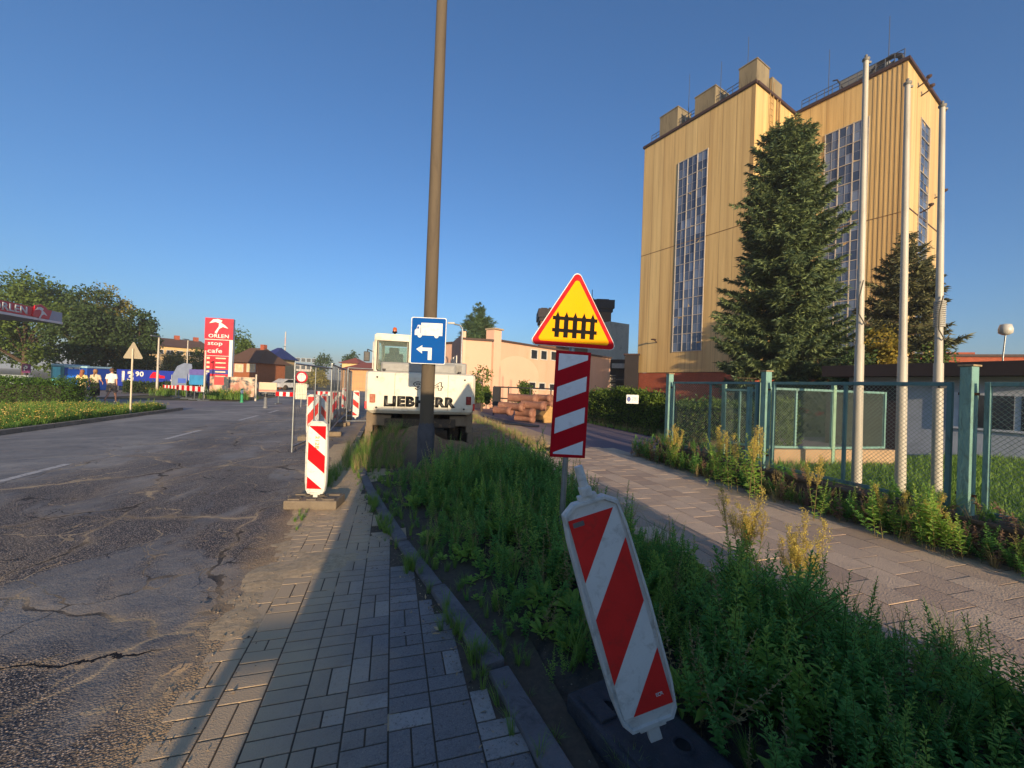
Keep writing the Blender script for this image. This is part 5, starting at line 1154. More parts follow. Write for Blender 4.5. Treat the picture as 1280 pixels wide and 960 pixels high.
# banner fence with a printed mural
gm_ = N('mural_print'); v = gm_.coord(); f = gm_.noise(v, .9, 4, .6, .8); f2 = gm_.noise(gm_.mapping(v, loc=(5, 0, 0)), 1.4, 5)
gm_.base(gm_.mix(gm_.ramp(f2, .5, .6), gm_.mix(gm_.ramp(f, .4, .6), lin((222, 196, 168)), lin((176, 120, 100))), lin((70, 80, 84)))); gm_.b.inputs['Roughness'].default_value = .6
t, o, L, zb, zt = board_on_legs('mural_banner', 'beige printed banner stretched along the station fence below the pylon', 'banner', 262, 318, 471, 496, 30, gm_.m, tilt=2); 
q = MB(); q.box((.55, -.04, zt - .35), (.6, .02, .6)); q.build('red_print', M('print_rose', (200, 70, 70), .6), o)
t, o, L, zb, zt = board_on_legs('cream_banner', 'cream banner on the fence right of the printed mural', 'banner', 322, 346, 478, 490, 33, M('banner_cream', (208, 188, 160), .7, .06, 1))
q = MB(); q.box((L / 2, -.04, zb + .12), (L, .02, .14)); q.build('red_edge', M('print_pink', (210, 130, 120), .6), o)
p0, p1 = P(238, 486, 31.5), P(345, 488, 34); t = thing('railing_fence', 'low metal railing fence along the station entrance', 'fence', (p0.x, p0.y, 0), math.atan2(p1.y - p0.y, p1.x - p0.x)); q = MB(); L = (p1 - p0).length
for z in (.15, 1.05): q.tube((0, 0, z), (L, 0, z), .03, .03, 5)
x = 0
while x < L: q.tube((x, 0, .1), (x, 0, 1.08), .012, .012, 4, caps=False); x += .14
q.build('bars', GALV, t)
for px, y0, y1, Y, l in ((319, 468, 508, 26, 'slim white lamp post right of the mural banner'), (196, 420, 492, 31, 'white lamp post in front of the dark tree on the left'), (233, 424, 478, 45, 'thin grey lamp post with crossbar before the yellow house'), (255, 438, 495, 27, 'thin white post left of the price pylon'), (355, 433, 475, 80, 'tiny dark lamp post far down the road'), (345, 452, 475, 85, 'tiny bare post far down the road')):
    a = P(px, y1, Y); b = P(px + (y1 - y0) * .045, y0, Y); t = thing('street_lamp' if Y > 30 else 'white_post', l, 'post', (a.x, a.y, 0)); q = MB(); q.tube((0, 0, 0), (0, 0, b.z), .09 if px in (196,) else .06, .05, 8); q.build('pole', M('post_white', (190, 180, 164), .6), t)
    if Y > 30: q = MB(); q.box((.0, -.3, b.z - .05), (.16, .8, .10), bev=.03); q.build('lamp_head', GALV, t)
# lamp head over the annex, seen above the truck sign
t = thing('street_lamp', 'grey street lamp on a curved arm between the truck sign and the pink annex', 'street lamp', P(577, 440, 24)); t.location.z = 0; b = P(564, 405, 24); q = MB(); q.path([(0, 0, 0), (0, 0, b.z - .25), (-.15, 0, b.z - .05), (-.5, 0, b.z)], .05, 8); q.build('pole', GALV, t); q = MB(); q.box((-.68, 0, b.z + .05), (.42, .2, .10), bev=.03); q.build('lamp_head', M('lamp_white', (190, 186, 176), .4), t)
# red and white barriers
def barrier(pxl, pxr, pyt, pyb, Y, label, tilt=0, n=7, legs=((0.05, 0), (.35, 0), (.65, 0), (.97, 0))):
    a = P(pxl, (pyt + pyb) / 2, Y); b = P(pxr, (pyt + pyb) / 2, Y + tilt); L = math.hypot(b.x - a.x, b.y - a.y); t = thing('road_barrier', label, 'barrier', (a.x, a.y, 0), math.atan2(b.y - a.y, b.x - a.x), 'red and white road barriers')
    zt = P(pxl, pyt, Y).z; zb = P(pxl, pyb, Y).z; q = MB(); q.box((L / 2, .0, (zt + zb) / 2), (L, .03, zt - zb)); pn = q.build('board', WHITE, t); q = MB()
    for i in range(n): x = L * (i + .25) / n; q.box((x, -.018, (zt + zb) / 2), (L / n * .5, .012, (zt - zb) * .98))
    q.build('red_stripes', RED, pn)
    for f_, _ in legs: q = MB(); q.box((L * f_, .04, zt / 2), (.05, .05, zt)); q.box((L * f_, .04, .03), (.08, .6, .06)); q.build('leg', GALV, t)
    return t
barrier(221, 255, 481, 487, 26.5, 'red and white barrier across the station entrance, right half', tilt=-2.2, n=5)
barrier(204, 221, 481, 485, 28.5, 'short red and white barrier at the left of the entrance', tilt=-.8, n=4, legs=((.1, 0), (.9, 0)))
barrier(345, 388, 489.5, 495, 24, 'red and white barrier closing the road beyond the bollard', n=5, legs=((.07, 0), (.95, 0)))
barrier(394, 432, 489, 494, 24.5, 'red and white barrier behind the wire panels', n=6, legs=((.07, 0), (.95, 0)))
p = P(376, 500, 22); t = thing('no_entry_sign', 'round white sign with a red rim above a white plate behind the wire panels', 'road sign', (p.x, p.y, 0)); zc = P(376, 471.5, 22).z
q = MB(); q.tube((0, .03, 0), (0, .03, zc + .3), .03, .03, 8); q.build('post', GALV, t); q = MB(); q.lathe([(.001, 0), (.33, 0), (.33, .01), (.001, .01)], (0, -.005, zc), 28, axis='Y'); d_ = q.build('disc', ORR, t); q = MB(); q.lathe([(.24, -.012), (.001, -.012)], (0, 0, zc), 28, axis='Y'); q.build('disc_face', WHITE, d_); q = MB(); q.box((0, 0, zc - .78), (.62, .02, .85), bev=.005); q.build('plate', M('plate_cream', (220, 206, 180), .5), t)
# cones / bollards
for px, py, l, c in ((302, 503, 'white and green bollard at the corner of the weeds below the mural', (60, 150, 100)), (331.5, 510, 'grey bollard standing on the road edge before the barrier', (120, 120, 120))):
    p = G(px, py); t = thing('bollard', l, 'bollard', (p.x, p.y, 0)); q = MB(); q.lathe([(.11, 0), (.11, .05), (.075, .07), (.07, .8), (.001, .84)], (0, 0, 0), 14); b = q.build('bollard_body', M('boll_%d' % px, c, .6), t); q = MB(); q.lathe([(.078, .55), (.076, .74)], (0, 0, 0), 14); q.build('band', WHITE if c[1] == 150 else STEEL_D, b)
# triangular sign seen from behind
g_ = P(163.5, 500, 14.5); t = thing('sign_from_behind', 'bare back of a triangular road sign on a thin post on the left verge', 'road sign', (g_.x, g_.y, 0), .25); zc = P(168.5, 441, 14.5).z; q = MB(); q.tube((0, 0, -.1), (0, 0, zc + .15), .028, .028, 10); q.build('post', M('post_cream', (200, 186, 160), .5), t); q = MB(); q.prism([(x * .86, z) for x, z in tri_round(.74, .04, zc)], .03, .038); q.build('triangle', M('sign_back', (150, 138, 116), .5, .06, 3, metal=.2), t)
# far houses
CREAM = M('cream_render', (214, 180, 128), .95, .06, .8, dirt=(180, 150, 104)); TILE = M('brown_tiles', (92, 66, 52), .85, .12, 5, .3, 30); TILE2 = M('red_tiles', (140, 70, 52), .85, .12, 5)
def roof_hip(t, L, D, z0, h, ov, mat, ridge=.4):
    q = MB(); x0, x1, y0, y1 = -ov, L + ov, -ov, D + ov; rx = (x1 - x0) * (1 - ridge) / 2; ym = (y0 + y1) / 2
    q.add([(x0, y0, z0), (x1, y0, z0), (x1, y1, z0), (x0, y1, z0), (x0 + rx, ym, z0 + h), (x1 - rx, ym, z0 + h)], [(0, 1, 5, 4), (1, 2, 5), (2, 3, 4, 5), (3, 0, 4), (0, 3, 2, 1)]); return q.build('roof', mat, t)
t, L = block('yellow_house', 'long cream apartment house with a dark roof behind the trees on the left', 'house', P(190, 470, 75), P(262, 472, 82), 10, P(210, 433, 76).z, CREAM)
rfh = roof_hip(t, L, 10, P(210, 433, 76).z, P(210, 423, 76).z - P(210, 433, 76).z + .4, .5, TILE, .8)
for i in range(6): window(t, 1 + i * L / 6, P(210, 440, 76).z, 1.0, .8)
for fx in (.12, .5, .85): q = MB(); q.box((L * fx, 5, P(210, 421, 76).z), (.8, .8, 1.6)); q.build('chimney', BRICK, rfh)
h0, h1 = P(284, 475, 52), P(322, 475, 51); ze = P(300, 452, 51).z
t, L = block('brown_house', 'brown brick house with a hipped brown roof and a chimney right of the pylon', 'house', h0, h1, 4.5, ze, M('brown_brick', (150, 88, 52), .9, .12, 3))
rfh = roof_hip(t, L, 4.5, ze - .1, P(305, 434, 53).z - ze + .1, .5, TILE, .45); q = MB(); q.box((L * .7, 2.2, ze + 1.7), (.55, .55, 1.5)); q.build('chimney', BRICK, rfh)
for px in (299, 314): x, z = on_line(px, 460, t, L); window(t, x, z, 1.25, 1.0, M('cream_blind', (214, 190, 150), .6))  # plain cream panes instead of dark glass
t, L = block('blue_gable', 'pale gabled house with a blue side just behind the brown house', 'house', P(326, 472, 60), P(336, 472, 60), 7, P(330, 447, 60).z, CREAM); roof_hip(t, L, 7, P(330, 447, 60).z, 1.8, .5, M('blue_sheet', (40, 50, 110), .6), .3)
HZW = M('far_white', (186, 180, 172), .95, .05, .3); 
t, L = block('far_apartments', 'distant white apartment block at the end of the road', 'building', P(358, 470, 170), P(392, 470, 175), 20, P(370, 455, 170).z, HZW, M('far_roof', (110, 106, 106), .9))
for i in range(5):
    for j in range(3): window(t, 2 + i * L / 5, 3 + j * 3.2, 1.6, 1.6, mull=False)
t, L = block('far_shed', 'low pale distant shed left of the white apartment block', 'building', P(338, 472, 110), P(358, 472, 110), 12, P(345, 463, 110).z, M('far_tan', (160, 144, 116), .95), M('far_roof', (110, 106, 106), .9))
t, L = block('orange_house', 'orange rendered house with a red roof left of the excavator cab', 'house', P(426, 475, 62), P(468, 475, 60), 9, P(440, 462, 61).z, M('orange_render', (206, 160, 112), .95, .06, .6))
roof_hip(t, L, 9, P(440, 462, 61).z, P(440, 455, 61).z - P(440, 462, 61).z + .5, .5, TILE2, .7)
t, L = block('turret_house', 'pale house with a pointed red roof behind the orange house', 'house', P(427, 470, 80), P(446, 470, 80), 6, P(436, 454, 80).z, CREAM); roof_hip(t, L, 6, P(436, 454, 80).z, P(436, 446, 80).z - P(436, 454, 80).z, .6, TILE2, .05)
p = P(355, 470, 210); t = thing('lattice_mast', 'very distant red and white mast on the horizon', 'mast', (p.x, p.y, 0)); q = MB()
for k in range(8): q.tube((0, 0, k * 3.2), (0, 0, k * 3.2 + 3.2), .35, .3, 5, mi=k % 2)
q.build('mast_body', [M('mast_red', (190, 150, 150), .8), HZW], t)
# parked cars far down by the cross road
def car(px, py, Y, c, label, rz):
    p = P(px, py, Y); t = thing('parked_car', label, 'car', (p.x, p.y, 0), rz); b = MB(); prof = [(-2.1, .35), (2.1, .35), (2.15, .75), (1.3, .92), (.7, 1.4), (-1.0, 1.42), (-1.8, .95), (-2.15, .85)]; b.prism(prof, -.85, .85); b.build('body', M('car_' + label[:5], c, .25), t)
    g_ = MB(); g_.prism([(1.15, .93), (.68, 1.33), (-.95, 1.35), (-1.6, .95)], -.865, .865); g_.build('window', M('car_glass', (30, 34, 40), .1), t)
    for x in (-1.3, 1.3):
        for s in (-1, 1): w_ = MB(); w_.lathe([(.001, s * .88), (.33, s * .88), (.33, s * .68)], (x, 0, .33), 16, axis='X'); o = w_.build('wheel', TYRE, t); o.rotation_euler = (0, 0, PI / 2); o.location = (x, 0, 0); o.data.transform(Matrix.Translation((-x, 0, 0)))
car(300, 473, 42, (66, 70, 80), 'dark grey car parked on the station yard before the brown house', .4)
car(362, 488, 52, (190, 190, 190), 'light car parked in the distance behind the road barrier', 1.2)

hz = N('air_haze'); hz.t.nodes.remove(hz.b); pv = hz.n('VolumePrincipled'); pv.inputs['Color'].default_value = (.86, .90, .96, 1); pv.inputs['Density'].default_value = HAZE; pv.inputs['Anisotropy'].default_value = 0.0; hz.l(pv.outputs[0], hz.o.inputs['Volume'])
q = MB(); q.box((0, 650, 16.5), (2400, 1900, 35.2)); o = q.build('haze', hz.m); tag(o, kind='stuff')
# ================================================================== PLANTS
def rot_z(v, a): c, s = math.cos(a), math.sin(a); return np.stack([v[:, 0] * c - v[:, 1] * s, v[:, 0] * s + v[:, 1] * c, v[:, 2]], 1)
def weed(h, n, Lf, W, branch=3, mi=0, stem_mi=1, lean=.1, droop=.25, top=.35, stemw=.0028):
    """a leafy herb: stem, side shoots and spiralling leaves that shrink towards the tip"""
    parts = []; stems = [(np.zeros(3), np.array([rng.normal(0, lean), rng.normal(0, lean), 1.]) * h, 1.0)]
    for k in range(branch):
        t = rng.uniform(.15, .65); a = rng.uniform(0, 6.28); b = stems[0][1] * t; l = h * rng.uniform(.25, .5) * (1.1 - t * .6)
        stems.append((b, b + np.array([math.cos(a) * .6, math.sin(a) * .6, .85]) * l, .75))
    for p0, p1, sc in stems:
        m_ = max(6, int(n * sc * (np.linalg.norm(p1 - p0) / h))); t = np.linspace(.10, 1, m_) ** .85; ph = np.arange(m_) * 2.4 + rng.uniform(0, 6)
        base = p0 + (p1 - p0) * t[:, None]; prof = np.where(t < .35, .55 + t * 1.3, 1.0 - (t - .35) / .65 * (1 - top))
        el = rng.normal(.35, .25, m_) + t ** 3 * .9
        d = np.stack([np.cos(ph), np.sin(ph), el], 1); L = Lf * prof * sc ** .5 * rng.uniform(.75, 1.2, m_)
        V, Q = leaves(base, d, L, L * W, .22, droop=droop * rng.uniform(.2, 1.2)); parts.append((V, Q, np.repeat(np.clip(.25 + .5 * t + rng.normal(0, .12, m_), 0, 1), 6), mi))  # tint rises up the stem: sky light painted into the upper leaves
        V, Q = strips(np.array([p0]), np.array([p1]), stemw, stemw * .5); parts.append((V, Q, .4, stem_mi))
    return merge(parts)
def grass_tuft(h, n, mi=0, w=.004, spread=.05):
    """arching blades of two segments"""
    a = rng.uniform(0, 6.28, n); r = rng.uniform(0, spread, n); b = np.stack([np.cos(a) * r, np.sin(a) * r, np.zeros(n)], 1)
    hh = h * rng.uniform(.5, 1.1, n); d = np.stack([np.cos(a), np.sin(a), np.zeros(n)], 1) * (rng.uniform(.1, .5, n) * hh)[:, None]
    m_ = b + d * .35 + np.array([0, 0, 1]) * (hh * .6)[:, None]; t = b + d + np.array([0, 0, 1]) * (hh * rng.uniform(.75, 1.0, n))[:, None]
    s = nrm(np.cross(d + [0, 0, .01], [0, 0, 1.])) * w
    V = np.stack([b - s, b + s, m_ + s * .8, m_ - s * .8, t + s * .15, t - s * .15], 1).reshape(-1, 3)
    Q = (np.arange(n)[:, None, None] * 6 + np.array([[0, 1, 2, 3], [3, 2, 4, 5]])[None]).reshape(-1, 4)
    return V, Q, np.repeat(rng.uniform(.2, .9, n), 6), np.full(len(Q), mi)
def plume(h, mi_leaf=0, mi_stem=1, mi_flower=2, nfl=620, r=.075):
    """tall herb with an upright feathery seed head"""
    parts = []; tip = np.array([rng.normal(0, .06), rng.normal(0, .06), 1]) * h
    V, Q = strips(np.zeros((1, 3)), tip[None], .004, .0018); parts.append((V, Q, .5, mi_stem))
    n = 16; t = rng.uniform(.05, .6, n); ph = rng.uniform(0, 6.28, n); d = np.stack([np.cos(ph), np.sin(ph), rng.uniform(.2, .8, n)], 1); L = rng.uniform(.04, .10, n)
    V, Q = leaves(tip * t[:, None], d, L, L * .3, .2, droop=.3); parts.append((V, Q, .5, mi_leaf))
    nb = 16; tb = rng.uniform(.48, .97, nb); ab = rng.uniform(0, 6.28, nb)
    for k in range(nb):
        b0 = tip * tb[k]; l = h * .30 * (1.08 - tb[k]) + .05; b1 = b0 + np.array([math.cos(ab[k]) * .35, math.sin(ab[k]) * .35, .95]) * l
        V, Q = strips(b0[None], b1[None], .0015, .001); parts.append((V, Q, .5, mi_stem))
        m_ = nfl // nb; s = rng.uniform(.15, 1.05, m_); p = b0 + (b1 - b0) * s[:, None] + rng.normal(0, r * .13, (m_, 3)); d = rng.normal(0, 1, (m_, 3)) + [0, 0, .8]
        V, Q = cards(p, d, rng.uniform(.008, .02, m_), rng.uniform(.005, .009, m_)); parts.append((V, Q, np.repeat(rng.uniform(0, 1, m_), 4), mi_flower))
    return merge(parts)
def put(name, data, mats, kind=None, label=None, cat=None, parent=None, group=None):
    V, Q, T, Mi = data; o = link(name, np_mesh(name, V, Q, mats, tint=T, midx=Mi), parent)
    return tag(o, label, cat, group, kind)

LEAF_D = foliage('weed_leaf', (134, 182, 92), (88, 140, 76), .38); LEAF_L = foliage('weed_leaf_light', (172, 200, 92), (116, 164, 78), .38); STEM = foliage('stem_green', (112, 120, 66), (84, 92, 50), .1)
GRASS = foliage('grass_blade', (132, 162, 74), (84, 124, 58), .35); DRY = foliage('dry_stalk', (200, 180, 128), (146, 124, 84), .3); YFL = foliage('seed_yellow', (222, 204, 104), (180, 160, 76), .3); PINKD_ = foliage('dry_pink', (186, 148, 128), (112, 88, 74), .3)
VM = [LEAF_D, STEM, LEAF_L, GRASS, DRY, YFL]
# ------------------------------------------------------------------ the overgrown verge
wv = [weed(.52, 46, .092, .45, 3), weed(.62, 54, .082, .42, 4), weed(.45, 36, .10, .55, 2, mi=2), weed(.66, 64, .066, .38, 5), weed(.38, 30, .09, .5, 2), weed(.55, 80, .048, .32, 6, mi=2), weed(.5, 46, .078, .62, 3), weed(.74, 58, .07, .36, 4, mi=2), weed(.5, 40, .085, .5, 3), weed(.6, 30, .05, .4, 3, mi=4, stem_mi=4)]
def dock():
    """broad basal leaves"""
    m_ = 13; ph = np.arange(m_) * 2.4; d = np.stack([np.cos(ph), np.sin(ph), rng.uniform(.4, 1.5, m_)], 1); L = rng.uniform(.12, .24, m_); V, Q = leaves(np.zeros((m_, 3)) + [0, 0, .05] + nrm(d) * .1, d, L, L * .36, .15, droop=.35); V0, Q0 = strips(np.zeros((m_, 3)), nrm(d) * .12, .002, .002)
    return merge([(V, Q, np.repeat(rng.uniform(.3, .9, m_), 6), 2), (V0, Q0, .5, 1)])
wv += [dock(), dock(), weed(.8, 60, .06, .3, 2, mi=0)]
gv = [grass_tuft(.42, 34, 3), grass_tuft(.55, 26, 3, .003), grass_tuft(.3, 40, 3), grass_tuft(.5, 16, 4, .002)]
def verge_pts(n, a0, a1, keep):
    a = rng.uniform(a0, a1, n); b = rng.uniform(-.9, 3.9, n); bk = kerb_b(a); m_ = keep(a, b, bk); return a[m_], b[m_]
def keep1(a, b, bk):
    edge = np.clip((b - bk - .20 - .12 * nz(a, a * .3, 3, 12)) / .35, 0, 1) * np.clip((edge_b(a) + .08 * nz(a, b, 4, 22) - b) / .2, 0, 1)
    foot = (a > .9) & (a < 2.0) & (b < 1.42)
    near_pole = 1
    far = np.clip((8.4 - np.clip(1.8 - b, 0, 1) * 1.3 - a) / .5, 0, 1)
    lane = np.clip((a - .4) / .1, 0, 1)
    return (rng.random(len(a)) < edge * far * lane) & ~foot
# the nearer the viewer, the denser
A_ = []; B_ = []
for n, a0, a1 in ((2300, .5, 3.2), (1900, 3.2, 6), (1600, 6, 9)):
    a, b = verge_pts(n, a0, a1, keep1); A_.append(a); B_.append(b)
a = np.concatenate(A_); b = np.concatenate(B_); n = len(a); print('weeds', n)
edge = np.clip((b - kerb_b(a) - .3) / .7, 0, 1); hgt = (.36 + .46 * edge) * (1 + .22 * nz(a, b, 3, 30)) * rng.uniform(.55, 1.25, n)
hgt *= np.where(a < 3, .85, np.where(a < 4.6, .92, np.where(a < 6.5, 1.0, .82))) * np.where((b > 2.6) & (a < 4), .9, 1)
pos = np.stack([b, a, vz(b, a) - .01], 1)
sp_ = np.floor((nz(a, b, 1.8, 77) + 1.3) * 2.6 + (nz(b, a, 3.7, 78)) * 1.2) * 2
pick = np.where(rng.random(n) < .5, (sp_ + rng.integers(0, 2, n)) % 13, rng.integers(0, 13, n))
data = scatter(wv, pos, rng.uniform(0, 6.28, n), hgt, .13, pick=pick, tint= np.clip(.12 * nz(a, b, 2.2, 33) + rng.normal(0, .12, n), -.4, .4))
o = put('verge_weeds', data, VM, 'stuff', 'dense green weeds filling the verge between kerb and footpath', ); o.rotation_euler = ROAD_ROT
a, b = verge_pts(700, .5, 9, keep1); n = len(a); e = rng.random(n)
data = scatter(gv, np.stack([b, a, vz(b, a)], 1), rng.uniform(0, 6.28, n), rng.uniform(.4, .75, n), .2, rng.normal(0, .1, n))
# tufts in the kerb joints, along the verge edges, and dry grass on the earth heap
ex_ = []
for i in range(170):
    a0 = rng.uniform(1.2, 9); ex_.append((kerb_b(a0) + rng.choice([-.03, .14, .2, .3]) + rng.normal(0, .04), a0, rng.uniform(.12, .4), 0))
for i in range(60):
    a0 = rng.choice([2.2, 2.7, 3.5, 4.6, 5.4]) + rng.normal(0, .1); ex_.append((kerb_b(a0) + .0 + rng.normal(0, .05), a0, rng.uniform(.2, .5), 0))
for i in range(360): ex_.append((rng.uniform(-.9, .25), rng.uniform(7.4, 9.6), rng.uniform(.3, .8), 3 if rng.random() < .65 else 1))
for i in range(130): aa_ = rng.uniform(.8, 9); ex_.append((edge_b(aa_) + .03 + rng.normal(0, .09), aa_, rng.uniform(.4, .9), 3 if rng.random() < .6 else 1))
for i in range(14): ex_.append((-.95 + rng.normal(0, .05), 5.3 + rng.normal(0, .25), .25, 2))
for i in range(60): ex_.append((-.9 + rng.normal(0, .06), 6.6 + rng.normal(0, .5), rng.uniform(.3, .6), 1))
E_ = np.array(ex_)
d2_ = []
for gi in range(4):
    s_ = E_[E_[:, 3] == gi]
    if len(s_): z = np.where(s_[:, 0] > kerb_b(s_[:, 1]) + .05, vz(s_[:, 0], s_[:, 1]), -.01); d2_.append(scatter([gv[gi]], np.stack([s_[:, 0], s_[:, 1], z], 1), rng.uniform(0, 6.28, len(s_)), s_[:, 2], .2))
o = put('verge_grass', merge([tuple(data)] + d2_), VM, 'stuff', 'grass tufts among the weeds and in the kerb joints'); o.rotation_euler = ROAD_ROT
# dead stalks and litter in front of the weeds
# the small bush beside the leaning beacon and taller plants at the footpath edge: one can count these
def herb(name, label, cat, a, b, variants, sc, z=None, n=1, sp=.08, mats=VM, group=None, tint=0, tilt=.1):
    p = AB(a, b, float(vz(b, a)) if z is None else z); t = n
    pos = np.stack([rng.normal(0, sp, n), rng.normal(0, sp, n), np.zeros(n)], 1)
    data = scatter(variants, pos, rng.uniform(0, 6.28, n), sc * rng.uniform(.8, 1.1, n), tilt, np.full(n, tint) + rng.normal(0, .1, n)); o = put(name, data, mats, None, label, cat, None, group); o.location = p; return o
def herb_px(px, py, Y, *args, **k): p = P(px, py, Y); a, b = toAB(p); return a, b
plv = [plume(.75), plume(.85), plume(.65)]; PMATS = [LEAF_L, DRY, YFL]
for (px, top_y, Y, l, n, s) in ((930, 606, 3.75, 'tall yellow seeding plant at the footpath edge, the left one of two', 7, 1.0), (1000, 636, 3.25, 'tall yellow seeding plant at the footpath edge, the right one of two', 7, 1.0)):
    p = P(px, 700, Y); a0, b0 = toAB(p); zt = P(px, top_y, Y).z; herb('seeding_plant', l, 'plant', a0, b0, plv, (zt - .05) / .78, n=n + 5, sp=.055, mats=PMATS, group='yellow seeding plants')
# plants against the low wall
for (px, Y, h, l, n) in ((843, 8.3, .75, 'dry bushy plant at the far end of the low wall by the driveway', 9), (892, 6.9, .85, 'yellow green plant leaning on the fence near the far post', 4), (918, 6.5, 1.05, 'tall yellow plant in front of the first fence bay', 4), (945, 6.1, .95, 'yellow plant just left of the middle fence post', 6), (1016, 5.2, .7, 'reddish dry stalk below the second fence bay', 3), (1110, 4.55, .62, 'broad leaved yellowing plant below the three flagpoles', 5), (1150, 4.35, .72, 'yellow green plant with big leaves just right of the flagpoles', 6), (1200, 4.1, .55, 'green upright plant at the wall foot near the thick post', 5)):
    p = P(px, 600, Y); herb('wall_plant', l, 'plant', *toAB(p), [plv[0], plv[1], weed(.7, 46, .075, .5, 3)] if px not in (1110, 1150, 1200) else [weed(.7, 34, .10, .6, 3), plv[2]], h / .75, z=0.0, n=n, sp=.06, mats=[LEAF_L, DRY, YFL], group='taller plants at the foot of the low wall')
# low tangle along the wall: countless
WM_ = [LEAF_D, STEM, LEAF_L, GRASS, DRY, PINKD_]
def brown_leaf_weed(): return weed(.35, 30, .06, .6, 3, mi=5, stem_mi=4, droop=.6)
tv = [weed(.4, 40, .07, .5, 3), weed(.35, 34, .06, .55, 3, mi=2), weed(.45, 34, .09, .6, 3), brown_leaf_weed(), brown_leaf_weed(), weed(.42, 36, .05, .4, 3, mi=4, stem_mi=4), grass_tuft(.4, 22, 4, .0025), weed(.42, 40, .055, .4, 4, mi=2), weed(.4, 40, .06, .55, 3)]
n = 520; a = rng.uniform(-1, 8.6, n); b = 5.86 - np.abs(rng.normal(0, .13, n)); sc = rng.uniform(.5, 1.1, n) * np.where(a > 7.6, 1.2, 1)
data = scatter(tv, np.stack([b, a, np.full(n, -.01)], 1), rng.uniform(0, 6.28, n), sc, .25, rng.normal(0, .15, n)); 
n2 = 200; a = rng.uniform(-1, 8.3, n2); dt2 = scatter([tv[0], tv[2], tv[4], gv[1], tv[6]], np.stack([5.99 + rng.normal(0, .05, n2), a, np.full(n2, .33)], 1), rng.uniform(0, 6.28, n2), rng.uniform(.3, .75, n2), .4)
o = put('wall_weeds', merge([data, dt2]), WM_, 'stuff', 'tangled half-dry weeds along the foot of the low wall'); o.rotation_euler = ROAD_ROT
# lawn and growth inside the fence
n = 9000; a = rng.uniform(-3, 6.4, n); b = rng.uniform(6.4, 15, n); m_ = (a + (b - 6.4) * .25 > -4); 
lawn = grid_sheet('lawn_ground', 6.3, 16, -4, 7.0, .5, lambda B, A: .16 + .03 * nz(B, A, 1, 50), M('lawn_soil', (92, 112, 44), .95, .3, 2, .5, 50))
data = scatter([grass_tuft(.16, 12, 3, .006, .12), grass_tuft(.2, 12, 3, .005, .12), grass_tuft(.12, 14, 3, .007, .14)], np.stack([b, a, .16 + .03 * nz(b, a, 1, 50)], 1), rng.uniform(0, 6.28, n), rng.uniform(.7, 1.3, n), .1, rng.normal(.1, .15, n))
o = put('lawn', data, VM, 'stuff', 'sunlit lawn behind the fence'); o.rotation_euler = ROAD_ROT
# left strip
n = 9000; a = rng.uniform(-4, 20.3, n); b = rng.uniform(-13.7, -8.95, n)
fl = foliage('yellow_flower', (226, 190, 60), (196, 170, 110), .3); LSM = [LEAF_L, STEM, GRASS, fl]
def flower_tuft(h):
    t = grass_tuft(h, 18, 2, .007, .12); m_ = 7; p = np.stack([rng.normal(0, .09, m_), rng.normal(0, .09, m_), rng.uniform(.5, 1.0, m_) * h], 1); V, Q = cards(p, rng.normal(0, 1, (m_, 3)) + [0, 0, .5], .035, .03); return merge([t, (V, Q, np.repeat(rng.uniform(0, 1, m_), 4), 3)])
lv = [flower_tuft(.38), flower_tuft(.32), grass_tuft(.4, 22, 2, .007, .12), weed(.4, 26, .07, .5, 2, mi=0), grass_tuft(.3, 22, 2, .008, .13)]
data = scatter(lv, np.stack([b, a, np.full(n, .02)], 1), rng.uniform(0, 6.28, n), rng.uniform(.6, 1.15, n) * (1 + .25 * nz(a, b, 1.2, 44)), .12, .3 * nz(a, b, .8, 45))
o = put('roadside_grass', data, LSM, 'stuff', 'tall grass with yellow flowers on the left verge'); o.rotation_euler = ROAD_ROT
# weedy patches at the entrance
for (px, py, Y, r, l, n) in ((280, 500, 27, 1.6, 'patch of tall weeds below the mural banner', 90), (215, 490, 29, 1.0, 'low bright bush at the left barrier', 60)):
    p = P(px, py, Y); t = np.zeros(3); pos = np.stack([rng.normal(0, r * .5, n), rng.normal(0, .5, n), np.zeros(n)], 1); o = put('weed_patch', scatter(lv, pos, rng.uniform(0, 6, n), rng.uniform(1.2, 2.2, n), .1), LSM, None, l, 'weeds', None, 'weed clumps at the station entrance'); o.location = (p.x, p.y, 0)
# far ground cover between here and the houses
n = 2600; a = rng.uniform(9, 30, n); b = np.where(rng.random(n) < .5, 3.6 + rng.normal(0, .2, n), rng.uniform(8.7, 9.3, n)); o = put('sparse_growth', scatter([grass_tuft(.25, 9, 2, .01, .1), gv[3]], np.stack([b, a, np.full(n, 0.)], 1), rng.uniform(0, 6, n), rng.uniform(.3, .9, n), .2), VM, 'stuff', 'sparse grass along the path edges further on'); o.rotation_euler = ROAD_ROT

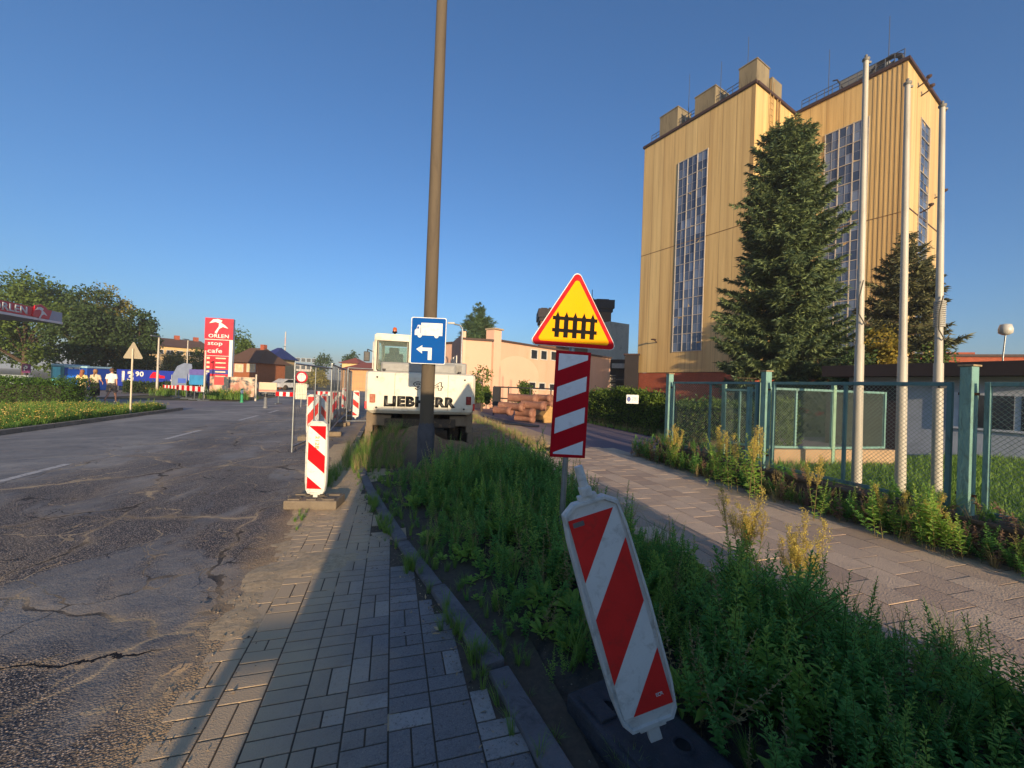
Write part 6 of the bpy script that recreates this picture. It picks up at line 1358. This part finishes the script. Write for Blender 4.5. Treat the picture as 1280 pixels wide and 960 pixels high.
# ------------------------------------------------------------------ trees
BARK = M('bark', (84, 68, 54), .95, .25, 6, .7, 30, stretch=(1, 1, .3))
def limb_mesh(H, r0, limbs):
    q = MB(); q.tube((0, 0, -.1), (0, 0, H * .35), r0, r0 * .8, 10); q.tube((0, 0, H * .35), (0, 0, H * .8), r0 * .8, r0 * .2, 8)
    for p in limbs: s = Vector((0, 0, p.z * .45)); m_ = s.lerp(p, .55) + Vector((0, 0, .1 * H * .3)); q.tube(s, m_, r0 * .38, r0 * .22, 6); q.tube(m_, p, r0 * .22, r0 * .06, 5)
    return q
def broadleaf(label, px, Y, ytop, wpx, mat, n=9000, leaf=.22, name='tree', group=None, low=.03, lobes=16, cat='tree', base_y=480, seed=0):
    p = P(px, base_y, Y); zt = P(px, ytop, Y).z; R = wpx / 2 * Y / F_PX; t = thing(name, label, cat, (p.x, p.y, 0), 0, group)
    zc = zt * (low + 1) / 2; hz = zt * (1 - low) / 2; C_ = []; 
    for i in range(lobes):
        d = nrm(rng.normal(size=3)); rr = rng.uniform(.35, .78); C_.append((d[0] * R * rr, d[1] * R * rr * .8, zc + d[2] * hz * rr, rng.uniform(.17, .36) * min(R, hz * 1.1)))
    C_.append((0, 0, zt - .35 * hz, .34 * hz)); C_ = np.array(C_)
    k = n // 7; li = rng.integers(len(C_), size=k); d = nrm(rng.normal(size=(k, 3)) + [0, 0, .25]); rad = C_[li, 3] * rng.uniform(.45, 1.12, k) ** .6
    cc = C_[li, :3] + d * rad[:, None]; pts = np.repeat(cc, 7, 0) + rng.normal(0, leaf * .75, (k * 7, 3)); dd = rng.normal(size=(k * 7, 3)) + np.repeat(d, 7, 0) * .8 - [0, 0, .3]
    L = leaf * rng.uniform(.6, 1.3, len(pts)); V, Q = cards(pts, dd, L, L * .62); T = np.repeat(np.repeat(rng.uniform(.1, .9, k), 7) + rng.normal(0, .1, k * 7), 4)
    put('crown', (V, Q, np.clip(T, 0, 1), np.zeros(len(Q), int)), [mat], parent=t)
    lm = [Vector(C_[i, :3]) for i in range(0, len(C_), 2)]; limb_mesh(zt, max(.08, zt * .022), lm).build('trunk', BARK, t); return t
TG1 = foliage('tree_green', (104, 124, 52), (52, 78, 36), .25); TG2 = foliage('tree_dark', (72, 92, 48), (40, 60, 34), .2); TG3 = foliage('tree_brownish', (154, 142, 72), (104, 106, 54), .25)
broadleaf('big full green tree at the left edge behind the station canopy', 30, 44, 338, 200, TG1, 22000, .3, lobes=26)
broadleaf('dark green chestnut tree in the middle of the left trees', 110, 42, 360, 120, TG2, 16000, .3, lobes=20)
broadleaf('tree with brownish top between the green trees on the left', 128, 44, 358, 84, TG3, 11000, .3, lobes=14)
broadleaf('lower dark tree at the right end of the left trees', 172, 43, 388, 66, TG2, 9000, .28, lobes=12)
broadleaf('very tall green tree half outside the left edge', -50, 48, 350, 150, TG1, 9000, .34)
broadleaf('round green tree behind the price pylon', 296, 56, 411, 48, TG1, 5000, .3, lobes=10)
broadleaf('yellow green shrub in front of the long cream house', 218, 60, 441, 50, TG3, 4000, .3, name='shrub', cat='shrub', lobes=9, low=0)
broadleaf('green shrub right of the yellow green one before the cream house', 248, 58, 437, 44, TG1, 4000, .3, name='shrub', cat='shrub', lobes=9, low=0)
broadleaf('small far tree in two puffs against the sky beyond the road barrier', 404, 100, 444, 24, TG2, 900, .55, lobes=6, low=.2)
broadleaf('far green tree behind the pointed red roof', 438, 95, 441, 30, TG2, 1500, .5, lobes=8)
broadleaf('olive tree at the end of the road works', 392, 60, 466, 40, TG3, 2500, .35, lobes=8, low=.05)
broadleaf('green bush against the left corner of the pink annex wall', 603, 24, 459, 26, TG1, 3500, .14, name='shrub', cat='shrub', lobes=9, low=0)
broadleaf('tall thin bush beside the pilaster of the pink building', 590, 25, 470, 16, TG3, 1500, .14, name='shrub', cat='shrub', lobes=6, low=0)
broadleaf('light green bush behind the clay pipes', 656, 22, 478, 32, TG1, 2600, .11, name='shrub', cat='shrub', lobes=8, low=.1)
broadleaf('yellow green leafy tree between the two spruces', 1098, 17, 408, 62, foliage('bush_yellow', (168, 142, 52), (96, 100, 40), .3), 6000, .15, lobes=12)
broadleaf('green leafy tree behind the right flagpoles', 1168, 19, 432, 60, TG1, 5000, .15, lobes=12)
broadleaf('dark tree behind the fence just left of the flagpoles', 1068, 16, 440, 70, TG2, 6000, .14, lobes=12, low=0)
def conifer(label, px, Y, ytop, prof, mat, tiers=46, per=9, twig=.30, base_y=500, lean=0, dens=1.0, seed=3, extra=()):
    """prof: list of (pixel y, half width in px)"""
    p = P(px, base_y, Y); tp_ = P(px, ytop, Y); H = tp_.z; t = thing('spruce_tree', label, 'spruce', (p.x, p.y, 0)); zs = np.array([P(px, y, Y).z for y, _ in prof])[::-1]; rs_ = np.array([w_ * Y / F_PX for _, w_ in prof])[::-1]
    B0 = []; D0 = []; L0_ = []; 
    bz = np.sort(np.linspace(.35, H - .25, tiers) + rng.normal(0, .10, tiers) + .16 * np.sin(np.arange(tiers) * 1.57)); arms = MB()
    for i, z in enumerate(bz):
        R = np.interp(z, zs, rs_)
        gap = rng.uniform(0, 6.28); gw = rng.uniform(.2, .9)
        for k in range(per):
            a = gap + gw + rng.uniform(0, 6.28 - gw);  L = R * (rng.uniform(.72, 1.08) if rng.random() < .8 else rng.uniform(.45, .8)) * (1 + .12 * math.sin(a * 3 + z)); z_ = z + rng.normal(0, .12); up = np.interp(z / H, [0, .5, .85, 1], [-.22, -.10, .25, .9])
            m_ = max(4, int(L / .062 * dens)); s = np.linspace(.12 if L > .8 else .02, 1, m_); dirx = np.array([math.cos(a), math.sin(a), 0]); curve = up * s + .16 * s ** 2 * (1 if up < .3 else 0) - .10 * np.sin(s * PI)
            pt = dirx * (s * L)[:, None] + np.array([0, 0, 1]) * (curve * L)[:, None] + [0, 0, z_] 
            if k < 3: arms.tube((0, 0, z_), tuple(pt[-1]), .035 * L / 3 + .01, .008, 4, caps=False)
            side = np.array([-math.sin(a), math.cos(a), 0]); tw = twig * (.55 + 1.0 * np.sin(np.clip(s, 0, 1) * PI * .85)) * min(1, .35 + L / 2.5)
            for sg in (-1, 1):
                d = side * sg * .8 + dirx * .75 + rng.normal(0, .18, (m_, 3)) - [0, 0, .12]; B0.append(pt); D0.append(d); L0_.append(tw * rng.uniform(.6, 1.35, m_))
            d = dirx * .7 + rng.normal(0, .35, (m_, 3)) + [0, 0, .45]; B0.append(pt); D0.append(d); L0_.append(tw * rng.uniform(.35, .7, m_))
            d = dirx * .5 + rng.normal(0, .35, (m_, 3)) - [0, 0, .7]; B0.append(pt); D0.append(d); L0_.append(tw * rng.uniform(.4, .9, m_))
    for (exx, exy, ez, el) in extra:
        m_ = 30; s = np.linspace(0, 1, m_); dirx = nrm(np.array([exx, exy, 0.])); pt = dirx * (s * el)[:, None] + [0, 0, ez] - np.array([0, 0, 1]) * (.1 * s)[:, None]
        for sg in (-1, 1, 0): B0.append(pt); D0.append(rng.normal(0, .5, (m_, 3)) + dirx); L0_.append(np.full(m_, twig * .9))
    B = np.concatenate(B0); D = np.concatenate(D0); L = np.concatenate(L0_)
    # each twig: a needled shoot drawn as three narrow blades fanned about it
    B3 = np.repeat(B, 3, 0); D3 = nrm(np.repeat(D, 3, 0)) + rng.normal(0, .28, (len(B3), 3)); L3 = np.repeat(L, 3) * rng.uniform(.5, 1.0, len(B3)); V, Q = cards(B3 + D3 * 0, D3, L3, np.clip(L3 * .22, .018, .06))
    T = np.repeat(np.repeat(rng.uniform(0, 1, len(B)), 3), 4); put('crown', (V, Q, T, np.zeros(len(Q), int)), [mat], parent=t)
    q = MB(); q.tube((0, 0, -.1), (0, 0, H * .97), H * .014, .02, 10); q.build('trunk', BARK, t); arms.build('branch_wood', BARK, t); return t
SPR = foliage('spruce_needles', (124, 138, 84), (48, 74, 60), .08, .55); SPR2 = foliage('spruce_needles_brown', (124, 122, 78), (56, 66, 50), .08, .55)
conifer('tall dark spruce in front of the yellow tower', 974, 20, 152, ((160, 4), (172, 24), (200, 38), (240, 38), (262, 46), (300, 56), (330, 54), (360, 64), (400, 66), (440, 78), (480, 74), (505, 56)), SPR, 54, 20, .30, extra=((-1, -.2, P(905, 262, 20).z, 3.1),))
conifer('smaller thin spruce behind the middle and right flagpoles', 1128, 21, 290, ((290, 3), (320, 18), (360, 34), (400, 42), (440, 44), (490, 40)), SPR2, 44, 9, .34)
conifer('distant pointed spruce rising behind the pink annex', 594, 46, 380, ((380, 2), (392, 9), (405, 16), (418, 22), (440, 26), (470, 24)), foliage('far_spruce', (92, 116, 74), (54, 78, 60), .1), 46, 9, .6, dens=.5)
def hedge(label, p0, p1, D, H, mat, n, leaf, name='hedge', z0=0, group=None):
    d = p1 - p0; L = math.hypot(d.x, d.y); t = thing(name, label, name.replace('_', ' '), (p0.x, p0.y, 0), math.atan2(d.y, d.x), group)
    k = n; u = rng.uniform(0, 1, (k, 3)); face = rng.integers(0, 4, k); x = np.where(rng.random(k) < .06, L + rng.normal(-.08, .08, k), u[:, 0] * L); face = np.where(x > L - .3, np.where(rng.random(k) < .6, 1, face), face); y = np.where(face == 0, rng.uniform(-.12, .1, k), u[:, 1] * D); z = np.where(face >= 2, H + rng.normal(-.05, .10, k), u[:, 2] * H); bump_ = .09 * nz(x, z, 2.2, 60) * H ** .5
    y = y + np.where(face == 0, bump_, 0); z = z + np.where(face >= 2, bump_ * 1.3, 0); pts = np.stack([x, y, np.maximum(z, .03)], 1); dd = rng.normal(size=(k, 3)) + np.where((face == 0)[:, None], np.array([0, -1., .2]), np.array([0, -.2, 1.]))
    Lf = leaf * rng.uniform(.6, 1.3, k); V, Q = cards(pts, dd, Lf, Lf * .65); put('foliage', (V, Q, np.repeat(rng.uniform(0, 1, k), 4), np.zeros(len(Q), int)), [mat], parent=t)
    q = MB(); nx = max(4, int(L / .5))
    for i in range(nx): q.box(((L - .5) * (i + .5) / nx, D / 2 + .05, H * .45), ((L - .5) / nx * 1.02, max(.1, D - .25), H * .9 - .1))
    q.build('dark_core', M('hedge_core', (40, 44, 24), 1, .3, 5), t); return t  # dark boxes added inside as fill so the hedge looks opaque
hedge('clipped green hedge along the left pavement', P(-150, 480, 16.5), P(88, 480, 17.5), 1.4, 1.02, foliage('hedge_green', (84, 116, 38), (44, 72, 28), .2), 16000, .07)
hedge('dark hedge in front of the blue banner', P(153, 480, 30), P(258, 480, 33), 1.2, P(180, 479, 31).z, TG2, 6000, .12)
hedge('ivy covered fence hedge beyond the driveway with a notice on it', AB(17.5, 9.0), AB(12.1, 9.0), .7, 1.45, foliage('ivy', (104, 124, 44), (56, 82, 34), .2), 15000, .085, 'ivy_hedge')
hedge('low green strip of plants seen through the far fence bay', P(846, 560, 12.3), P(1000, 560, 11.5), .9, 1.3, TG1, 8000, .08)

# ================================================================== PEOPLE
def skin_body(name, joints, edges, mat, root=0):
    me = bpy.data.meshes.new(name); me.from_pydata([j[0] for j in joints], edges, []); o = bpy.data.objects.new(name, me); COL.objects.link(o)
    md = o.modifiers.new('s', 'SKIN'); md.use_smooth_shade = True
    for i, j in enumerate(joints):
        r = j[1]; me.skin_vertices[0].data[i].radius = (r, r) if not isinstance(r, tuple) else r
        me.skin_vertices[0].data[i].use_root = (i == root)
    sb = o.modifiers.new('u', 'SUBSURF'); sb.levels = 1; sb.render_levels = 1
    m2 = bpy.data.meshes.new_from_object(o.evaluated_get(bpy.context.evaluated_depsgraph_get())); bpy.data.objects.remove(o); m2.name = name; m2.materials.clear(); m2.materials.append(mat)
    for p in m2.polygons: p.use_smooth = True; p.material_index = 0
    return m2
SKIN = M('skin', (198, 142, 112), .6, .05, 5)
def person(label, px, pybase, Y, H, rz, stride, arms, hair, top, bottom, kind):
    g_ = P(px, 480, Y); t = thing('person', label, 'person', (g_.x, g_.y, 0), rz, 'people walking away on the left pavement'); k = H / 1.7
    J = []; E = []
    def j(x, y, z, r, par=None): J.append(((x * k, y * k, z * k), (r[0] * k, r[1] * k) if isinstance(r, tuple) else r * k)); i = len(J) - 1; (E.append((par, i)) if par is not None else None); return i
    pel = j(0, 0, .95, (.135, .10)); wa = j(0, 0, 1.10, (.115, .085), pel); ch = j(0, .0, 1.30, (.145, .10), wa); nk0 = j(0, .0, 1.43, .055, ch); nk = j(0, .01, 1.48, .048, nk0); hd = j(0, .02, 1.58, (.072, .088), nk); cr = j(0, .02, 1.655, (.055, .065), hd)
    nose = j(0, .115, 1.565, .013, hd)
    for s, st_ in ((-1, stride), (1, -stride)):
        hp = j(s * .09, 0, .90, .088, pel); kn = j(s * .095, .06 + st_ * .16, .49, .052, hp); an = j(s * .10, st_ * .34 - (.10 if st_ < 0 else 0), .09 + (.06 if st_ < 0 else 0), .034, kn); ft = j(s * .11, st_ * .34 + .13 - (.10 if st_ < 0 else 0), .035, (.034, .026), an)
        sh = j(s * .17, 0, 1.385, .048, ch); ax_, ay_, az_ = arms[0 if s < 0 else 1]; el = j(s * (.20 + ax_ * .5), ay_ * .4 - .02, 1.12, .034, sh); wr = j(s * (.20 + ax_), ay_ + .02, .90 + az_, .023, el); pa = j(s * (.205 + ax_), ay_ + .03, .85 + az_, (.032, .016), wr)
        for fi in range(4): f1 = j(s * (.205 + ax_) , ay_ + .005 + fi * .018, .795 + az_ + (.004 if fi in (1, 2) else .012), .008, pa); f2 = j(s * (.195 + ax_), ay_ + .012 + fi * .018, .76 + az_ + (0 if fi in (1, 2) else .012), .007, f1)
        th = j(s * (.195 + ax_), ay_ + .068, .82 + az_, .009, pa)
    b = link('body', skin_body('body', J, E, SKIN), t)
    # hair
    q = MB(); q.lathe([(.001, 1.722), (.05, 1.712), (.085, 1.67), (.094, 1.61), (.086, 1.55), (.06, 1.50), (.001, 1.49)], (0, -.012, 0), 16)
    if hair[1] == 'long': q.lathe([(.06, 1.56), (.09, 1.48), (.085, 1.34), (.05, 1.22), (.001, 1.20)], (0, -.05, 0), 12)
    if hair[1] == 'tail': q.tube((0, -.09, 1.62), (0, -.15, 1.30), .034, .014, 10)
    V_ = [Vector(v) * k for v in q.v]; q.v = [tuple(v) for v in V_]
    if hair[1] == 'short': q.v = [(v[0], min(v[1], .05 * k), max(v[2], 1.535 * k)) for v in q.v]
    q.build('hair', M('hair_' + hair[0], {'red': (140, 84, 52), 'brown': (92, 62, 42), 'fair': (150, 108, 66)}[hair[0]], .7, .15, 20), t)
    def rings(name, R, mat, n=18):
        q = MB(); vs = []
        for z, rx, ry, ox, oy in R:
            for i in range(n): a = 2 * PI * i / n; f_ = 1 + .03 * math.sin(5 * a + z * 9); vs.append(((ox + rx * f_ * math.cos(a)) * k, (oy + ry * f_ * math.sin(a)) * k, z * k))
        q.add(vs, [(l * n + i, l * n + (i + 1) % n, (l + 1) * n + (i + 1) % n, (l + 1) * n + i) for l in range(len(R) - 1) for i in range(n)], smooth=True); return q
    q = rings('top', [(.93 if kind != 'dress' else .90, .165, .125, 0, 0), (1.1, .145, .112, 0, 0), (1.28, .172, .122, 0, 0), (1.38, .175, .105, 0, 0), (1.43, .12, .08, 0, 0), (1.455, .065, .065, 0, .0)], top)
    for s in (-1, 1):
        ax_ = arms[0 if s < 0 else 1][0]; ay_ = arms[0 if s < 0 else 1][1]
        q.tube((s * .145 * k, 0, 1.40 * k), (s * (.195 + ax_ * .35) * k, (ay_ * .3 - .015) * k, 1.18 * k), .066 * k, .062 * k, 12, caps=False)
    q.build('shirt' if kind != 'dress' else 'dress_top', top, t)
    if kind == 'dress': rings('skirt', [(.28, .20, .17, 0, .02), (.5, .21, .19, 0, .02), (.8, .19, .155, 0, 0), (.95, .165, .13, 0, 0), (1.12, .146, .114, 0, 0)], top).build('skirt', bottom, t)
    elif kind == 'skirt': rings('skirt', [(.30, .19, .18, 0, .01), (.6, .20, .17, 0, 0), (.9, .175, .14, 0, 0), (1.0, .155, .12, 0, 0)], top).build('skirt', bottom, t)
    else:
        q = rings('shorts', [(.80, .165, .125, 0, 0), (.92, .17, .13, 0, 0), (1.0, .155, .118, 0, 0)], bottom)
        for s, st_ in ((-1, stride), (1, -stride)): q.tube((s * .085 * k, 0, .86 * k), (s * .10 * k, (.05 + st_ * .14) * k, .53 * k), .105 * k, .10 * k, 14, caps=False)
        q.build('shorts', bottom, t)
    for s, st_ in ((-1, stride), (1, -stride)):
        q = MB(); y = st_ * .34 - (.10 if st_ < 0 else 0); z = .035 + (.06 if st_ < 0 else 0) * .5; q.box((s * .105 * k, (y + .05) * k, z * k), (.085 * k, .26 * k, .07 * k), bev=.025); q.build('shoe', M('shoe_pale', (170, 160, 150), .7, .1), t)
    return t
person('woman with long reddish hair in a cream dress walking away, leftmost of three', 102.5, 505, 20.6, 1.62, .3, .5, ((.14, -.02, .10), (.03, .1, 0)), ('red', 'long'), M('cream_dress', (226, 202, 140), .85, .08, 6), M('cream_dress', (226, 202, 140), .85), 'dress')
person('woman in a beige top and long black skirt with a ponytail, middle of three', 119, 505, 20.9, 1.66, .3, .25, ((.03, .08, .1), (.05, .1, .12)), ('fair', 'tail'), M('beige_top', (206, 186, 156), .85, .06, 6), M('black_cloth', (26, 24, 28), .9, .1), 'skirt')
person('man in a white shirt and grey shorts walking away, rightmost of three', 139.5, 505, 20.4, 1.74, .3, -.5, ((.03, .1, 0), (.05, -.1, .02)), ('brown', 'short'), M('white_shirt', (226, 220, 208), .85, .04, 6), M('grey_shorts', (120, 108, 98), .9, .08, 6), 'shorts')
